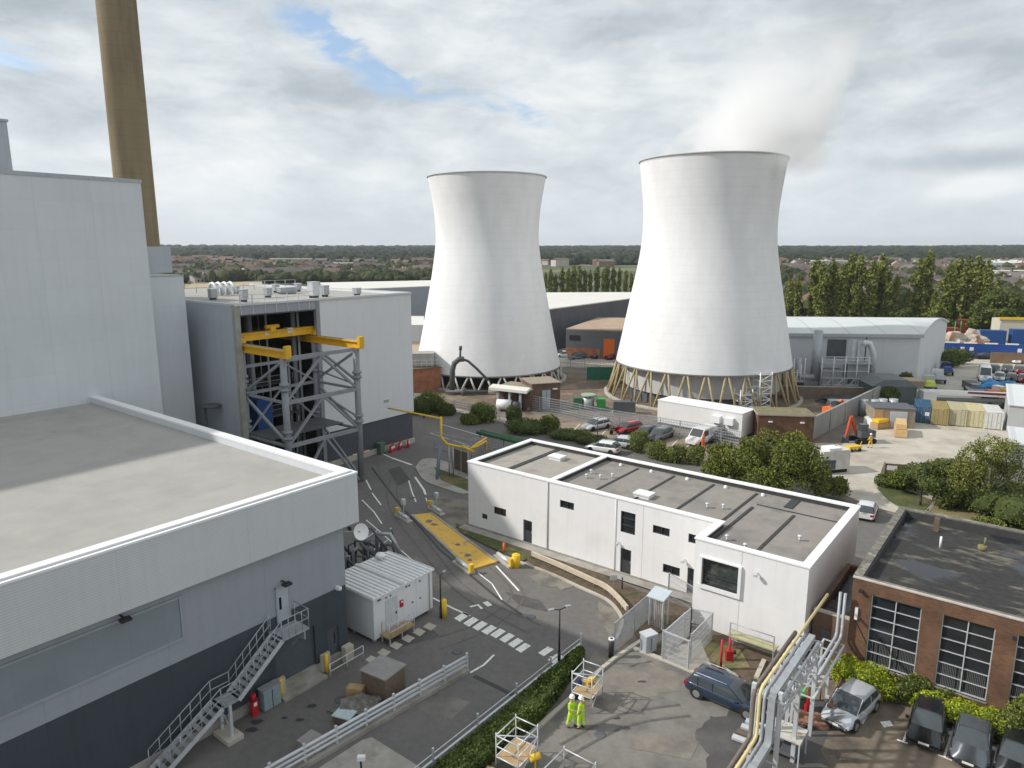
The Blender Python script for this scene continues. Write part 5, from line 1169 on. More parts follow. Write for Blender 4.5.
# hedge with rail
t = thing('clipped_hedge', 'long clipped green hedge between the road and the near yard', 'hedge', W(-20.35, 15))
hb0, hb1 = 32.2, 8.0
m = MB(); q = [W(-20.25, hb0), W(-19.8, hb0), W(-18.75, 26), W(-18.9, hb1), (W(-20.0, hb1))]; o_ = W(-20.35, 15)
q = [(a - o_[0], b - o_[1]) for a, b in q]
m.prism(q, 0, .85); m.build('hedge_shade_core', 'core', t)  # solid hedge filler; its dark colour paints the shade between leaves
m = MB(); rr = random.Random(9)
for k in range(26000):
    b = rr.uniform(hb1, hb0 + .1); u = rr.random(); f = (b - hb1) / (hb0 - hb1); aL = -20.0 - .25 * f; aR = -18.9 + .15 * (b - 8) / 18 if b < 26 else -18.75 - 1.1 * (b - 26) / 6.2
    if u < .5: a = rr.uniform(aL, aR); z = .85 + rr.gauss(0, .06)
    elif u < .8: a = aR + rr.gauss(0.03, .06); z = rr.uniform(.05, .86)
    else: a = aL - rr.gauss(0.03, .06); z = rr.uniform(.05, .86)
    x, y = W(a, b); p = Vector((x - o_[0], y - o_[1], z + .12 * mnoise.noise(Vector((x * .9, y * .9, 0)))))
    n_ = Vector((rr.gauss(0, 1), rr.gauss(0, 1), rr.gauss(0, 1))).normalized(); b_ = n_.orthogonal().normalized(); c_ = n_.cross(b_); s_ = .085
    m.quad(p - b_ * s_, p - c_ * s_ * .6, p + b_ * s_, p + c_ * s_ * .6)
m.build('leaves', 'leaf_hedge', t)
m = MB()
t = thing('hedge_rail', 'low steel kerb rail along the road side of the hedge', 'railing', W(-20.9, 15)); o_ = W(-20.9, 15)
q = [W(-20.9, 33.6), W(-21.05, 8)]; q = [(a - o_[0], b - o_[1]) for a, b in q]
MB().ribbon(q, .12, .22, 0).build('kerb', 'steel_light', t)
for z in (.55,): MB().tube([(q[0][0], q[0][1], z), (q[1][0], q[1][1], z)], .035, 6).build('rail', 'steel_light', t)
for k in range(9):
    f = k / 8; x = q[0][0] + (q[1][0] - q[0][0]) * f; y = q[0][1] + (q[1][1] - q[0][1]) * f; MB().box(x - .05, y - .05, 0, x + .05, y + .05, .85).build('post', 'steel_light', t)
t = thing('yard_kerb', 'pale concrete kerb between the hedge and the near yard', 'kerb', (0, 0)); o_ = (0, 0)
MB().ribbon([at(644, 640), at(614, 660), at(590, 680), at(570, 700), at(533, 733), at(490, 768)], .22, .16, 0).build('kerb', 'concrete_pale', t)
# scaffold cages
def cage(px, py, lb, sx, sy, h_, rz, levels=2, extra=None):
    e = thing('scaffold_cage', lb, 'scaffold', at(px, py), rz, 'open scaffold frames by the hedge')
    P = [(-sx / 2, -sy / 2), (sx / 2, -sy / 2), (sx / 2, sy / 2), (-sx / 2, sy / 2)]
    for x, y in P: MB().tube([(x, y, 0), (x, y, h_ + .15)], .028, 6).build('upright', 'steel_light', e)
    m = MB()
    for k in range(levels):
        z = h_ - k * .55
        for i in range(4): a, b = P[i], P[(i + 1) % 4]; m.tube([(a[0], a[1], z), (b[0], b[1], z)], .032, 6)
    m.build('rails', 'steel_light', e)
    m = MB(); m.tube([(P[0][0], P[0][1], h_), (P[2][0], P[2][1], h_ - .55)], .03, 6); m.tube([(P[1][0], P[1][1], .2), (P[2][0], P[2][1], h_ - .5)], .03, 6); m.build('brace', 'steel_light', e)
    MB().box(-sx / 2, -sy / 2, h_ - 1.15, sx / 2, sy / 2, h_ - 1.10).build('deck', 'timber', e) if extra else None
    return e
cage(587, 703, 'scaffold frame behind the two workers at the hedge end', 1.15, 1.35, 1.95, TH + .1, 3, True)
cage(517, 768, 'scaffold frame at the near edge of the hedge left of the flat frame', 1.25, 1.6, 1.95, TH + .05, 3, True)
e = cage(566, 790, 'low flat steel frame at the bottom edge of the picture', 1.7, 2.2, 1.0, TH, 1)
for i, (px, py, z) in enumerate([(591, 697, 1.0), (535, 775, .9)]):
    x, y = at(px, py); e = thing('yellow_pump', ['yellow bag shaped pump on the scaffold deck behind the workers', 'yellow pump on the scaffold frame nearest the camera'][i], 'pump', (x, y, .0), .3)
    m = MB(); m.tube([(-.25, 0, z), (.25, 0, z + .1)], .16, 10); m.build('body', 'yellow', e); MB().tube([(0, 0, 0), (0, 0, z)], .05, 6).build('stand', 'yellow', e)
crate(494, 790, 'tan timber board stack at the bottom edge beside the hedge', 1.4, 1.4, .5, 'timber', .2, nm='board_stack')
e = thing('camera_post', 'dark post with white topped camera at the bottom of the concrete ramp', 'post', at(362, 785)); MB().tube([(0, 0, 0), (0, 0, 1.3)], .05, 8).build('post', 'black', e); MB().box(-.15, -.1, 1.3, .2, .1, 1.5).build('camera_head', 'white_metal', e)
# ---------------------------------------------------------------- pipe bridge
t = abthing('pipe_bridge', 'elevated pipe bridge of silver ducts and a cream pipe on steel legs', 'pipe bridge', -8.0, 28.0)
zt = 4.9; yL0, yL1 = .4, 5.1
def run(nm, off, z, r_, m_, sq=False, n=10, y0=yL0, y1=yL1 + 1.2, drop=2.3, low=7.5):
    path = [(off, y1, z), (off, y0, z), (off, y0 - .1, z - drop), (off, y0 - low, z - drop)]
    m = MB()
    if sq:
        for a, b in zip(path, path[1:]): m.beam(a, b, r_ * 2, r_ * 2, up=(1, 0, 0) if abs(a[2] - b[2]) > 1 else (0, 0, 1))
    else: m.tube([path[0], (off, y0 + .25, z), (off, y0 + .03, z - .12), (off, y0 - .05, z - .3), (off, y0 - .1, z - drop + .25), (off, y0 - .2, z - drop + .05), (off, y0 - .45, z - drop), path[3]], r_, n)
    m.build(nm, m_, t)
run('cream_pipe', -.45, zt + .22, .075, 'pipe_yellow', y1=11.2)
run('brown_pipe', -.72, zt + .1, .10, mat('lagged_brown', (.17, .145, .13), .7, .2, 2))
run('silver_duct', -.24, zt + .14, .075, mat('foil', (.38, .40, .42), .55, .15, 3, metal=.25, streak=.2))
run('square_duct', .08, zt + .12, .15, bpy.data.materials['foil'], True)
run('thin_pipe', -.58, zt + .0, .04, 'steel_light')
for x in (-.78, .36):
    for z in (zt - .12, zt - 1.0): MB().beam((x, yL0, z), (x, yL1 + 1.4, z), .09, .12).build('chord', 'steel_light', t)
    m = MB()
    for k in range(8):
        y = yL0 + k * (yL1 + 1.3 - yL0) / 8; y2 = y + (yL1 + 1.3 - yL0) / 8; m.beam((x, y, zt - 1.0), (x, y, zt - .12), .06); m.beam((x, y, zt - 1.0) if k % 2 else (x, y, zt - .12), (x, y2, zt - .12) if k % 2 else (x, y2, zt - 1.0), .05)
    m.build('lattice', 'steel_light', t)
m = MB()
for k in range(7):
    y = yL0 + k * 1.0; m.beam((-.85, y, zt - .08), (.6, y, zt - .08), .07)
m.build('cross_bearer', 'steel', t); m = MB()
for k in range(8): m.beam((-.85, yL0 - .8 - k, zt - 2.5), (.6, yL0 - .8 - k, zt - 2.5), .07)
m.build('cross_bearer', 'steel', t)
for y in (yL0 + .15, 3.4, 6.3):
    for x in (-.78, .36): MB().box(x - .09, y - .09, 0, x + .09, y + .09, zt - .1 if y > 1 else zt + .3).build('leg', 'steel_light', t)
    m = MB(); m.beam((-.78, y, 3.2), (.36, y, 3.2), .12); m.beam((-.78, y, .4), (.36, y, 3.1), .06); m.build('leg_brace', 'steel_light', t)
for y in (-6.5,):
    for x in (-.78, .36): MB().box(x - .09, y - .09, 0, x + .09, y + .09, zt - 2.6).build('leg', 'steel_light', t)
# riser beside the brick building and lower duct run
t2 = abthing('duct_riser', 'silver duct dropping down the corner of the brick building to a low run', 'duct', -7.75, 39.6)
for i, x in enumerate((-.2, .05)):
    m = MB(); m.tube([(x, .35, 5.1), (x, .35, 2.7), (x, .1, 2.45), (x, -5.0, 2.45)], .085, 10); m.build('duct', bpy.data.materials['foil'], t2)
m = MB(); m.beam((-.75, 0, 2.2), (-.75, -6, 2.2), .1); m.beam((.3, 0, 2.2), (.3, -6, 2.2), .1)
for k in range(7): m.beam((-.75, -k, 2.2), (.3, -k, 2.2), .06)
m.build('tray', 'steel_light', t2)
for y in (-.6, -3, -5.8):
    for x in (-.7, .25): MB().box(x - .06, y - .06, 0, x + .06, y + .06, 2.2).build('leg', 'steel_light', t2)
# things under the bridge
e = abthing('brick_bund', 'low brick bund wall beside the silver car and pipe legs', 'wall', -7.2, 34.0); m = MB(); m.box(0, 1.6, 0, .3, 4.6, .8); m.build('wall', 'brick_brown', e); MB().box(-.03, 1.57, .8, .33, 4.63, .86).build('coping', 'brick_brown', e)
e = thing('metal_cage', 'white topped metal table cage beside the pipe bridge legs', 'cage', at(785, 754), TH)
MB().box(-.8, -.65, 1.22, .8, .65, 1.28).build('top', mat('stained_white', (.55, .53, .48), .7, .12, 3, col2=(.35, .3, .22), c2scale=2), e)
for x in (-.76, .76):
    for y in (-.61, .61): MB().box(x - .03, y - .03, 0, x + .03, y + .03, 1.22).build('leg', 'steel_light', e)
m = MB(); m.box(-.7, -.5, .3, .6, .5, .36); m.tube([(-.3, 0, .36), (.3, 0, .36)], .22, 10); m.box(-.1, -.3, .36, .4, .1, .7); m.build('motor', 'steel_dark', e)
e = thing('sheet_stack', 'stack of pale metal sheets lying left of the pipe bridge', 'stack', at(748, 735), TH + .1)
for k in range(4):
    MB().obox((.1 * k - .1, .45 * (k - 1.5), .12 + .05 * k), (1.0, .34, .12), .0).build('sheet', ['steel_light', 'red', 'steel_light', mat('pale_blue2', (.45, .5, .56), .5)][k] if k != 1 else 'render_brown', e)
e = thing('gas_bottle', 'red gas bottle standing under the pipe bridge', 'gas bottle', at(806, 712)); m = MB(); m.lathe([(.16, 0), (.16, 1.0), (.12, 1.15), (.05, 1.2), (.05, 1.35), (.001, 1.36)], 12); m.build('bottle', 'red', e)
e = thing('green_drum', 'green drum lying under the pipe bridge', 'drum', at(803, 700, .6)); m = MB(); m.tube([(-.4, 0, 1.0), (.4, 0, 1.0)], .28, 12); m.build('drum', 'green', e); MB().box(-.3, -.2, 0, .3, .2, .75).build('cradle', 'steel_dark', e)
e = thing('rubble_patch', 'heap of reddish rubble at the foot of the pipe legs', 'heap', at(812, 722)); m = MB(); blob(m, (0, 0, 0), (.9, .6, .35), .8, 3, 5); m.build('heap', mat('red_rubble', (.28, .15, .10), .95, .5, 5, bump=.5), e)
e = thing('small_sign', 'small pale board on the brick bund under the pipes', 'sign', at(820, 700)); MB().tube([(0, 0, 0), (0, 0, 1.2)], .04, 6).build('post', 'steel', e); MB().box(-.3, -.3, 1.2, .3, .3, 1.27).build('board', 'concrete_pale', e)

# ---------------------------------------------------------------- near shrubs by the brick building
def shrub(name, lb, c, lobes, n, size, m_, core=True, cat='shrub', grp=None, corem='core'):
    e = thing(name, lb, cat, c, 0, grp)
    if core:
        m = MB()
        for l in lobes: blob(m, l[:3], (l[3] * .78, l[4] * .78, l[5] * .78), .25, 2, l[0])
        m.build('shade_core', corem, e)  # filler blobs, shade inside the shrub put into their colour
    m = MB(); leaves(m, lobes, n, size, .75); m.build('leaves', m_, e)
    m = MB(); m.tube([(0, 0, 0), (0, 0, .6)], .06, 5); m.build('stem', 'bark', e)
    return e
def at_ab(a, b): return W(a, b)
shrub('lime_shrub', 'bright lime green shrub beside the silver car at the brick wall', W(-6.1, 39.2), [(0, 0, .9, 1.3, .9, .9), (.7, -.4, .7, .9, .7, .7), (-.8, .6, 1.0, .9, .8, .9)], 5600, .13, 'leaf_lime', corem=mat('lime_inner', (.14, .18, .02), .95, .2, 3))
shrub('green_shrub', 'dark green shrub under the left gridded window', W(-4.0, 39.9), [(0, 0, .75, 1.3, .6, .85), (1.2, -.9, .6, 1.1, .6, .7)], 3200, .13, 'leaf')
shrub('lime_hedge', 'clipped lime green hedge behind the two dark cars', W(-2.1, 39.3), [(-.8, .5, .8, 1.0, .6, .6), (.2, -.3, .85, 1.1, .65, .6), (1.2, -1.0, .85, 1.1, .65, .6), (2.0, -1.6, .8, .8, .6, .6)], 5200, .12, 'leaf_lime', corem=bpy.data.materials['lime_inner'])
shrub('column_shrub', 'upright dark green shrub between the lime hedge and picture edge', W(.7, 39.3), [(0, 0, 1.2, .9, .7, 1.4), (.2, -.2, 2.1, .75, .65, .9), (-.4, .3, .6, .9, .7, .8)], 5000, .13, 'leaf')
# ================================================================ CARS
def loftbody(mb, st, flip=False):
    """st: list of (x, [(y, z) ... half section from bottom centre outwards to top centre])"""
    rings = []
    for x, sec in st:
        full = [(x, y, z) for y, z in sec] + [(x, -y, z) for y, z in reversed(sec) if abs(y) > 1e-6 or True]
        rings.append(len(mb.v)); mb.v += full; n = len(full)
    mb.smooth = True
    for a, b in zip(rings, rings[1:]):
        for j in range(n): mb._f((a + j, b + j, b + (j + 1) % n, a + (j + 1) % n))
    mb.smooth = False
    mb._f([rings[0] + j for j in range(n)]); mb._f([rings[-1] + j for j in reversed(range(n))])
def make_car(name, label, paint, kind='hatch', lod=0, group=None):
    """front of the car points along +x"""
    Ln, Wd, Ht = dict(hatch=(4.25, 1.80, 1.46), estate=(4.65, 1.83, 1.50), saloon=(4.6, 1.82, 1.44), van=(5.0, 1.95, 2.0), bigvan=(5.6, 2.05, 2.55))[kind]
    t = thing(name, label, 'van' if 'van' in kind else 'car', (0, 0, 0), 0, group)
    h = Wd / 2; f = Ln / 2; b = -Ln / 2; belt = .88 if 'van' not in kind else 1.12
    def sec(w_, zb, zt): return [(0, zb), (w_ * .86, zb), (w_, zb + .16), (w_, (zb + zt) / 2), (w_ * .985, zt - .10), (w_ * .90, zt), (0, zt + .015)]
    hood = .80 if 'van' not in kind else 1.05
    bootz = {'saloon': .98, 'hatch': belt + .02, 'estate': belt + .02}.get(kind, belt)
    st = [(b, sec(h * .84, .36, bootz - .18)), (b + .10, sec(h * .93, .27, bootz - .04)), (b + .45, sec(h, .22, bootz)), (b + 1.3, sec(h, .20, belt)), (.2, sec(h, .20, belt - .02)), (f - 1.45, sec(h, .20, belt - .05)), (f - .95, sec(h * .985, .21, hood + .01)), (f - .40, sec(h * .94, .22, hood - .10)), (f - .10, sec(h * .86, .26, hood - .22)), (f, sec(h * .72, .34, hood - .34))]
    m = MB(); loftbody(m, st); body = m.build('body', paint, t)
    # cabin: glass volume with a painted roof
    if kind == 'hatch': xs = (b + .14, b + .72, .25, f - 1.02)
    elif kind == 'estate': xs = (b + .12, b + .62, .30, f - 1.08)
    elif kind == 'saloon': xs = (b + .62, b + 1.45, .30, f - 1.15)
    elif kind == 'van': xs = (b + .04, b + .14, f - 1.75, f - .95)
    else: xs = (b + .03, b + .08, f - 1.75, f - 1.05)
    z0, z1 = belt - .06, Ht - .04; wb, wt = h * .93, h * .70 if 'van' not in kind else h * .84
    P = [(xs[0], -wb, z0), (xs[3], -wb, z0), (xs[3], wb, z0), (xs[0], wb, z0), (xs[1], -wt, z1), (xs[2], -wt, z1), (xs[2], wt, z1), (xs[1], wt, z1)]
    m = MB()
    if 'van' in kind: m.hexa(P)
    else:
        # glasshouse and roof as one curved loft: profile along x, tumblehome across
        def top(x):
            if x <= xs[1]: u = (x - xs[0]) / (xs[1] - xs[0]); return z0 + (z1 - z0) * sin(min(1, u) * pi / 2) ** .9
            if x >= xs[2]: u = (xs[3] - x) / (xs[3] - xs[2]); return z0 + (z1 - z0) * (sin(max(0, u) * pi / 2) ** .95)
            u = (x - xs[1]) / (xs[2] - xs[1]); return z1 + .045 * sin(pi * u)
        X_ = [xs[0] + (xs[1] - xs[0]) * k / 3 for k in range(3)] + [xs[1] + (xs[2] - xs[1]) * k / 6 for k in range(6)] + [xs[2] + (xs[3] - xs[2]) * k / 4 for k in range(5)]
        SEC = (0, .35, .7, .88, .97, 1.0); WR = (1, .965, .88, .80, .68, .0)
        rings = []
        for x in X_:
            zt_ = max(top(x), z0 + .012); f_ = (zt_ - z0) / (z1 - z0); ring = []
            taper = 1 - .10 * max(0, (x - xs[2]) / (xs[3] - xs[2])) - .05 * max(0, (xs[1] - x) / (xs[1] - xs[0]))
            for sc_, wr_ in zip(SEC, WR): ring.append((x, wb * taper * (1 - (1 - wr_) * (f_ if wr_ > 0 else 1)), z0 + (zt_ - z0) * sc_))
            rings.append(len(m.v)); m.v += ring + [(a_, -b_, c_) for a_, b_, c_ in reversed(ring[:-1])]
        nr = 2 * len(SEC) - 1; m.smooth = True
        for r_i, (a_, b_) in enumerate(zip(rings, rings[1:])):
            roofy = 3 <= r_i <= 8
            for j_ in range(nr - 1):
                m.mi = 1 if (3 <= j_ <= nr - 5 and roofy) or (j_ in (2, nr - 4) and roofy) else 0
                m._f((a_ + j_, b_ + j_, b_ + j_ + 1, a_ + j_ + 1))
        m.smooth = False; m.mi = 0
        m.build('cabin', ['glass_car', paint], t)
        p_ = MB()
        for s_ in (-1, 1):
            for x in ([(xs[1] + xs[2]) / 2 + .05] if kind == 'hatch' else [(xs[1] + xs[2]) / 2 + .15, xs[1] + .25]):
                p_.beam((x - .03, s_ * (wb * .985 + .012), z0), (x - .08, s_ * (wb * .885 + .012), z0 + (z1 - z0) * .72), .025, .08)
            p_.beam((xs[3] - .06, s_ * wb * .90, z0 + .01), (xs[2] + .02, s_ * (wb * .84), z0 + (z1 - z0) * .93), .05, .06)
        p_.build('pillars', paint, t)
    if 'van' in kind:   # panel van: painted sides, glass only ahead
        m.build('load_body', paint, t)
        g = MB()
        def lerp(p, q, k): return tuple(p[i] + (q[i] - p[i]) * k for i in range(3))
        fw = [P[1], P[2], P[6], P[5]]; cx_ = [sum(p[i] for p in fw) / 4 for i in range(3)]
        g.quad(*[tuple(cx_[i] + (p[i] - cx_[i]) * .9 + (.015 if i == 0 else 0.01 if i == 2 else 0) for i in range(3)) for p in fw]); g.build('windscreen', 'glass_car', t)
        for s_ in (-1, 1):
            q = [(xs[3] - .1, s_ * (wb + .006), z0 + .05), (xs[2] - .9, s_ * (wb + .006), z0 + .05), (xs[2] - .9, s_ * (wt + .05), z1 - .2), (xs[2] - .02, s_ * (wt + .05), z1 - .2)]
            if s_ > 0: q = q[::-1]
            MB().quad(*q).build('side_window', 'glass_car', t)
    elif kind == 'estate':
        for s_ in (-1, 1): MB().tube([(xs[1] + .05, s_ * (wb * .80), Ht + .02), (xs[2] - .1, s_ * (wb * .80), Ht + .02)], .02, 6).build('roof_bar', 'steel_light', t)
    wr = .33 if 'van' not in kind else .36
    for x in (b + .82, f - .84):
        for s_ in (-1, 1):
            y = s_ * (h - .10)
            m = MB(); m.tube([(x, y - s_ * .11, wr), (x, y + s_ * .108, wr)], wr, 18)
            w_ = m.build('wheel', 'rubber', t)
            if not lod: MB().tube([(x, y + s_ * .09, wr), (x, y + s_ * .118, wr)], wr * .66, 12).build('rim', 'rim', w_)
            if not lod: MB().tube([(x, y + s_ * .02, wr + .03), (x, y + s_ * .104, wr + .03)], wr + .065, 18).build('wheel_arch', 'black', t)
    for s_ in (-1, 1):
        m = MB(); m.hexa([(f - .42, s_ * h * .60, hood - .34), (f - .09, s_ * h * .52, hood - .36), (f - .18, s_ * h * .84, hood - .34), (f - .45, s_ * h * .945, hood - .32), (f - .46, s_ * h * .60, hood - .17), (f - .14, s_ * h * .52, hood - .245), (f - .22, s_ * h * .83, hood - .215), (f - .5, s_ * h * .93, hood - .15)]); m.build('headlight', 'lamp_lens', t)
        m = MB(); m.box(b - .01, s_ * h * .58, bootz - .30, b + .16, s_ * h * .93, bootz - .10); m.build('tail_light', 'lamp_red', t)
        if not lod: MB().obox((xs[3] - .35, s_ * (h + .09), belt + .04), (.14, .20, .13)).build('wing_mirror', paint, t)
    if not lod:
        MB().box(f - .05, -.26, .40, f + .02, .26, .51).build('number_plate', 'plate', t); MB().box(b - .015, -.26, .56, b + .03, .26, .67).build('number_plate', 'plate', t)
        m = MB(); m.box(f - .12, -h * .5, hood - .36, f - .01, h * .5, hood - .27); m.build('grille', 'black', t)
        m = MB(); m.box(f - .10, -h * .62, .27, f + .01, h * .62, .37); m.build('lower_grille', 'black', t)
    return t
def place(car, front, rear, z=0.0):
    a = Vector(at(*front)); b = Vector(at(*rear)); c = (a + b) / 2; d = a - b
    car.location = (c.x, c.y, z); car.rotation_euler = (0, 0, atan2(d.y, d.x)); car.scale = (.93, .93, .93)
def placec(car, px, py, ang, z=0.0):
    x, y = at(px, py); car.location = (x, y, z); car.rotation_euler = (0, 0, radians(ang))
Z_ = .022
c = make_car('parked_car', 'dark blue estate car parked in the near yard by the white end block', 'car_blue', 'estate'); place(c, (749, 711), (706, 693), Z_)
c = make_car('parked_car', 'silver hatchback parked alone beside the bright lime shrub', 'car_silver', 'hatch'); place(c, (835, 729), (864, 701), Z_)
c = make_car('parked_car', 'black hatchback parked in the first marked bay under the gridded windows', 'car_black', 'hatch', group='dark cars nose out in marked bays'); place(c, (924, 745), (930, 717), Z_); c.scale = (.88, .88, .88)
c = make_car('parked_car', 'dark grey saloon parked in the second marked bay under the gridded windows', 'car_grey', 'saloon', group='dark cars nose out in marked bays'); place(c, (968, 765), (975, 732), Z_); c.scale = (.88, .88, .88)
c = make_car('parked_car', 'black hatchback cut off by the lower right corner of the picture', 'car_black', 'hatch', group='dark cars nose out in marked bays'); place(c, (1012, 782), (1022, 748), Z_); c.scale = (.88, .88, .88)
c = make_car('parked_car', 'white car on the road just past the right end of the white building', 'car_white', 'hatch', 1); place(c, (866, 514), (869, 508), .01); c.location = at(866, 515) + (.01,); c.rotation_euler = (0, 0, TH + pi / 2 + .1)
GP = 'cars parked in the strip car park before the towers'
def small(px, py, ang, paint, kind, lb, grp, z=.03):
    c = make_car('parked_car', lb, paint, kind, 1, grp); placec(c, px, py, ang, z); return c
small(596, 429, 215, 'car_silver', 'hatch', 'silver hatchback parked alone, leftmost in the strip car park', GP)
small(628, 432, 215, 'car_red', 'hatch', 'bright red car parked beside two black cars', GP)
small(646, 437, 230, 'car_black', 'hatch', 'black car parked directly right of the red car', GP)
small(660, 439, 230, 'car_grey', 'estate', 'dark grey estate, second car right of the red car', GP)
small(603, 452, 150, 'car_white', 'hatch', 'white car half hidden behind the back parapet of the white building', GP)
small(621, 447, 150, 'car_silver', 'hatch', 'silver grey car between the roof parapet and the round shrubs', GP)
c = make_car('parked_van', 'white van parked with its side door by the worker in orange', 'car_white', 'van', 1, GP); placec(c, 701, 443, 225, .03)
c = make_car('parked_car', 'dark car parked close behind the white van by the mesh fence', 'car_black', 'estate', 1, GP); placec(c, 713, 440, 225, .03)
GF_ = 'cars parked in front of the low brown roofed unit'
for i, (px, py, p_, lb) in enumerate([(563, 357, 'car_white', 'white car at the left end of the row by the farther tower'), (572, 355, 'car_silver', 'silver car second from left in the row by the brown roofed unit'), (577, 359, 'car_grey', 'grey car in the front of the row by the brown roofed unit'), (584, 355, 'car_navy', 'purple blue car in the row by the brown roofed unit'), (599, 358, 'car_navy', 'dark navy car near the orange door of the brown roofed unit'), (613, 359, 'car_darkred', 'dark red car closest to the nearer tower beside the orange door')]): small(px, py, 200 + i * 3, p_, 'hatch', lb, GF_, .01)
GY = 'cars parked at the far end of the contractor yard'
for i, (px, py, p_, lb) in enumerate([(994, 372, 'car_grey', 'dark green grey car, left in the back row of the yard'), (1007, 372, 'car_grey', 'dark blue grey car, middle of the back row in the yard'), (1019, 373, 'car_darkred', 'dark red car, right in the back row of the yard'), (999, 380, 'car_silver', 'grey car, left in the front row of the yard'), (1011, 381, 'car_black', 'black car, middle of the front row in the yard'), (1023, 382, 'car_darkred', 'dark red car at the picture edge in the front row of the yard'), (1016, 363, 'car_white', 'white car alone behind the back row in the yard')]): small(px, py, 236, p_, 'hatch', lb, GY, .01)
c = make_car('parked_van', 'tall white van standing left of the two rows of yard cars', 'car_white', 'bigvan', 1); placec(c, 984, 380, 240, .01)
# motorcycle
e = thing('motorcycle', 'small dark red motorcycle standing left of the red car', 'motorcycle', at(615, 434) + (.03,), .6)
for x in (-.65, .65): m = MB(); m.tube([(x, -.06, .31), (x, .06, .31)], .31, 14); m.build('wheel', 'rubber', e)
m = MB(); m.tube([(-.5, 0, .45), (.3, 0, .55), (.55, 0, 1.0)], .1, 8); m.tube([(-.1, 0, .75), (.3, 0, .85)], .17, 8); m.build('frame', 'car_darkred', e); m = MB(); m.tube([(-.65, 0, .8), (-.05, 0, .78)], .12, 8); m.build('seat', 'black', e); m = MB(); m.tube([(.5, -.35, 1.05), (.5, .35, 1.05)], .025, 6); m.build('handlebar', 'black', e)
# flatbed lorries along the arched shed
def lorry(px, py, ang, cab, load, lb, ln=5.2, z=.01, h_=1.3):
    e = thing('flatbed_lorry', lb, 'lorry', at(px, py) + (z,), radians(ang), 'lorries lined up beside the arched shed')
    m = MB(); m.hexa([(ln / 2 - 1.5, -.95, .5), (ln / 2, -.95, .5), (ln / 2, .95, .5), (ln / 2 - 1.5, .95, .5), (ln / 2 - 1.45, -.85, 2.1), (ln / 2 - .45, -.85, 2.1), (ln / 2 - .45, .85, 2.1), (ln / 2 - 1.45, .85, 2.1)]); c_ = m.build('cab', cab, e)
    MB().quad((ln / 2 + .005, -.8, 1.15), (ln / 2 + .005, .8, 1.15), (ln / 2 - .38, .75, 1.98), (ln / 2 - .38, -.75, 1.98)).build('windscreen', 'glass_car', c_)
    MB().box(-ln / 2, -.95, .7, ln / 2 - 1.55, .95, .85).build('flatbed', 'steel_dark', e)
    m = MB(); m.hexa([(-ln / 2 + .2, -.85, .85), (ln / 2 - 1.8, -.85, .85), (ln / 2 - 1.8, .85, .85), (-ln / 2 + .2, .85, .85), (-ln / 2 + .5, -.6, h_ + .3), (ln / 2 - 2.1, -.6, h_ + .2), (ln / 2 - 2.1, .6, h_ + .2), (-ln / 2 + .5, .6, h_ + .3)]); m.build('load', load, e)
    for x in (-ln / 2 + .9, ln / 2 - .8):
        for s_ in (-1, 1): m = MB(); m.tube([(x, s_ * .7, .4), (x, s_ * .95, .4)], .4, 14); m.build('wheel', 'rubber', e)
lorry(946, 374, 66, 'car_navy', 'blue', 'farthest lorry with blue load beside the arched shed')
lorry(938, 382, 66, 'car_white', 'steel', 'white cab lorry with dark load, second from the far end of the row')
lorry(929, 389, 64, 'car_silver', mat('lime_load', (.55, .62, .10), .6, .1, 2), 'lorry with a lime yellow load beside the arched shed corner', 5.6)
lorry(914, 400, 60, 'car_white', mat('pale_load', (.60, .60, .55), .6, .3, 2), 'white lorry with pale stacked load nearest the containers', 6.0, h_=1.6)
e = thing('white_lorry', 'white lorry with blue box body parked before the ducts of the arched shed', 'lorry', at(861, 382) + (.01,), radians(250))
m = MB(); m.hexa([(1.2, -1.1, .5), (3.0, -1.1, .5), (3.0, 1.1, .5), (1.2, 1.1, .5), (1.2, -1.05, 3.2), (2.5, -1.05, 2.9), (2.5, 1.05, 2.9), (1.2, 1.05, 3.2)]); c_ = m.build('cab', 'car_white', e); MB().quad((2.98, -.95, 1.5), (2.98, .95, 1.5), (2.58, .9, 2.7), (2.58, -.9, 2.7)).build('windscreen', 'glass_car', c_)
MB().box(-3.5, -1.15, .9, 1.15, 1.15, 3.1).build('box_body', 'blue', e)
for x in (-2.5, 2.1):
    for s_ in (-1, 1): m = MB(); m.tube([(x, s_ * .8, .48), (x, s_ * 1.12, .48)], .48, 14); m.build('wheel', 'rubber', e)
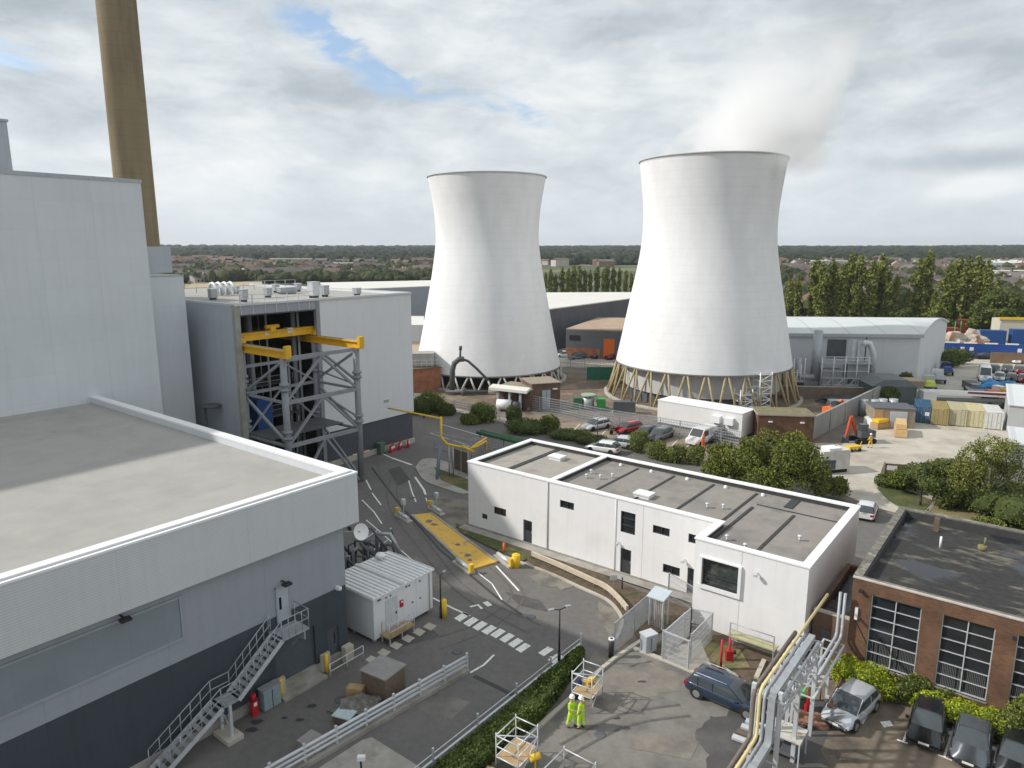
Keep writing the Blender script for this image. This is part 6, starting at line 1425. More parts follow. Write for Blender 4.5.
# ---------------------------------------------------------------- containers
def container(px, py, ang, paint, lb, ln=6.06, grp='containers standing in a row in the yard', logo=False):
    e = thing('shipping_container', lb, 'container', at(px, py), radians(ang), grp)
    Wd, H_ = 2.44, 2.59
    n_ = 34
    for s_ in (-1, 1):
        m = MB()
        for k in range(n_):
            x = -ln / 2 + .12 + (ln - .24) * k / n_; w2 = (ln - .24) / n_; d0 = 0 if k % 2 else .05
            m.box(x, s_ * (Wd / 2 - .04 - d0), .18, x + w2, s_ * (Wd / 2 - .10 - d0), H_ - .12)
        m.build('corrugated_side', paint, e)
    m = MB()
    for x in (-ln / 2, ln / 2 - .12):
        for y in (-Wd / 2, Wd / 2 - .12): m.box(x, y, 0, x + .12, y + .12, H_)
    for y in (-Wd / 2, Wd / 2 - .1):
        for z in (.04, H_ - .14): m.box(-ln / 2 + .12, y, z, ln / 2 - .12, y + .1, z + .14)
    m.build('frame', paint, e)
    m = MB(); m.box(-ln / 2 + .05, -Wd / 2 + .1, H_ - .06, ln / 2 - .05, Wd / 2 - .1, H_ - .01)
    for k in range(16): x = -ln / 2 + .2 + k * (ln - .4) / 16; m.box(x, -Wd / 2 + .12, H_ - .01, x + .18, Wd / 2 - .12, H_ + .02)
    m.build('roof', paint, e)
    d_ = MB(); d_.box(ln / 2 - .05, -Wd / 2 + .12, .12, ln / 2 - .01, -.01, H_ - .1); d_.box(ln / 2 - .05, .01, .12, ln / 2 - .01, Wd / 2 - .12, H_ - .1); d_ = d_.build('door', paint, e)
    r_ = MB()
    for y in (-.85, -.35, .35, .85): r_.tube([(ln / 2 + .03, y, .15), (ln / 2 + .03, y, H_ - .12)], .018, 5)
    r_.build('lock_rod', 'steel', d_)
    if logo: MB().box(ln / 2 + .005, .15, 1.2, ln / 2 + .02, .75, 1.75).build('white_mark', 'white_metal', e)
    return e
cc = [('container_blue', (.03, .10, .18), 930.5, 418, 'blue container at the left end of the row with a white mark on its door', True), ('container_ochre', (.34, .26, .10), 946.5, 420, 'ochre yellow container next to the blue one', False), ('container_tan', (.46, .42, .27), 964.5, 421, 'cream container with brown stained roof, middle of the row', False), ('container_cream', (.56, .50, .30), 982.5, 422.5, 'brighter cream container between the stained cream and white ones', False), ('container_white', (.62, .63, .60), 1000.5, 424.5, 'white container at the right end of the row beside the grey shed', False)]
x0_, y0_ = at(946, 424)
for i, (nm, col_, px, py, lb, lg) in enumerate(cc):
    M[nm] = mat(nm, col_, .6, .15, 1.2, col2=(.25, .19, .10), c2scale=1.2, c2lo=.6, c2hi=.7)
    x, y = at(px - 7.5, py + 5.5); e = container(px, py, 0, nm, lb, logo=lg); A2 = radians(243); e.location = (x - 2.9 * cos(A2), y - 2.9 * sin(A2), 0); e.rotation_euler = (0, 0, A2); e.scale = (.92, .84, .92)
# ---------------------------------------------------------------- people
def skinmesh(name, pts, edges, rad, m_, parent, sub=1):
    me = bpy.data.meshes.new(name); me.from_pydata(pts, edges, []); me.materials.append(M[m_])
    o = bpy.data.objects.new(name, me); COL.objects.link(o); o.parent = parent
    sk = o.modifiers.new('skin', 'SKIN'); sk.use_smooth_shade = True
    for v, r_ in zip(me.skin_vertices[0].data, rad): v.radius = (r_, r_) if not hasattr(r_, '__len__') else r_
    me.skin_vertices[0].data[0].use_root = True
    o.modifiers.new('sub', 'SUBSURF').levels = sub; o.modifiers['sub'].render_levels = sub
    return o
def person(lb, loc, rz, suit='hivis', pose=0, helmet='helmet_white'):
    t = thing('person', lb, 'person', loc, rz, 'workers in high visibility clothing')
    # skeleton, facing +x ; joints shared by body and clothes
    la_ = [(.0, .20, 1.42), (.02, .27, 1.14), (.20, .22, .98), (.30, .18, .96)] if pose == 0 else [(.0, .20, 1.42), (-.02, .28, 1.14), (.05, .30, .90), (.08, .30, .82)]
    ra_ = [(.0, -.20, 1.42), (.03, -.27, 1.15), (.24, -.18, 1.08), (.32, -.14, 1.10)] if pose == 0 else [(.0, -.20, 1.42), (.04, -.28, 1.16), (.22, -.24, 1.00), (.30, -.22, .99)]
    s_ = .10 if pose == 0 else .04
    ll = [(0, .10, .93), (.03 + s_, .12, .50), (-.0 + s_, .13, .09), (.14 + s_, .15, .04)]
    rl = [(0, -.10, .93), (.03 - s_, -.12, .50), (-.06 - s_, -.13, .09), (.08 - s_, -.15, .04)]
    P = [(0, 0, .95), (0, 0, 1.15), (0, 0, 1.40), (.01, 0, 1.52), (.03, 0, 1.60), (.03, 0, 1.70)]
    rad = [.14, .13, (.15, .11), .055, .085, .085]; E_ = [(0, 1), (1, 2), (2, 3), (3, 4), (4, 5)]
    def chain(root, ch, rs):
        k = len(P)
        for i, (p, r_) in enumerate(zip(ch, rs)): P.append(p); rad.append(r_); E_.append((root if i == 0 else k + i - 1, k + i))
        return k
    chain(2, la_, [.055, .045, .032, .034]); chain(2, ra_, [.055, .045, .032, .034])
    chain(0, ll, [.085, .06, .042, .04]); chain(0, rl, [.085, .06, .042, .04])
    body = skinmesh('body', P, E_, rad, 'skin', t)
    # fingers: five short chains rooted in each palm
    for ch in (la_, ra_):
        w_, h_ = Vector(ch[2]), Vector(ch[3]); d = (h_ - w_).normalized(); sd = d.cross(Vector((0, 0, 1))).normalized(); up = sd.cross(d)
        m = MB()
        for k, (o_, L_) in enumerate(((-.03, .062), (-.01, .075), (.01, .072), (.03, .055))):
            a = h_ + sd * o_; m.tube([a - d * .02, a + d * L_ * .5, a + d * L_ * .8 - up * L_ * .35], .010, 6, .007)
        a = h_ - d * .02 + sd * .03; m.tube([a, a + sd * .03 + d * .02, a + sd * .035 + d * .05 - up * .01], .011, 6, .008); m.build('hand', 'skin', t)
    # clothes
    JP = [(0, 0, .88), (0, 0, 1.0), (0, 0, 1.2), (0, 0, 1.42), la_[0], la_[1], tuple(Vector(la_[2]) - (Vector(la_[2]) - Vector(la_[1])) * .08), ra_[0], ra_[1], tuple(Vector(ra_[2]) - (Vector(ra_[2]) - Vector(ra_[1])) * .08)]
    skinmesh('jacket', JP, [(0, 1), (1, 2), (2, 3), (3, 4), (4, 5), (5, 6), (3, 7), (7, 8), (8, 9)], [(.19, .15), (.18, .145), (.18, .14), (.17, .13), .085, .07, .06, .085, .07, .06], suit, t)
    TP = [(0, 0, .98), (0, 0, .90), ll[0], ll[1], (ll[2][0], ll[2][1], .13), rl[0], rl[1], (rl[2][0], rl[2][1], .13)]
    skinmesh('trousers', TP, [(0, 1), (1, 2), (2, 3), (3, 4), (1, 5), (5, 6), (6, 7)], [(.16, .13), (.16, .13), .115, .09, .078, .115, .09, .078], suit, t)
    for c_ in (ll, rl): skinmesh('boot', [(c_[2][0] - .04, c_[2][1], .06), (c_[2][0] + .05, c_[2][1], .055), (c_[3][0] + .03, c_[3][1], .04)], [(0, 1), (1, 2)], [.055, .055, .045], 'boot', t)
    m = MB(); m.lathe([(.185, 1.10), (.19, 1.14), (.19, 1.16)], 16); m.lathe([(.155, .40), (.155, .44)], 4) if False else None
    m.build('reflective_band', 'reflect', t)
    for c_ in (ll, rl):
        kx, ky = (c_[1][0] + c_[2][0]) / 2, (c_[1][1] + c_[2][1]) / 2; m = MB(); m.lathe([(.102, .26), (.106, .30), (.104, .33)], 12, (kx, ky)); m.build('reflective_band', 'reflect', t)
    m = MB(); m.lathe([(.150, 1.69), (.135, 1.70), (.13, 1.76), (.10, 1.82), (.05, 1.85), (.001, 1.855)], 16, (.03, 0)); m.build('helmet', helmet, t)
    m = MB()
    for s2 in (-1, 1): m.tube([(.03, s2 * .088, 1.63), (.03, s2 * .10, 1.66)], .022, 6)
    m.tube([(.11, 0, 1.62), (.135, 0, 1.605)], .014, 5); m.build('face_detail', 'skin', t)
    m = MB()
    for s2 in (-1, 1): m.tube([(.112, s2 * .032, 1.645), (.118, s2 * .032, 1.645)], .011, 6)
    m.box(.112, -.025, 1.575, .118, .025, 1.583); m.build('eyes_and_mouth', 'black', t)
    return t
x, y = at(571, 727); person('left one of two workers in lime yellow clothing and white helmets by the hedge end', (x, y, .02), -.5, 'hivis', 0)
x, y = at(581, 728.5); person('right one of two workers in lime yellow clothing and white helmets by the hedge end', (x, y, .02), 2.5, 'hivis', 1)
x, y = at(703, 448.5); e = person('worker in an orange suit standing at the side of the white van', (x - .0, y, .03), 2.2, 'hivis_orange', 1, 'hivis_orange')
x, y = at(870, 448); person('worker in yellow clothing standing by the excavator in the yard', (x, y, .01), 2.0, 'yellow', 0)
# ================================================================ SITE BEYOND THE WHITE BUILDING
def pp(px, py, z=0.0): return at(px, py, z)
# long white container style building
a, b = Vector(at(657, 424)), Vector(at(741, 440)); d = (b - a); ang = atan2(d.y, d.x)
t = thing('long_white_unit', 'long white steel unit on dark skids in front of the nearer tower', 'unit', (a.x, a.y), ang)
ln = d.length
m = MB(); m.box(0, 0, .35, ln, 3.6, 3.35); m.build('wall', mat('unit_white', (.74, .73, .71), .5, .04, .5, panel=[(0, 1.22, .03, .1)]), t)
MB().box(.2, .2, 0, ln - .2, 3.4, .35).build('skid', 'steel_dark', t); MB().box(-.06, -.06, 3.35, ln + .06, 3.66, 3.44).build('roof', 'white_metal', t)
for x in (ln - 4.0, ln - 2.2): m = MB(); m.box(x, -.55, 1.75, x + 1.2, 0, 2.65); m.build('air_conditioner', 'white_metal', t)
# brown brick hut right of it
a, b = Vector(at(757, 441)), Vector(at(812, 443)); d = b - a
t = thing('brick_hut', 'dark red brick hut with mossy flat roof at the end of the white unit', 'hut', (a.x, a.y), atan2(d.y, d.x))
ln = d.length; m = MB(); m.box(0, 0, 0, ln, 4.2, 3.35); m.build('wall', 'brick', t); MB().box(-.15, -.15, 3.35, ln + .15, 4.35, 3.5).build('roof_edge', 'concrete', t); MB().box(-.05, -.05, 3.5, ln + .05, 4.25, 3.53).build('roof', mat('mossroof', (.20, .18, .10), .95, .3, 1.5), t)
for x in (1.2, 5.0): m = MB(); m.box(x, -.25, 2.5, x + .5, 0, 2.65); m.build('wall_light', 'white_metal', t)
# dark huts between the towers
def hut(lb, p, q, dep, h_, wall, roof, name='hut', grp=None, oh=.15, rt=.12, cat='hut', dfac=1):
    a, b = Vector(at(*p)), Vector(at(*q)); d = b - a; t = thing(name, lb, cat, (a.x, a.y), atan2(d.y, d.x), grp); ln = d.length
    MB().box(0, 0, 0, ln, dep, h_).build('wall', wall, t); MB().box(-oh, -oh, h_, ln + oh, dep + oh, h_ + rt).build('roof', roof, t)
    return t, ln
t, ln = hut('brown brick hut with pale blue double door near the foot of the farther tower', (532, 410), (560, 408), 5, 3.9, 'brick_brown', 'timber_grey')
d_ = MB().box(1.6, -.06, 0, 2.9, 0, 2.9).build('double_door', mat('pale_door', (.40, .47, .52), .5), t)
m = MB(); m.box(2.22, -.08, .1, 2.28, -.06, 2.8); m.build('door_gap', 'black', d_); MB().box(3.2, -.5, 3.0, 3.9, 0, 3.15).build('wall_light', 'white_metal', t)
t, ln = hut('open fronted grey shelter with pale sloping canopy beside the brown brick hut', (497, 407), (530, 411), 4.5, 3.1, 'brick_brown', 'timber_grey', name='shelter', cat='shelter')
for x in (.6, 2.6, 4.4): m = MB(); m.box(x, -1.2, 0, x + .35, -.9, 3.1); m.build('pillar', 'steel', t)
m = MB(); m.hexa([(-.6, -1.5, 2.9), (ln + .2, -1.5, 2.9), (ln + .2, -.2, 3.25), (-.6, -.2, 3.25), (-.6, -1.5, 3.3), (ln + .2, -1.5, 3.3), (ln + .2, -.2, 3.6), (-.6, -.2, 3.6)]); m.build('canopy', 'roof_white', t)
for x in (1.3, 3.5): MB().box(x, -.06, .1, x + 1.0, 0, 2.4).build('door', 'darkhole', t)
t, ln = hut('red brick plant house under a rusty grey tank left of the farther tower', (411, 393), (441, 390), 5, 3.9, 'brick_orange', 'render_brown')
e = thing('rooftop_tank', 'grey panelled water tank on top of the red brick plant house', 'tank', at(413, 391) + (4.15,), 0.1)
m = MB(); m.box(.0, .3, 0, 3.6, 3.6, 2.2); m.build('tank', mat('tankw', (.45, .44, .40), .7, .15, 1, panel=[(0, 1.2, .05, .3), (2, 1.1, .05, .3)]), e)
m = MB()
for z in (.5, 1.1):
    m.tube([(-.3, 0, z), (4.2, 0, z), (4.2, 3.8, z)], .04, 5)
for k in range(6): m.tube([(-.3 + k * .9, 0, 0), (-.3 + k * .9, 0, 1.1)], .04, 5)
m.build('rail', 'steel_light', e)
e = thing('white_tank', 'small white horizontal tank with dark end by the bushes', 'tank', at(505, 411), -.2)
m = MB(); m.tube([(-1.2, 0, 1.0), (1.0, 0, 1.0)], .75, 14); m.build('tank', 'white_metal', e); m = MB(); m.tube([(1.0, 0, .95), (2.2, 0, .9)], .6, 12); m.build('dark_end', 'steel_dark', e); m = MB(); m.box(-1, -.4, 0, -.7, .4, .5); m.box(.5, -.4, 0, .8, .4, .5); m.build('cradle', 'concrete', e)
# mesh fence along the car park, made of long panels
GR = 'fences around the tower compound'
mesh_fence('palisade_fence', 'long grey palisade fence behind the strip car park', [at(520, 408), at(560, 415), at(600, 424), at(660, 434), at(700, 441), at(742, 450)], 2.2, step=.22, wire=.035, post_every=3, group=GR)
mesh_fence('palisade_fence', 'grey palisade fence between the road and the farther tower', [at(414, 406), at(440, 410), at(470, 416), at(500, 420)], 2.0, step=.3, wire=.03, post_every=3, group=GR)
mesh_fence('palisade_fence', 'far grey fence in front of the cars by the brown roofed unit', [at(556, 366), at(600, 371), at(618, 373)], 2.2, step=.35, wire=.04, post_every=3, group=GR)
mesh_fence('palisade_fence', 'grey fence beside the near gate road by the green pipework', [at(435, 448), at(470, 456), at(500, 450)], 2.0, step=.25, wire=.03, post_every=2.5, group=GR)
# green netting, green compactor
e = thing('green_screen', 'dark green netted screen between the two towers', 'screen', at(587, 381), -.05); MB().box(0, 0, .2, 4.6, .1, 2.6).build('netting', mat('net_green', (.03, .16, .10), .8, .2, 2), e)
for x in (0, 2.3, 4.6): MB().box(x - .06, -.06, 0, x + .06, 0, 2.7).build('post', 'steel_dark', e)
e = thing('green_compactor', 'bright green and grey skip machine by the tan tower legs', 'machine', at(601, 410), -.1)
m = MB(); m.hexa([(-.5, -.6, .4), (.7, -.6, .4), (.7, .6, .4), (-.5, .6, .4), (-.9, -.7, 1.8), (.6, -.7, 1.8), (.6, .7, 1.8), (-.9, .7, 1.8)]); m.build('hopper', 'green', e); m = MB(); m.box(-1.2, -.7, 0, 1.2, .7, .4); m.build('base', 'steel_dark', e)
e = thing('green_tank', 'grey and green tank unit left of the green machine', 'machine', at(588, 409), 0)
m = MB(); m.tube([(0, 0, 0), (0, 0, 2.0)], .9, 14); m.build('tank', 'steel', e); m = MB(); m.tube([(0, 0, 2.0), (0, 0, 2.3)], 1.1, 14); m.build('lid', mat('palegreen', (.30, .38, .28), .7), e); MB().box(-2.2, -.6, 0, -1.0, .6, 1.8).build('green_box', mat('dkgreen', (.06, .18, .07), .6), e)
e = thing('black_pump_set', 'black boxy pump set standing by the tan tower legs', 'machine', at(624, 413), -.1); MB().box(-1.6, -.7, .2, 1.6, .7, 1.8).build('casing', 'steel_dark', e); MB().box(-1.7, -.8, 0, 1.7, .8, .2).build('skid', 'steel', e); m = MB(); m.tube([(1.0, 0, 1.8), (1.0, 0, 2.5)], .1, 6); m.build('exhaust', 'steel_dark', e)
# green and yellow pipework by the white building
e = thing('yellow_gas_main', 'yellow gas pipework stepping above the fenced pit by the gate road', 'pipework', at(437, 480), 0)
ox, oy = at(437, 480)
def rel(px, py, Y): x, y, z = pz(px, py, Y); return (x - ox, y - oy, z)
Yp = oy + 1
m = MB(); m.tube([rel(388, 408, Yp + 5), rel(441, 418.5, Yp)], .10, 8); m.build('pipe', 'yellow', e)
m = MB(); m.tube([rel(441, 417, Yp), rel(441, 437, Yp), rel(447, 444, Yp), rel(470, 449, Yp), rel(486, 438, Yp + 3)], .13, 8); m.tube([rel(470, 449, Yp), rel(478, 446, Yp), rel(486, 441, Yp + 2), rel(486, 452, Yp + 2)], .10, 8); m.tube([rel(462, 446, Yp), rel(474, 452, Yp)], .16, 8); m.build('pipe', 'yellow', e)
MB().tube([(0, 0, 0), rel(440, 446, Yp)], .18, 8).build('stanchion', mat('bluegrey', (.18, .22, .30), .5), e)
for px in (449, 453, 468): q = rel(px, 446, Yp); MB().tube([(q[0], q[1], 0), q], .09, 6).build('stanchion', 'steel', e)
e = thing('green_pipe_rack', 'low dark green pipe rack beyond the left corner of the white building', 'pipework', at(500, 455), TH)
m = MB(); m.tube([(-3.5, 0, 2.2), (4.5, 0, 2.0)], .25, 8); m.tube([(-3.5, .7, 2.2), (4.5, .7, 2.0)], .22, 8); m.build('pipe', mat('pipe_green', (.04, .13, .06), .6, .2, 2), e)
m = MB(); 
for x in (-3, 0, 3): m.box(x - .1, -.2, 0, x + .1, 0, 2); m.box(x - .1, .7, 0, x + .1, .9, 2)
m.build('support', 'steel', e)
e = thing('brown_screen', 'rusty brown boarded screen under the yellow gas pipework', 'screen', at(466, 474), TH - .15); MB().box(-2.4, 0, 0, .8, .12, 2.4).build('board', 'render_brown', e)
for x in (-2.4, -.8, .7): MB().box(x, -.1, 0, x + .12, 0, 2.5).build('post', 'steel', e)
# ---- contractor yard
a, b = Vector(at(812, 440)), Vector(at(880, 404)); d = b - a
t = thing('precast_wall', 'tall grey precast concrete wall along the edge of the contractor yard', 'wall', (a.x, a.y), atan2(d.y, d.x)); MB().box(0, 0, 0, d.length, .3, 2.9).build('panel', mat('precast', (.30, .295, .285), .9, .1, .4, panel=[(0, 3.0, .08, .4)]), t)
for k in range(int(d.length / 6) + 1): MB().box(k * 6, -.12, 0, k * 6 + .3, 0, 3.0).build('pier', 'concrete', t)
e = thing('skip_box', 'dirty white open box body with dark cab at the near end of the yard', 'skip', at(831, 470), .25)
m = MB(); m.box(-2.0, -1.1, .4, 1.4, -1.0, 2.5); m.box(-2.0, 1.0, .4, 1.4, 1.1, 2.5); m.box(-2.0, -1.0, .4, -1.9, 1.0, 2.5); m.box(1.3, -1.0, .4, 1.4, 1.0, 2.5); m.box(-1.9, -1.0, .4, 1.3, 1.0, .55); m.build('box', mat('dirty_white', (.62, .60, .56), .7, .2, 1.5), e)
m = MB(); m.box(-1.9, -1.25, .5, -.5, -1.11, 1.5); m.build('blue_panel', 'car_navy', e); m = MB(); m.box(-1.8, -1.0, 0, 1.2, 1.0, .4); m.build('base', 'rubber', e); m = MB(); m.box(-1.2, -1.0, 1.9, .3, .4, 2.75); m.build('load', 'white_metal', e)
# excavator
M['excavator_red'] = mat('excavator_red', (.50, .09, .03), .6, .15, 2)
e = thing('orange_excavator', 'orange excavator with raised arm beside the precast wall', 'excavator', at(861, 442), 3.3); e.scale = (.78, .78, .85)
for s_ in (-1, 1): m = MB(); m.box(-1.4, s_ * 1.1 - .25, 0, 1.4, s_ * 1.1 + .25, .75); m.tube([(-1.4, s_ * 1.1 - .25, .38), (-1.4, s_ * 1.1 + .25, .38)], .38, 10); m.tube([(1.4, s_ * 1.1 - .25, .38), (1.4, s_ * 1.1 + .25, .38)], .38, 10); m.build('track', 'rubber', e)
m = MB(); m.box(-1.7, -1.1, .85, .9, 1.1, 1.9); m.build('house', 'steel_dark', e); m = MB(); m.box(-.3, .2, 1.9, .9, 1.1, 2.9); m.build('cab', 'glass_car', e)
m = MB(); m.beam((.9, -.3, 1.3), (1.9, -.3, 3.9), .4, .5, up=(0, 1, 0)); m.build('boom', 'excavator_red', e); m = MB(); m.beam((1.9, -.3, 3.9), (2.5, -.3, .9), .35, .4, up=(0, 1, 0)); m.build('dipper_arm', 'excavator_red', e); m = MB(); m.hexa([(2.2, -.7, .0), (3.0, -.7, .0), (3.0, .1, .0), (2.2, .1, .0), (2.3, -.7, .9), (2.8, -.7, .9), (2.8, .1, .9), (2.3, .1, .9)]); m.build('bucket', 'steel_dark', e)
e = thing('orange_digger', 'small orange digger working by the far side of the precast wall', 'digger', at(832, 417), .4)
for s_ in (-1, 1): m = MB(); m.box(-1.0, s_ * .8 - .2, 0, 1.0, s_ * .8 + .2, .55); m.build('track', 'rubber', e)
m = MB(); m.box(-1.2, -.8, .6, .7, .8, 1.5); m.build('house', 'orange', e); m = MB(); m.box(-.2, -.7, 1.5, .7, .2, 2.3); m.build('cab', 'glass_car', e); m = MB(); m.beam((.7, .3, 1.2), (2.0, .3, 2.3), .3, .3, up=(0, 1, 0)); m.beam((2.0, .3, 2.3), (2.8, .3, .8), .25, .25, up=(0, 1, 0)); m.build('arm', 'orange', e)
def item(nm, lb, cat, px, py, ang, fn): e = thing(nm, lb, cat, at(px, py), ang); fn(e)
item('material_store', 'tan and pale blue timber store box left of the blue container', 'store', 893, 428, -.2, lambda e: (MB().box(-2.5, 0, 0, 2.6, 4, 2.6).build('box', 'timber_grey', e), MB().box(-.5, -.08, .1, 1.6, 0, 2.3).build('pale_panel', mat('pale_panel', (.50, .54, .56), .6), e), MB().box(-2.6, -.1, 2.6, 2.7, 4.1, 2.7).build('roof', 'steel_dark', e), MB().box(-2.5, -.06, .1, -1.4, 0, 2.5).build('board', 'timber', e)))
item('timber_stack', 'long stack of bright new timber left of the blue container', 'stack', 900, 434, 1.1, lambda e: (MB().box(-2.2, -.7, .1, 2.2, .7, 1.0).build('lower_boards', mat('new_timber', (.62, .42, .20), .8, .15, 3, panel=[(2, .15, .03, .4)]), e), MB().box(-1.9, -.6, 1.06, 1.9, .6, 1.7).build('upper_boards', 'new_timber' if 'new_timber' in M else bpy.data.materials['new_timber'], e), MB().box(-2.0, -.7, 0, -1.7, .7, .1).build('bearer', 'timber_grey', e)))
item('pallet_stack', 'yellow and brown stacked pallets behind the yellow clad worker', 'stack', 880, 428, .4, lambda e: (MB().box(-1.2, -.6, .1, 1.2, .6, .8).build('pallets', 'timber', e), MB().box(-1.0, -.5, .85, .9, .5, 1.3).build('upper_pallets', 'yellow', e)))
item('white_sacks', 'heap of white bags beside the excavator', 'bags', 872, 425, .4, lambda e: [MB().obox((x, y, .45), (.9, .9, .9), x).build('bag', 'white_metal', e) for x, y in ((0, 0), (1.1, .2), (.4, 1.0))])
item('steel_tanks', 'group of grey steel tanks standing behind the white bags', 'tanks', 874, 416, .2, lambda e: [MB().tube([(x, y, 0), (x, y, 2.4)], .6, 12).build('tank', 'steel', e) for x, y in ((0, 0), (1.5, .3), (3.0, 0), (-1.5, .5))])
item('yellow_cart', 'small yellow wheeled trolley in front of the excavator', 'trolley', 853, 451, .3, lambda e: (MB().box(-.9, -.4, .35, .9, .4, .65).build('bed', 'yellow', e), [MB().tube([(x, y - .08, .2), (x, y + .08, .2)], .2, 10).build('wheel', 'rubber', e) for x in (-.6, .6) for y in (-.4, .4)], MB().tube([(.9, 0, .5), (1.2, 0, 1.1)], .04, 6).build('handle', 'yellow', e)))
item('coal_heap', 'black low heap on the ground right of the nearer tower', 'heap', 843, 402, 0, lambda e: (lambda m: (blob(m, (0, 0, 0), (4.5, 2.2, .9), .5, 3, 4), m.build('heap', 'black', e)))(MB()))
item('pipe_stack', 'long pale pipes stacked beside the black heap', 'stack', 850, 408, -.1, lambda e: [MB().tube([(-3, y, z), (3, y, z)], .3, 10).build('pipe', 'steel_light', e) for y, z in ((0, .3), (.65, .3), (1.3, .3), (.32, .85), (.98, .85))])
item('green_shed', 'dark green grey shed with curved roof before the arched shed', 'shed', 871, 404, -.12, lambda e: (MB().box(0, 0, 0, 6.5, 6, 2.8).build('wall', mat('shedgreen', (.09, .11, .11), .7, .15, 1), e), (lambda m: (m.hexa([(-.1, -.1, 2.8), (6.6, -.1, 2.8), (6.6, 6.1, 2.8), (-.1, 6.1, 2.8), (1.6, -.1, 3.9), (5, -.1, 3.9), (5, 6.1, 3.9), (1.6, 6.1, 3.9)]), m.build('roof', mat('shedroof', (.14, .16, .16), .6, .1, 1), e)))(MB())))
item('brick_kiosk', 'small tan brick kiosk against the corner of the arched shed', 'kiosk', 905, 400, -.12, lambda e: (MB().box(0, 0, 0, 2.6, 3, 3.0).build('wall', 'timber_grey', e), MB().box(-.1, -.1, 3.0, 2.7, 3.1, 3.15).build('roof', 'roof_brown', e)))
item('white_crane_boom', 'long white and red telescopic boom lying on a truck behind the containers', 'mobile crane', 972, 407, radians(-8), lambda e: (MB().beam((-6.5, 0, 2.2), (5.5, 0, 2.0), .7, .7).build('boom', 'white_metal', e), MB().beam((-1, -.02, 2.3), (4.5, -.02, 2.1), .74, .3).build('red_stripe', 'car_darkred', e), MB().box(-7.5, -1, .4, -5.6, 1, 2.4).build('cab', 'car_white', e), MB().box(-5.5, -.9, .6, 5.5, .9, 1.2).build('chassis', 'steel_dark', e), [MB().tube([(x, y - .15, .5), (x, y + .15, .5)], .5, 12).build('wheel', 'rubber', e) for x in (-5.8, -3, 2, 4) for y in (-.9, .9)]))
item('blue_tarpaulin', 'bright blue crumpled tarpaulin heap in the yard right of the white van', 'tarpaulin', 996, 394, 0, lambda e: (lambda m: (blob(m, (0, 0, .5), (4.2, 1.6, 1.7), .7, 3, 7), m.build('sheet', 'tarp_blue', e)))(MB()))
item('orange_machine', 'orange red roller machine between the tarpaulin and the grey shed', 'machine', 997, 402, .2, lambda e: (MB().box(-1.6, -1, .6, 1.4, 1, 1.9).build('body', 'orange', e), [MB().tube([(x, -1, .6), (x, 1, .6)], .6, 14).build('roller', 'rubber', e) for x in (-1.4, 1.4)], MB().box(-.5, -.8, 1.9, .6, .8, 2.6).build('cab', 'car_white', e)))
item('yellow_digger', 'orange yellow digger half hidden by the grey shed at the picture edge', 'digger', 1012, 404, .2, lambda e: (MB().box(-1.6, -1, .9, 1.4, 1, 2.3).build('body', 'crane_yellow', e), MB().box(-1.5, -1.1, 0, 1.5, 1.1, .8).build('track', 'rubber', e), MB().box(-.3, -.8, 2.3, .8, .6, 3.2).build('cab', 'glass_car', e)))
item('grey_pickup', 'grey pickup truck with dark trailer left of the blue tarpaulin', 'pickup', 976, 395, 1.3, lambda e: (MB().box(-2.4, -.9, .45, 2.4, .9, 1.1).build('body', 'car_silver', e), MB().hexa([(-.3, -.85, 1.1), (1.5, -.85, 1.1), (1.5, .85, 1.1), (-.3, .85, 1.1), (0, -.7, 1.75), (1.0, -.7, 1.75), (1.0, .7, 1.75), (0, .7, 1.75)]).build('cab', 'glass_car', e), [MB().tube([(x, y - .1, .36), (x, y + .1, .36)], .36, 12).build('wheel', 'rubber', e) for x in (-1.6, 1.6) for y in (-.85, .85)]))
item('dark_trailer', 'black trailer stacked with dark plant beside the grey pickup', 'trailer', 971, 392, 1.3, lambda e: (MB().box(-2.0, -.9, .5, 2.0, .9, 1.7).build('body', 'steel_dark', e), [MB().tube([(0, y - .1, .36), (0, y + .1, .36)], .36, 12).build('wheel', 'rubber', e) for y in (-.95, .95)]))
item('entrance_board', 'dark brown gate panel with a white notice at the yard entrance', 'gate', 883, 475, -.25, lambda e: (MB().box(0, 0, .2, 4.5, .12, 1.3).build('panel', 'render_brown', e), MB().box(.3, -.03, .6, 1.3, 0, 1.1).build('notice', 'white_metal', e), MB().box(0, -.06, 0, .12, 0, 1.5).build('post', 'timber_grey', e), MB().box(4.3, -.06, 0, 4.42, 0, 1.5).build('post', 'timber_grey', e)))
# grey sheds at right edge
a, b = Vector(at(1003, 437)), Vector(at(1024, 446))
t = thing('grey_lean_to', 'tall pale grey lean-to shed with dark side at the right picture edge', 'shed', at(1006, 432), radians(-33))
m = MB(); m.hexa([(0, 0, 0), (12, 0, 0), (12, 12, 0), (0, 12, 0), (0, 0, 3.6), (12, 0, 3.6), (12, 12, 4.4), (0, 12, 4.4)]); m.build('wall', mat('pale_grey_sheet', (.42, .43, .43), .6, .05, .5), t); m = MB(); m.hexa([(-.2, -.2, 3.62), (12, -.2, 3.62), (12, 12.2, 4.42), (-.2, 12.2, 4.42), (-.2, -.2, 3.75), (12, -.2, 3.75), (12, 12.2, 4.55), (-.2, 12.2, 4.55)]); m.build('roof', 'roof_arch', t)
t = thing('pale_shed', 'low pale roofed shed behind the birch tree at the right edge', 'shed', at(1008, 470), radians(-33)); MB().box(0, 0, 0, 14, 8, 3.0).build('wall', 'clad_mid', t); MB().box(-.2, -.2, 3.0, 14, 8.2, 3.2).build('roof', 'roof_arch', t)
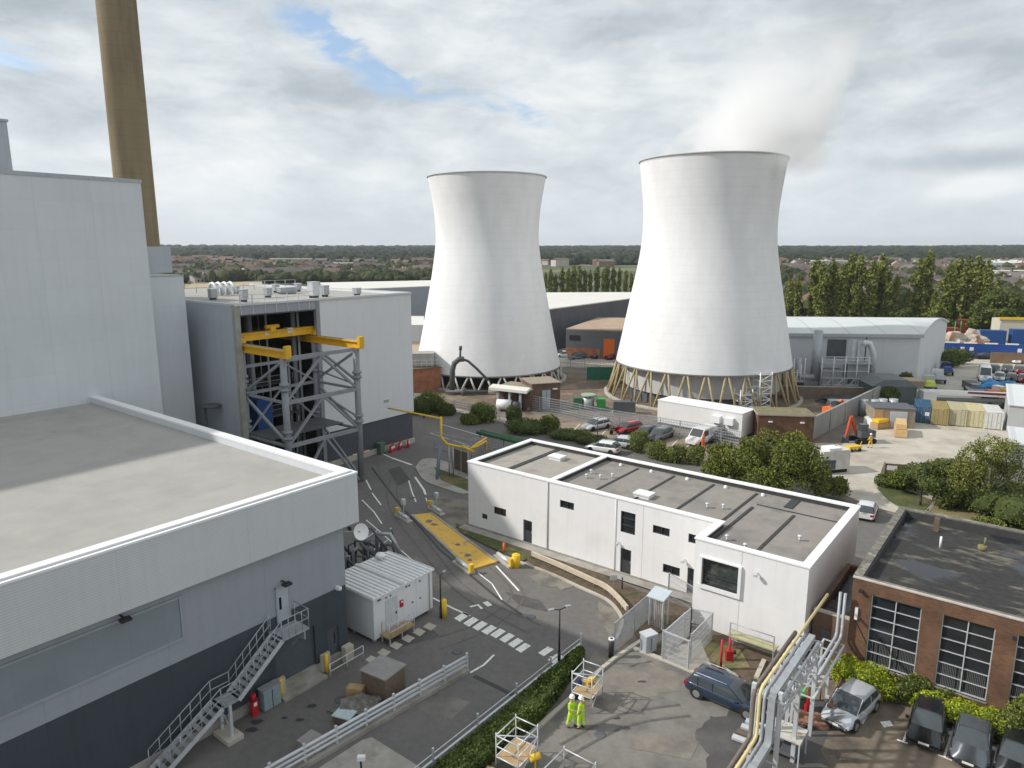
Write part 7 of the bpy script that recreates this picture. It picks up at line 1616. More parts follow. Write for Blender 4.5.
# ---- arched grey shed
a = Vector(at(915, 387)); b = Vector(at(942, 366)); d2 = (b - a); angs = atan2(a.y - at(785, 385)[1], a.x - at(785, 385)[0])
fl = 30.0; dp = 27.0; rz_ = radians(-5)
t = thing('arched_shed', 'long pale grey shed with gently curved roof right of the nearer tower', 'shed', (a.x, a.y), rz_)
ca, sa = cos(rz_), sin(rz_)
dx, dy = d2.x * ca + d2.y * sa, -d2.x * sa + d2.y * ca     # skewed gable direction in local frame
H0, H1 = 9.2, 10.8; n_ = 14
m = MB(); ws = mat('shed_sheet', (.68, .69, .71), .5, .05, .3, panel=[(0, 6.0, .08, .25), (1, 6, .08, .25)])
m.hexa([(-fl, 0, 0), (0, 0, 0), (0, .3, 0), (-fl, .3, 0), (-fl, 0, H0), (0, 0, H0), (0, .3, H0), (-fl, .3, H0)]); m.build('front_wall', ws, t)
m = MB(); pts = [(0, 0, 0), (dx, dy, 0)] + [(dx * k / n_, dy * k / n_, H0 + (H1 - H0) * sin(pi * k / n_)) for k in range(n_, -1, -1)]
m.quad(*[(p[0], p[1], p[2]) for p in pts]); m.quad(*[(p[0] - .4, p[1], p[2]) for p in reversed(pts)]); m.build('gable_wall', ws, t)
m = MB()
for k in range(n_):
    z0, z1 = H0 + .05 + (H1 - H0) * sin(pi * k / n_), H0 + .05 + (H1 - H0) * sin(pi * (k + 1) / n_); q0, q1 = k / n_, (k + 1) / n_
    m.quad((-fl, dy * q0, z0), (dx * q0 + .4, dy * q0, z0), (dx * q1 + .4, dy * q1, z1), (-fl, dy * q1, z1)); m.quad((-fl, dy * q1, z1 - .3), (dx * q1 + .4, dy * q1, z1 - .3), (dx * q0 + .4, dy * q0, z0 - .3), (-fl, dy * q0, z0 - .3))
    m.quad((dx * q0 + .4, dy * q0, z0 - .3), (dx * q1 + .4, dy * q1, z1 - .3), (dx * q1 + .4, dy * q1, z1), (dx * q0 + .4, dy * q0, z0))
m.build('roof', 'roof_arch', t)
m = MB(); m.box(-fl, -.6, H0 - .5, .3, -.02, H0 + .04); m.build('gutter', 'steel', t); m = MB(); m.box(-9, -.05, 0, -8.8, 0, H0 - .6); m.build('downpipe', 'steel_dark', t)
m = MB(); m.box(-15.4, -.08, 4.9, -12.2, 0, 8.2); m.build('louvre', 'steel_dark', t)
# ducts and platform in front
e = thing('filter_plant', 'cluster of galvanised ducts, chimney and access gantry against the arched shed', 'plant', (a.x - 20, a.y - 3.5), rz_)
m = MB(); m.tube([(1.4, 1.8, 1.5), (1.4, 1.8, 10.2)], .72, 14); m.build('stack', 'steel', e)
m = MB(); m.tube([(-1.6, 1.2, 5.5), (-1.6, 1.2, 2.8), (-1.2, 1.2, 2.3), (1.0, 1.2, 2.2)], .5, 12); m.build('duct', 'steel', e)
m = MB(); m.tube([(8.9, 1.5, 7.6), (9.2, 1.5, 8.2), (9.8, 1.5, 8.0), (10.6, 1.5, 6.3), (10.6, 1.5, 2.4)], .5, 12); m.build('duct', 'steel_light', e)
m = MB(); m.tube([(7.3, 1.8, 1), (7.3, 1.8, 8.6)], .4, 12); m.build('duct', 'steel', e)
m = MB(); m.tube([(8.2, 1.8, 1), (8.2, 1.8, 8.3)], .35, 12); m.build('duct', 'steel', e)
MB().box(1.8, .4, 4.6, 10.2, 2.2, 4.8).build('walkway', 'steel', e)
MB().box(2.4, 1.0, .4, 5.6, 2.8, 3.6).build('filter_box', mat('filt', (.34, .35, .35), .6, .1, 1), e); MB().box(6.4, 1, 2.2, 10, 3, 4.5).build('filter_box', 'filt', e)
for k in range(5): MB().tube([(2 + k * 1.9, .5, 0), (2 + k * 1.9, .5, 5.8)], .12, 6).build('column', 'steel_light', e)
m = MB()
for z in (1.0, 2.2, 3.4, 5.3, 5.8): m.tube([(2, .5, z), (9.8, .5, z)], .08, 6)
for k in range(4): m.tube([(2 + k * 1.9, .5, 0), (3.9 + k * 1.9, .5, 2.2)], .06, 5)
m.build('railings', 'steel_light', e)
m = MB()
for k in range(9): x = -5.5 + k * .6; m.tube([(x, .8, 0), (x, .8, 3.5 + (k % 3))], .12, 6)
for z in (1.5, 3.0): m.tube([(-5.5, .8, z), (-.5, .8, z)], .1, 6)
m.build('pipework', 'steel_light', e)
t = thing('retaining_wall', 'long brown retaining wall between the tower ground and the filter plant', 'wall', at(782, 398), radians(-6)); MB().box(0, 0, 0, 22, .4, 1.9).build('wall', mat('brown_wall', (.20, .155, .12), .95, .2, 1), t); MB().box(-.05, -.05, 1.9, 22, .45, 2.0).build('coping', 'concrete', t)
e = thing('black_machine', 'small black machine on the earth beside the tan tower legs', 'machine', at(800, 396), .3); MB().box(-1, -.6, .3, 1, .6, 1.6).build('body', 'steel_dark', e); MB().box(-.8, -.5, 1.6, .2, .4, 2.3).build('cab', 'black', e); [MB().tube([(x, y - .1, .35), (x, y + .1, .35)], .35, 10).build('wheel', 'rubber', e) for x in (-.7, .7) for y in (-.6, .6)]
# ---- blue wall with yard behind
a, b = Vector(at(941, 356)), Vector(at(1024, 359)); d = b - a; ang = atan2(d.y, d.x)
t = thing('blue_hoarding', 'long bright blue wall across the far end of the yard', 'wall', (a.x, a.y), ang); MB().box(0, 0, 0, 48, .3, 3.0).build('panel', mat('hoarding_blue', (.015, .075, .30), .5, .1, .5), t)
m = MB()
for k in range(7): MB().box(k * 4 + .4, -.1, 3.0, k * 4 + 2.8, .4, 3.25).build('white_coping', 'white_metal', t)
for x in (2.6, 3.9, 10.5): m = MB(); m.box(x * 1.4, -.05, 1.4, x * 1.4 + .8, 0, 2.2); m.build('white_mark', 'white_metal', t)
def yardbox(lb, px, py, ln, h_, dep, mm, nm='skip_container', cat='container', rz=ang): e = thing(nm, lb, cat, at(px, py), rz); MB().box(0, 0, .15, ln, dep, h_).build('box', mm, e); m = MB(); m.box(0, 0, 0, .3, dep, .15); m.box(ln - .3, 0, 0, ln, dep, .15); m.build('base', 'steel_dark', e); return e
yardbox('blue skip container standing just behind the blue wall', 979, 346, 5.6, 3.9, 2.5, 'blue')
yardbox('smaller dark blue skip at the right behind the blue wall', 1011, 347, 3.0, 4.3, 2.5, 'blue')
M['rust'] = mat('rust_red', (.22, .045, .03), .8, .2, 1)
yardbox('long rust red row of wagons behind the blue wall', 957, 333, 22, 3.8, 3, 'rust', 'wagon_row', 'wagons')
yardbox('cream building with yellow roof trim behind the blue wall', 998, 341, 26, 5.6, 6, mat('cream', (.55, .52, .42), .8, .08, .5), 'cream_building', 'building'); 
e = thing('yellow_trim', 'yellow beam along the top of the cream building behind the blue wall', 'beam', at(998, 341) + (5.6,), ang); MB().box(-.4, -.3, 0, 26, .4, .6).build('beam', 'yellow', e)
yardbox('orange and dark open bay unit at the left end behind the blue wall', 944, 341, 3.4, 3.4, 3, 'rust', 'bay_unit', 'shed'); e = thing('green_posts', 'pair of green lamp posts at the left behind the blue wall', 'posts', at(953, 345)); [MB().tube([(x, 0, 0), (x, 0, 6)], .12, 6).build('post', 'green', e) for x in (0, 1.4)]
e = thing('scrap_heap', 'pale and orange scrap heaps behind the blue wall', 'heap', at(966, 346)); m = MB(); blob(m, (0, 0, .3), (4.5, 1.5, 3.0), .9, 3, 3); m.build('heap', mat('scrap', (.55, .50, .42), .8, .5, .8, col2=(.5, .15, .05), c2scale=.4), e)
t = thing('brown_fence', 'brown timber fence at the far right end of the yard', 'fence', at(990, 363), ang); MB().box(0, 0, 0, 30, .25, 2.3).build('panel', mat('brown_fence', (.20, .13, .08), .9, .2, .6), t)
t = thing('dark_saloon', 'black car parked by the blue wall at the far end of the yard', 'car', at(985, 358), 0.0); t2 = make_car('parked_car', 'black car parked right against the blue wall', 'car_black', 'saloon', 1); placec(t2, 985, 359, -8, .01); bpy.data.objects.remove(t)
# ---- sheds behind the towers
def bigshed(lb, pts_px, h_, wall, roof, rt=.3, name='warehouse', rpeak=0.0):
    pts = [at(*p) for p in pts_px]; o = pts[0]; q = [(p[0] - o[0], p[1] - o[1]) for p in pts]
    t = thing(name, lb, 'warehouse', o); m = MB(); m.prism(q, 0, h_); m.build('wall', wall, t)
    cx_, cy_ = sum(p[0] for p in q) / len(q), sum(p[1] for p in q) / len(q)
    qq = [(cx_ + (p[0] - cx_) * 1.01, cy_ + (p[1] - cy_) * 1.01) for p in q]; m = MB(); m.prism(qq, h_ + .01, h_ + rt); m.build('roof', roof, t); return t
# shed between towers: roof from (545..632, 293..308), long side toward viewer
def shed_top(lb, corners, h_, wall, roof, name='warehouse'):
    pts = [at(x, y, h_) for x, y in corners]; o = pts[0]; q = [(p[0] - o[0], p[1] - o[1]) for p in pts]
    t = thing(name, lb, 'warehouse', o); MB().prism(q, 0, h_ - .25).build('wall', wall, t); MB().prism([(x * 1.002 , y * 1.002) for x, y in q], h_ - .24, h_).build('roof', roof, t); return t, q
t, q = shed_top('dark walled warehouse with long cream roof between the two cooling towers', [(540, 310), (640, 297), (652, 292), (528, 292.5)], 10.0, mat('shed_dark', (.115, .12, .135), .6, .15, .3, panel=[(0, 5, .12, .3)]), 'roof_white')
t, q = shed_top('grey warehouse with very wide white roof behind the crane hall', [(330, 290), (440, 285.5), (445, 280), (320, 282.5)], 11.0, 'clad_mid', 'roof_white')
t, q = shed_top('low brown roofed grey unit with orange door between the cooling towers', [(566, 328.5), (640, 331), (650, 318), (598, 317.5)], 6.4, mat('unit_grey', (.13, .135, .14), .7, .1, .5), 'roof_brown')
g_ = Vector((q[1][0] - q[0][0], q[1][1] - q[0][1], 0)).normalized(); nn_ = Vector((g_.y, -g_.x, 0)) * .12
def onwall(s0, s1, z0, z1, mm, nm):
    p = [g_ * s0 + nn_, g_ * s1 + nn_, g_ * s1 + nn_ * .1, g_ * s0 + nn_ * .1]; MB().hexa([(v.x, v.y, z0) for v in p] + [(v.x, v.y, z1) for v in p]).build(nm, mm, t)
onwall(0, 7.6, 0, 2.2, 'brick_orange', 'brick_base'); onwall(8.4, 10.8, 0, 4.4, 'orange', 'orange_door'); onwall(.8, 3.2, 3.9, 5.0, 'black', 'window'); onwall(11.4, 14, 0, 2.2, 'brick_orange', 'brick_base')
t, q = shed_top('low white building left of the farther tower below the warehouse', [(405, 325), (424, 325), (424, 316), (405, 316)], 5.0, 'clad_white', 'roof_white')
t, q = shed_top('low brown building left of the farther tower', [(405, 352), (420, 352), (420, 341), (405, 341)], 4.0, 'timber_grey', 'roof_brown')
t, q = shed_top('low brown roofed sheds with sandy roof beyond the crane hall', [(185, 290), (262, 287), (262, 281.5), (192, 283)], 5.0, 'clad_mid', mat('sandy', (.42, .32, .19), .9, .1, .3))
t, q = shed_top('distant pale office block with glazed front far off at the right', [(990, 262.5), (1040, 262.8), (1040, 258.5), (990, 258.5)], 8.0, mat('office_blue', (.42, .52, .60), .4, .1, .05), 'roof_white')
# ================================================================ TREES NEAR THE SITE
def tree(name, lb, px, py, h_, lobes, n, size, m_, trunk_r=.2, lean=0.0, grp=None, bark='bark', core=.7, loc=None):
    x, y = loc or at(px, py); e = thing(name, lb, 'tree', (x, y), 0, grp)
    m = MB(); m.tube([(0, 0, 0), (lean * .3, 0, h_ * .3), (lean, .1, h_ * .7)], trunk_r, 8, trunk_r * .45)
    rr = random.Random(int(px * 7 + py))
    for l in lobes:
        m.tube([(lean * .3, 0, h_ * rr.uniform(.2, .4)), ((lean + l[0]) / 2, l[1] / 2, (h_ * .3 + l[2]) / 2), (l[0], l[1], l[2])], trunk_r * .45, 5, trunk_r * .12)
    m.build('trunk', bark, e)
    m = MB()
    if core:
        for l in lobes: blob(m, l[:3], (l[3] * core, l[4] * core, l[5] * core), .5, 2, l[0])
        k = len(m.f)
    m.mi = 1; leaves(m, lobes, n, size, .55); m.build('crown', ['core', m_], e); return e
def lobes_for(w_, h_, z0, n, seed, sq=.8):
    rr = random.Random(seed); out = []
    for _ in range(int(n * 2.4)):
        a = rr.uniform(0, 2 * pi); r_ = w_ * .5 * sqrt(rr.random()) * .88; z = z0 + (h_ - z0) * rr.uniform(.15, .85) * (1 - .35 * (2 * r_ / w_) ** 2); s = rr.uniform(.10, .22) * w_
        out.append((r_ * cos(a), r_ * sin(a) * sq, z, s, s * sq, s * .8))
    return out
tree('broadleaf_tree', 'big leafy tree clump behind the right half of the white building roof', 770, 497, 6.6, lobes_for(8.5, 6.8, .6, 17, 4), 24000, .21, 'leaf', .2, core=.35)
tree('broadleaf_tree', 'left part of the leafy clump behind the white building roof, lower and wider', 733, 486, 5.6, lobes_for(6.5, 5.4, .5, 9, 8), 15000, .2, 'leaf', .2, core=.35)
tree('broadleaf_tree', 'smaller tree at the right end of the leafy clump with thin red tinged twigs', 820, 500, 4.2, lobes_for(5, 4.2, .3, 7, 12), 7000, .17, 'leaf_olive', .14, core=.45)
for i, (px, py, w_, h_, lb) in enumerate([(638, 452, 2.6, 2.6, 'tallest round shrub by the parked black cars'), (655, 458, 2.6, 2.0, 'olive round shrub second from left along the car park edge'), (676, 462, 2.6, 1.9, 'round clipped shrub third from left along the car park edge'), (694, 464, 2.4, 2.1, 'round clipped shrub closest to the leafy tree clump'), (665, 461, 1.6, 1.2, 'smallest round shrub between two bigger ones along the car park edge')]):
    shrub('round_shrub', lb, at(px, py), [(0, 0, h_ * .5, w_ / 2, w_ / 2, h_ * .55), (.4, .2, h_ * .65, w_ / 2.6, w_ / 2.6, h_ * .4)], 1700, .16, 'leaf_olive' if i % 2 else 'leaf', grp='shrubs along the car park edge')
for i, (px, py, w_, h_, lb) in enumerate([(432, 412, 3.6, 3.2, 'large dark bush at the corner of the hall by the brick plant house'), (420, 414, 3.0, 2.6, 'dark bush against the right edge of the white hall wall'), (446, 415, 2.6, 1.8, 'low bush right of the large dark bush below the farther tower'), (483, 422, 3.4, 2.9, 'rounded bush standing alone by the road below the dark pipe'), (514, 424, 2.0, 2.8, 'narrow dark bush right of the white tank'), (526, 433, 5.0, 2.0, 'long low bush row beyond the left end of the white building'), (550, 433, 2.4, 2.5, 'round bush at the right end of the low bush row'), (570, 438, 5, 1.1, 'low ground hugging hedge right of the bush row'), (592, 443, 4, 1.0, 'low hedge stub just above the white building parapet'), (470, 424, 2.4, 1.5, 'small bush left of the rounded roadside bush')]):
    shrub('bush', lb, at(px, py), [(0, 0, h_ * .45, w_ / 2, w_ / 2.4, h_ * .55), (.25 * w_, 0, h_ * .4, w_ / 3, w_ / 3, h_ * .5), (-.25 * w_, .1, h_ * .5, w_ / 3, w_ / 3, h_ * .5)], 1900, .2, 'leaf_dark' if i % 3 else 'leaf', grp='bushes beside the gate road')
# birch and bank shrubs
e = tree('birch_tree', 'tall drooping birch with pale trunk on the lawn near the right edge', 984, 517, 7.6, [(0, 0, 6.3, 1.6, 1.4, 1.3), (-1.6, .2, 5.2, 1.3, 1.2, 1.7), (1.6, .3, 5.4, 1.4, 1.2, 1.8), (-2.3, .5, 3.8, 1.1, 1.0, 1.6), (2.2, 0, 3.8, 1.0, 1.0, 1.6), (.4, .8, 4.4, 1.5, 1.2, 1.4), (-.9, -.3, 3.4, .8, .7, 1.2)], 9500, .17, 'leaf_olive', .16, bark='bark_pale', core=0)
tree('bank_tree', 'dense dark tree left of the birch on the grass bank', 945, 505, 4.6, lobes_for(5.5, 4.6, .3, 8, 22), 7000, .22, 'leaf_dark', .15, core=.6)
tree('bank_tree', 'low spreading tree above the entrance board on the grass bank', 915, 492, 3.4, lobes_for(5, 3.4, .2, 8, 23), 6000, .2, 'leaf', .12, core=.6)
for i, (px, py, w_, h_, lb) in enumerate([(894, 487, 3.4, 1.3, 'dark clipped bush left on the grass bank by the entrance'), (1005, 517, 6, 3.2, 'dark bush mass behind the birch at the right edge'), (1030, 527, 6, 3.0, 'dark bush running out of the right picture edge'), (970, 508, 4, 2.4, 'dark bush directly behind the birch trunk'), (988, 529, 2.4, 1.0, 'small light green weed clump at the foot of the birch'), (930, 480, 5, 1.8, 'bush behind the low spreading tree on the bank'), (960, 482, 6, 2.6, 'leafy bush behind the dense dark tree on the bank')]):
    shrub('bush', lb, at(px, py), [(0, 0, h_ * .45, w_ / 2, w_ / 2.4, h_ * .55), (.25 * w_, 0, h_ * .4, w_ / 3, w_ / 3, h_ * .5), (-.25 * w_, .1, h_ * .5, w_ / 3, w_ / 3, h_ * .5)], 3000, .18, 'leaf_dark' if i != 4 else 'leaf_olive', grp='bushes on the bank by the yard entrance')
shrub('roadside_tree', 'green tree behind the brown roofed unit by the nearer tower', at(624, 326), [(0, 0, 3.5, 4, 3, 3.2), (3, 0, 3, 3, 3, 2.6)], 3500, .45, 'leaf')
shrub('dark_hedge', 'dark hedge at the right rear corner of the arched shed', at(950, 364), [(0, 0, 1.6, 5, 1.5, 1.9), (-3, -4, 1.5, 3, 1.5, 1.8)], 3500, .3, 'leaf_dark', cat='hedge')
for i, (px, py, w_, h_) in enumerate([(903, 392, 3.2, 3.4), (887, 404, 3.6, 3.0)]):
    shrub('bush', ['dark bush between the green shed and the arched shed corner', 'dark bush in front of the dark green shed'][i], at(px, py), [(0, 0, h_ * .45, w_ / 2, w_ / 2.4, h_ * .55), (.5, 0, h_ * .6, w_ / 3, w_ / 3, h_ * .4)], 2200, .22, 'leaf_dark', grp='bushes around the green shed')
# ---------------------------------------------------------------- poplars
def poplar_mesh(h_, w_, seed, n=1500):
    m = MB(); rr = random.Random(seed); m.tube([(0, 0, 0), (0, 0, h_ * .5)], .35, 6, .15)
    e = thing('poplar_tree', 'tall slim poplar', 'tree', (0, 0)); m.build('trunk', 'bark', e)
    lob = []; z = h_ * .10
    while z < h_ * .95:
        f = z / h_; rad = w_ * .5 * min(1, .45 + f * 2.2) * (1 - max(0, f - .72) * 2.3) * rr.uniform(.78, 1.12); rad = max(rad, w_ * .14); lob.append((rr.uniform(-.45, .45) * rad, rr.uniform(-.35, .35) * rad, z, rad * rr.uniform(.8, 1.15), rad, h_ * .09)); z += h_ * .075
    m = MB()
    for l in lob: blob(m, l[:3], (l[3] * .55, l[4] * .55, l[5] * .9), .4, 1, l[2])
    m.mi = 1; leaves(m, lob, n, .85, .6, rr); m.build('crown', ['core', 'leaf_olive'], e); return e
pops = [poplar_mesh(20, 3.5, 1), poplar_mesh(18, 3.1, 2), poplar_mesh(22, 3.8, 3), poplar_mesh(20, 3.0, 4), poplar_mesh(19, 4.1, 5)]
PH = (20, 18, 22, 20, 19)
first = [True] * 5
RIGHT = [(787, 324, 278), (796, 323, 276), (812, 324, 258), (819, 326, 262), (829, 324, 257), (839, 326, 263), (847, 324, 253), (856, 325, 254), (868, 326, 261), (876, 324, 254), (884, 326, 268), (892, 326, 275), (905, 326, 288), (914, 324, 258), (922, 323, 250), (932, 328, 288), (943, 326, 262), (952, 324, 257), (962, 325, 254), (972, 326, 256), (982, 327, 260), (992, 329, 276)]
for i, (px, by, ty) in enumerate(RIGHT):
    k = (i * 3 + i // 4) % 5; x, y = at(px, by); h_ = Zt(y, ty); lb = ['shorter', 'tall'][h_ > 16] + ' poplar in the row behind the arched shed'
    base = pops[k]; o = base if first[k] else dup(base); first[k] = False
    o.location = (x, y, 0); s = h_ / PH[k]; o.scale = (s, s, s); o.rotation_euler = (0, 0, i * 1.7)
    o['label'] = lb + ', number %s from the nearer tower' % ['first', 'second', 'third', 'fourth', 'fifth', 'sixth', 'seventh', 'eighth', 'ninth', 'tenth', 'eleventh', 'twelfth', 'thirteenth', 'fourteenth', 'fifteenth', 'sixteenth', 'seventeenth', 'eighteenth', 'nineteenth', 'twentieth', 'twenty first', 'twenty second'][i]
    o['label'] = o['label'].replace('number ', ''); o['group'] = 'poplars behind the arched shed'
for i in range(17):
    px = 545 + i * 5.7 + R.uniform(-1, 1); k = (i * 2 + i // 3) % 5; o = dup(pops[k]); x, y = at(px, 296 - R.uniform(0, 1)); h_ = Zt(y, 266 + R.uniform(-2, 4) + (4 if i > 13 or i < 3 else 0)); o.location = (x, y, 0); s = h_ / PH[k]; o.scale = (s * 1.1, s * 1.1, s); o.rotation_euler = (0, 0, i)
    o['label'] = 'slim poplar in the close planted row seen between the two cooling towers'; o['group'] = 'poplar row between the cooling towers'
for i, (px, by, w_, h_, lb) in enumerate([(1000, 334, 16, 12, 'dark broad tree at the right end of the poplars'), (1022, 332, 14, 15, 'broad green tree cut by the right picture edge'), (988, 336, 12, 10, 'dark rounded tree below the last poplars'), (935, 332, 8, 8, 'bushy tree filling the gap right of the tallest poplar'), (902, 331, 9, 7, 'bushy tree in the gap left of the tallest poplar')]):
    x, y = at(px, by); tree('broad_tree', lb, px, by, h_, lobes_for(w_, h_, .5, 9, i + 40), 3600, .8, 'leaf' if i % 2 else 'leaf_dark', .3, core=.65)

# ================================================================ TOWN
def house_mesh(i, wall, roof, L_, D_, H_, P_):
    m = MB(); m.box(-L_ / 2, -D_ / 2, 0, L_ / 2, D_ / 2, H_); m.quad((-L_ / 2, -D_ / 2, H_), (-L_ / 2, 0, H_ + P_), (-L_ / 2, D_ / 2, H_)); m.quad((L_ / 2, D_ / 2, H_), (L_ / 2, 0, H_ + P_), (L_ / 2, -D_ / 2, H_))
    m.mi = 1; o_ = .3
    for s_ in (-1, 1):
        p = [(-L_ / 2 - o_, s_ * (D_ / 2 + o_), H_ - .12), (L_ / 2 + o_, s_ * (D_ / 2 + o_), H_ - .12), (L_ / 2 + o_, 0, H_ + P_ + .05), (-L_ / 2 - o_, 0, H_ + P_ + .05)]
        if s_ > 0: p = p[::-1]
        m.quad(*p)
    m.mi = 0; m.box(L_ / 4, -.4, H_ + P_ * .5, L_ / 4 + .9, .4, H_ + P_ + 1.1)
    m.mi = 2
    for x in (-L_ * .32, -L_ * .08, L_ * .2):
        for z in (1.0, 3.5):
            if z + 1.2 < H_: m.box(x, -D_ / 2 - .05, z, x + 1.2, -D_ / 2 - .01, z + 1.2)
    return m
M['hw_brick'] = mat('house_brick', (.24, .16, .12), .9, .2, .3); M['hw_pale'] = mat('house_render', (.52, .48, .42), .9, .15, .3)
M['hr_red'] = mat('house_roof_red', (.16, .105, .08), .9, .2, .3); M['hr_grey'] = mat('house_roof_grey', (.15, .13, .12), .9, .2, .3)
protos = [('hw_brick', 'hr_red', 9, 7, 5.2, 2.4, 'brick house with reddish brown roof'), ('hw_brick', 'hr_grey', 16, 8, 5.2, 2.6, 'long brick terrace with grey brown roof'), ('hw_pale', 'hr_red', 10, 7.5, 5.2, 2.4, 'pale walled house with reddish roof'), ('hw_pale', 'hr_grey', 12, 8, 3.2, 2.2, 'low pale house with grey roof')]
pm = [house_mesh(i, *p[:6]).build('house', [p[0], p[1], 'glass']) for i, p in enumerate(protos)]
for o in pm: o['category'] = 'house'
usedp = [False] * 4
rr = random.Random(77); nh = 0; spots = []
def side(px): return 'right of the nearer tower' if px > 700 else ('left of the farther tower' if px < 500 else 'between the cooling towers')
tries = 0
while nh < 285 and tries < 20000:
    tries += 1
    if rr.random() < .62: px = rr.uniform(782, 1040); py = 247 + 18 + 60 * rr.random() ** 1.5
    elif rr.random() < .8: px = rr.uniform(165, 440); py = 247 + 15 + 21 * rr.random()
    else: px = rr.uniform(600, 645); py = 247 + 13 + 6 * rr.random()
    x, y = at(px, py)
    if px > 780 and y < 250: continue
    if px < 500 and y < 400: continue
    if any(abs(x - a) + abs(y - b) < 15 for a, b in spots): continue
    spots.append((x, y)); k = rr.choice([0, 0, 1, 1, 2, 3]); o = pm[k]
    if usedp[k]: o = o.copy(); COL.objects.link(o)
    usedp[k] = True; nh += 1
    o.location = (x, y, hill(x, y)); o.rotation_euler = (0, 0, round(rr.uniform(0, 3)) * .5 + rr.uniform(-.1, .1)); s = rr.uniform(.9, 1.25); o.scale = (s, s, s)
    o['label'] = protos[k][6] + ' in the town ' + side(px); o['group'] = 'houses of the town beyond the works, ' + side(px)
m = MB()
for _ in range(800):
    px = rr.uniform(150, 1060); py = 247 + 6 + 14 * rr.random() ** .8
    if 440 < px < 600 and rr.random() < .8: continue
    x, y = at(px, py); z = hill(x, y); L_, D_, H_ = rr.uniform(8, 26), rr.uniform(7, 12), rr.uniform(4, 8); a = rr.uniform(0, 3); C_, S_ = cos(a), sin(a); m.mi = rr.choice([0, 0, 1])
    m.obox((x, y, z + H_ / 2), (L_, D_, H_), a); m.mi = rr.choice([2, 2, 3]) 
    T_ = lambda u, v, w_: (x + u * C_ - v * S_, y + u * S_ + v * C_, z + w_)
    l2, d2 = L_ / 2 + .3, D_ / 2 + .3; m.quad(T_(-l2, -d2, H_), T_(l2, -d2, H_), T_(l2, 0, H_ + 2.6), T_(-l2, 0, H_ + 2.6)); m.quad(T_(-l2, 0, H_ + 2.6), T_(l2, 0, H_ + 2.6), T_(l2, d2, H_), T_(-l2, d2, H_))
m.build('distant_houses', ['hw_brick', 'hw_pale', 'hr_red', 'hr_grey'], label='mass of far small houses among the trees towards the horizon', cat='houses', kind='stuff')
for i, (px, py, ln, h_, lb) in enumerate([(830, 268, 40, 8, 'long pale roofed school like block beyond the poplars left of the nearer ones'), (905, 262, 60, 7, 'white roofed low factory far off above the poplars'), (1012, 281, 30, 7, 'pale low block at the right edge behind the poplars'), (292, 266, 50, 9, 'pale roofed block in the town above the crane hall roof'), (230, 277, 40, 6, 'white roofed sheds in the town left of the crane hall ducts'), (350, 270, 40, 7, 'pale block in the town above the pale roof stack'), (556, 262, 60, 8, 'long pale block in the wood just right of the farther tower')]):
    x, y = at(px, py); e = thing('distant_block', lb, 'building', (x, y, hill(x, y)), rr.uniform(-.2, .2)); MB().box(-ln / 2, -8, 0, ln / 2, 8, h_).build('wall', 'hw_pale', e); MB().box(-ln / 2 - .5, -8.5, h_, ln / 2 + .5, 8.5, h_ + .6).build('roof', 'roof_white', e)
# ================================================================ WOODS AND FAR TREES: one mass
import bmesh as _b
bm = _b.new(); _b.ops.create_icosphere(bm, subdivisions=2, radius=1); tv = [v.co.copy() for v in bm.verts]; tf = [tuple(v.index for v in f.verts) for f in bm.faces]; bm.free()
variants = []
for s in range(8):
    variants.append([(v.x * (1 + .5 * mnoise.noise(v * 2.2 + Vector((s * 9, 0, 0)))), v.y * (1 + .5 * mnoise.noise(v * 2.2 + Vector((s * 9, 5, 0)))), v.z * (1 + .5 * mnoise.noise(v * 2.2 + Vector((s * 9, 0, 7))))) for v in tv])
def woods(name, lb, n, gen, m_, cat='trees'):
    V = []; F = []
    for _ in range(n):
        g = gen()
        if g is None: continue
        x, y, r_, h_ = g; z = hill(x, y); k = len(V); v = rr.choice(variants); a = rr.uniform(0, 6.28); C_, S_ = cos(a), sin(a)
        V += [(x + r_ * (p[0] * C_ - p[1] * S_), y + r_ * (p[0] * S_ + p[1] * C_), z + h_ * (.5 + .52 * p[2])) for p in v]; F += [(k + f[0], k + f[1], k + f[2]) for f in tf]
    me = bpy.data.meshes.new(name); me.from_pydata(V, [], F); me.materials.append(M[m_]); o = bpy.data.objects.new(name, me); COL.objects.link(o); o['label'] = lb; o['category'] = cat; o['kind'] = 'stuff'
def leaf_far(name, c1, c2, sc):
    m = leafmat(name, c1, c2, sc); n = m.node_tree.nodes; l = m.node_tree.links; nz = n.new('ShaderNodeTexNoise'); nz.inputs['Scale'].default_value = .9; nz.inputs['Detail'].default_value = 5; tcn = n.new('ShaderNodeTexCoord'); l.new(tcn.outputs['Object'], nz.inputs['Vector'])
    bp = n.new('ShaderNodeBump'); bp.inputs['Strength'].default_value = 1; bp.inputs['Distance'].default_value = 1.5; l.new(nz.outputs[0], bp.inputs['Height']); l.new(bp.outputs[0], n['Principled BSDF'].inputs['Normal']); return m
M['leaf_far'] = leaf_far('leaf_far', (.007, .015, .009), (.038, .050, .020), .02); M['leaf_mid'] = leaf_far('leaf_mid', (.016, .026, .010), (.075, .088, .028), .12)
def g_far():
    px = rr.uniform(120, 1080); q = rr.random(); py = 247 + 1.2 + 17 * q ** 1.4
    x, y = at(px, py); d = hypot(x, y)
    if mnoise.noise(Vector((x / 260, y / 420, 3))) < -.12 and d < 1500: return None
    s = 3.5 + d / 330; return x, y, s * rr.uniform(.7, 1.6), rr.uniform(6, 15) + (3 if d > 1800 else 0)
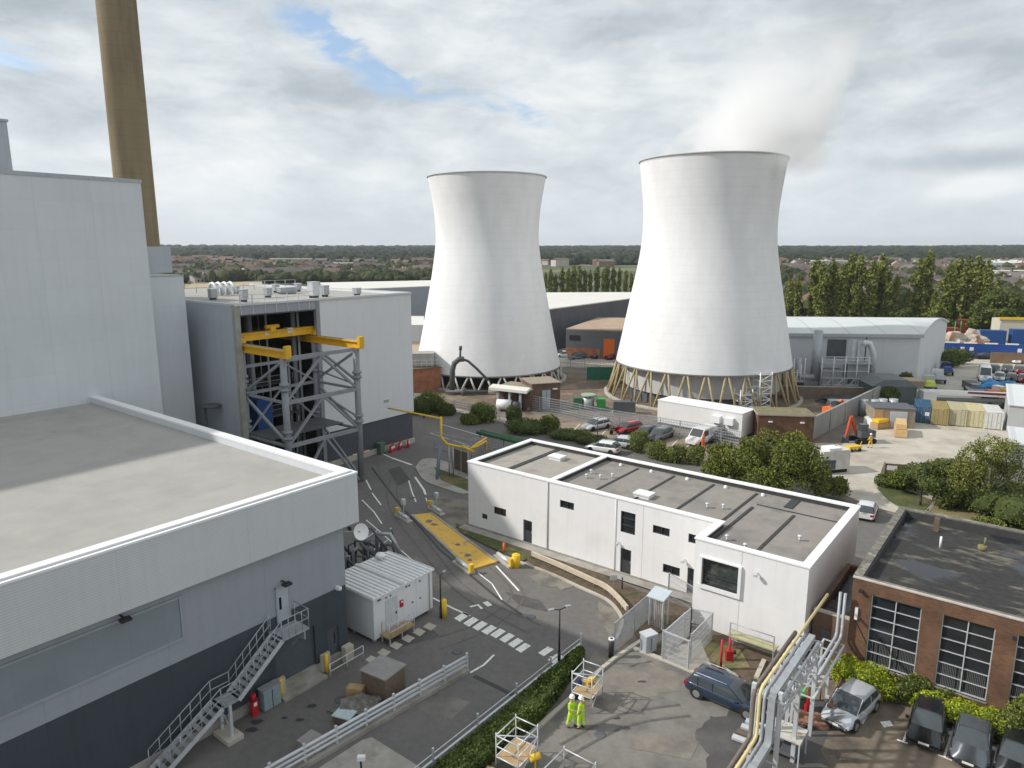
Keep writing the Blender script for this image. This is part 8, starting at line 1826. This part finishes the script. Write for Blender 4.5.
woods('far_woods', 'dark continuous woodland running along the horizon', 12000, g_far, 'leaf_far', 'woodland')
def g_mid():
    u = rr.random()
    if u < .6: px = rr.uniform(782, 1060); py = rr.uniform(262, 325)
    else: px = rr.uniform(160, 445); py = rr.uniform(259, 284)
    x, y = at(px, py)
    if y < 240: return None
    if any(abs(x - a) < 6 and abs(y - b) < 8 for a, b in spots): return None
    return x, y, rr.uniform(2.2, 5.0), rr.uniform(4, 9)
woods('town_trees', 'scattered garden trees between the houses of the town', 3400, g_mid, 'leaf_mid')
def g_wl():
    px = rr.uniform(160, 470); py = 258 + 6 * rr.random() if rr.random() < .6 else rr.uniform(272, 283); x, y = at(px, py); return x, y, rr.uniform(3, 6), rr.uniform(4, 9)
woods('field_edge_trees', 'lumpy tree belts beyond the crane hall at the left', 700, g_wl, 'leaf_mid')
def field(px, m_, nm='field'): mb = MB(); pts = PX(px); mb.sheet(pts, .02 + max(hill(*p) for p in pts)); struct(nm, mb, m_)
M['field_gold'] = mat('field_gold', (.36, .28, .13), .95, .1, .02); M['field_green'] = mat('field_green', (.15, .17, .06), .95, .1, .02)
field([(330, 270.5), (445, 270), (445, 274), (360, 274)], 'field_gold'); field([(600, 268.5), (645, 268), (645, 271), (605, 271)], 'field_green'); field([(540, 270), (600, 269.5), (560, 272), (540, 273)], 'field_green'); field([(185, 284), (262, 283), (262, 288), (185, 290)], 'field_gold')
# ================================================================ AIR
hb = MB(); hb.box(-5200, -300, -1.2, 5200, 7200, 100)
hm = bpy.data.materials.new('haze'); hm.use_nodes = True; n = hm.node_tree.nodes; n.remove(n['Principled BSDF']); pv = n.new('ShaderNodeVolumePrincipled'); pv.inputs['Color'].default_value = (.86, .92, 1, 1); pv.inputs['Density'].default_value = 0.00009; pv.inputs['Anisotropy'].default_value = .3
hm.node_tree.links.new(pv.outputs[0], n['Material Output'].inputs['Volume'])
HAZE = True
if HAZE: hb.build('haze', hm, kind='stuff')
# steam and haze are volumes: keep the ray stepping coarse
scene.cycles.volume_step_rate = 1.0
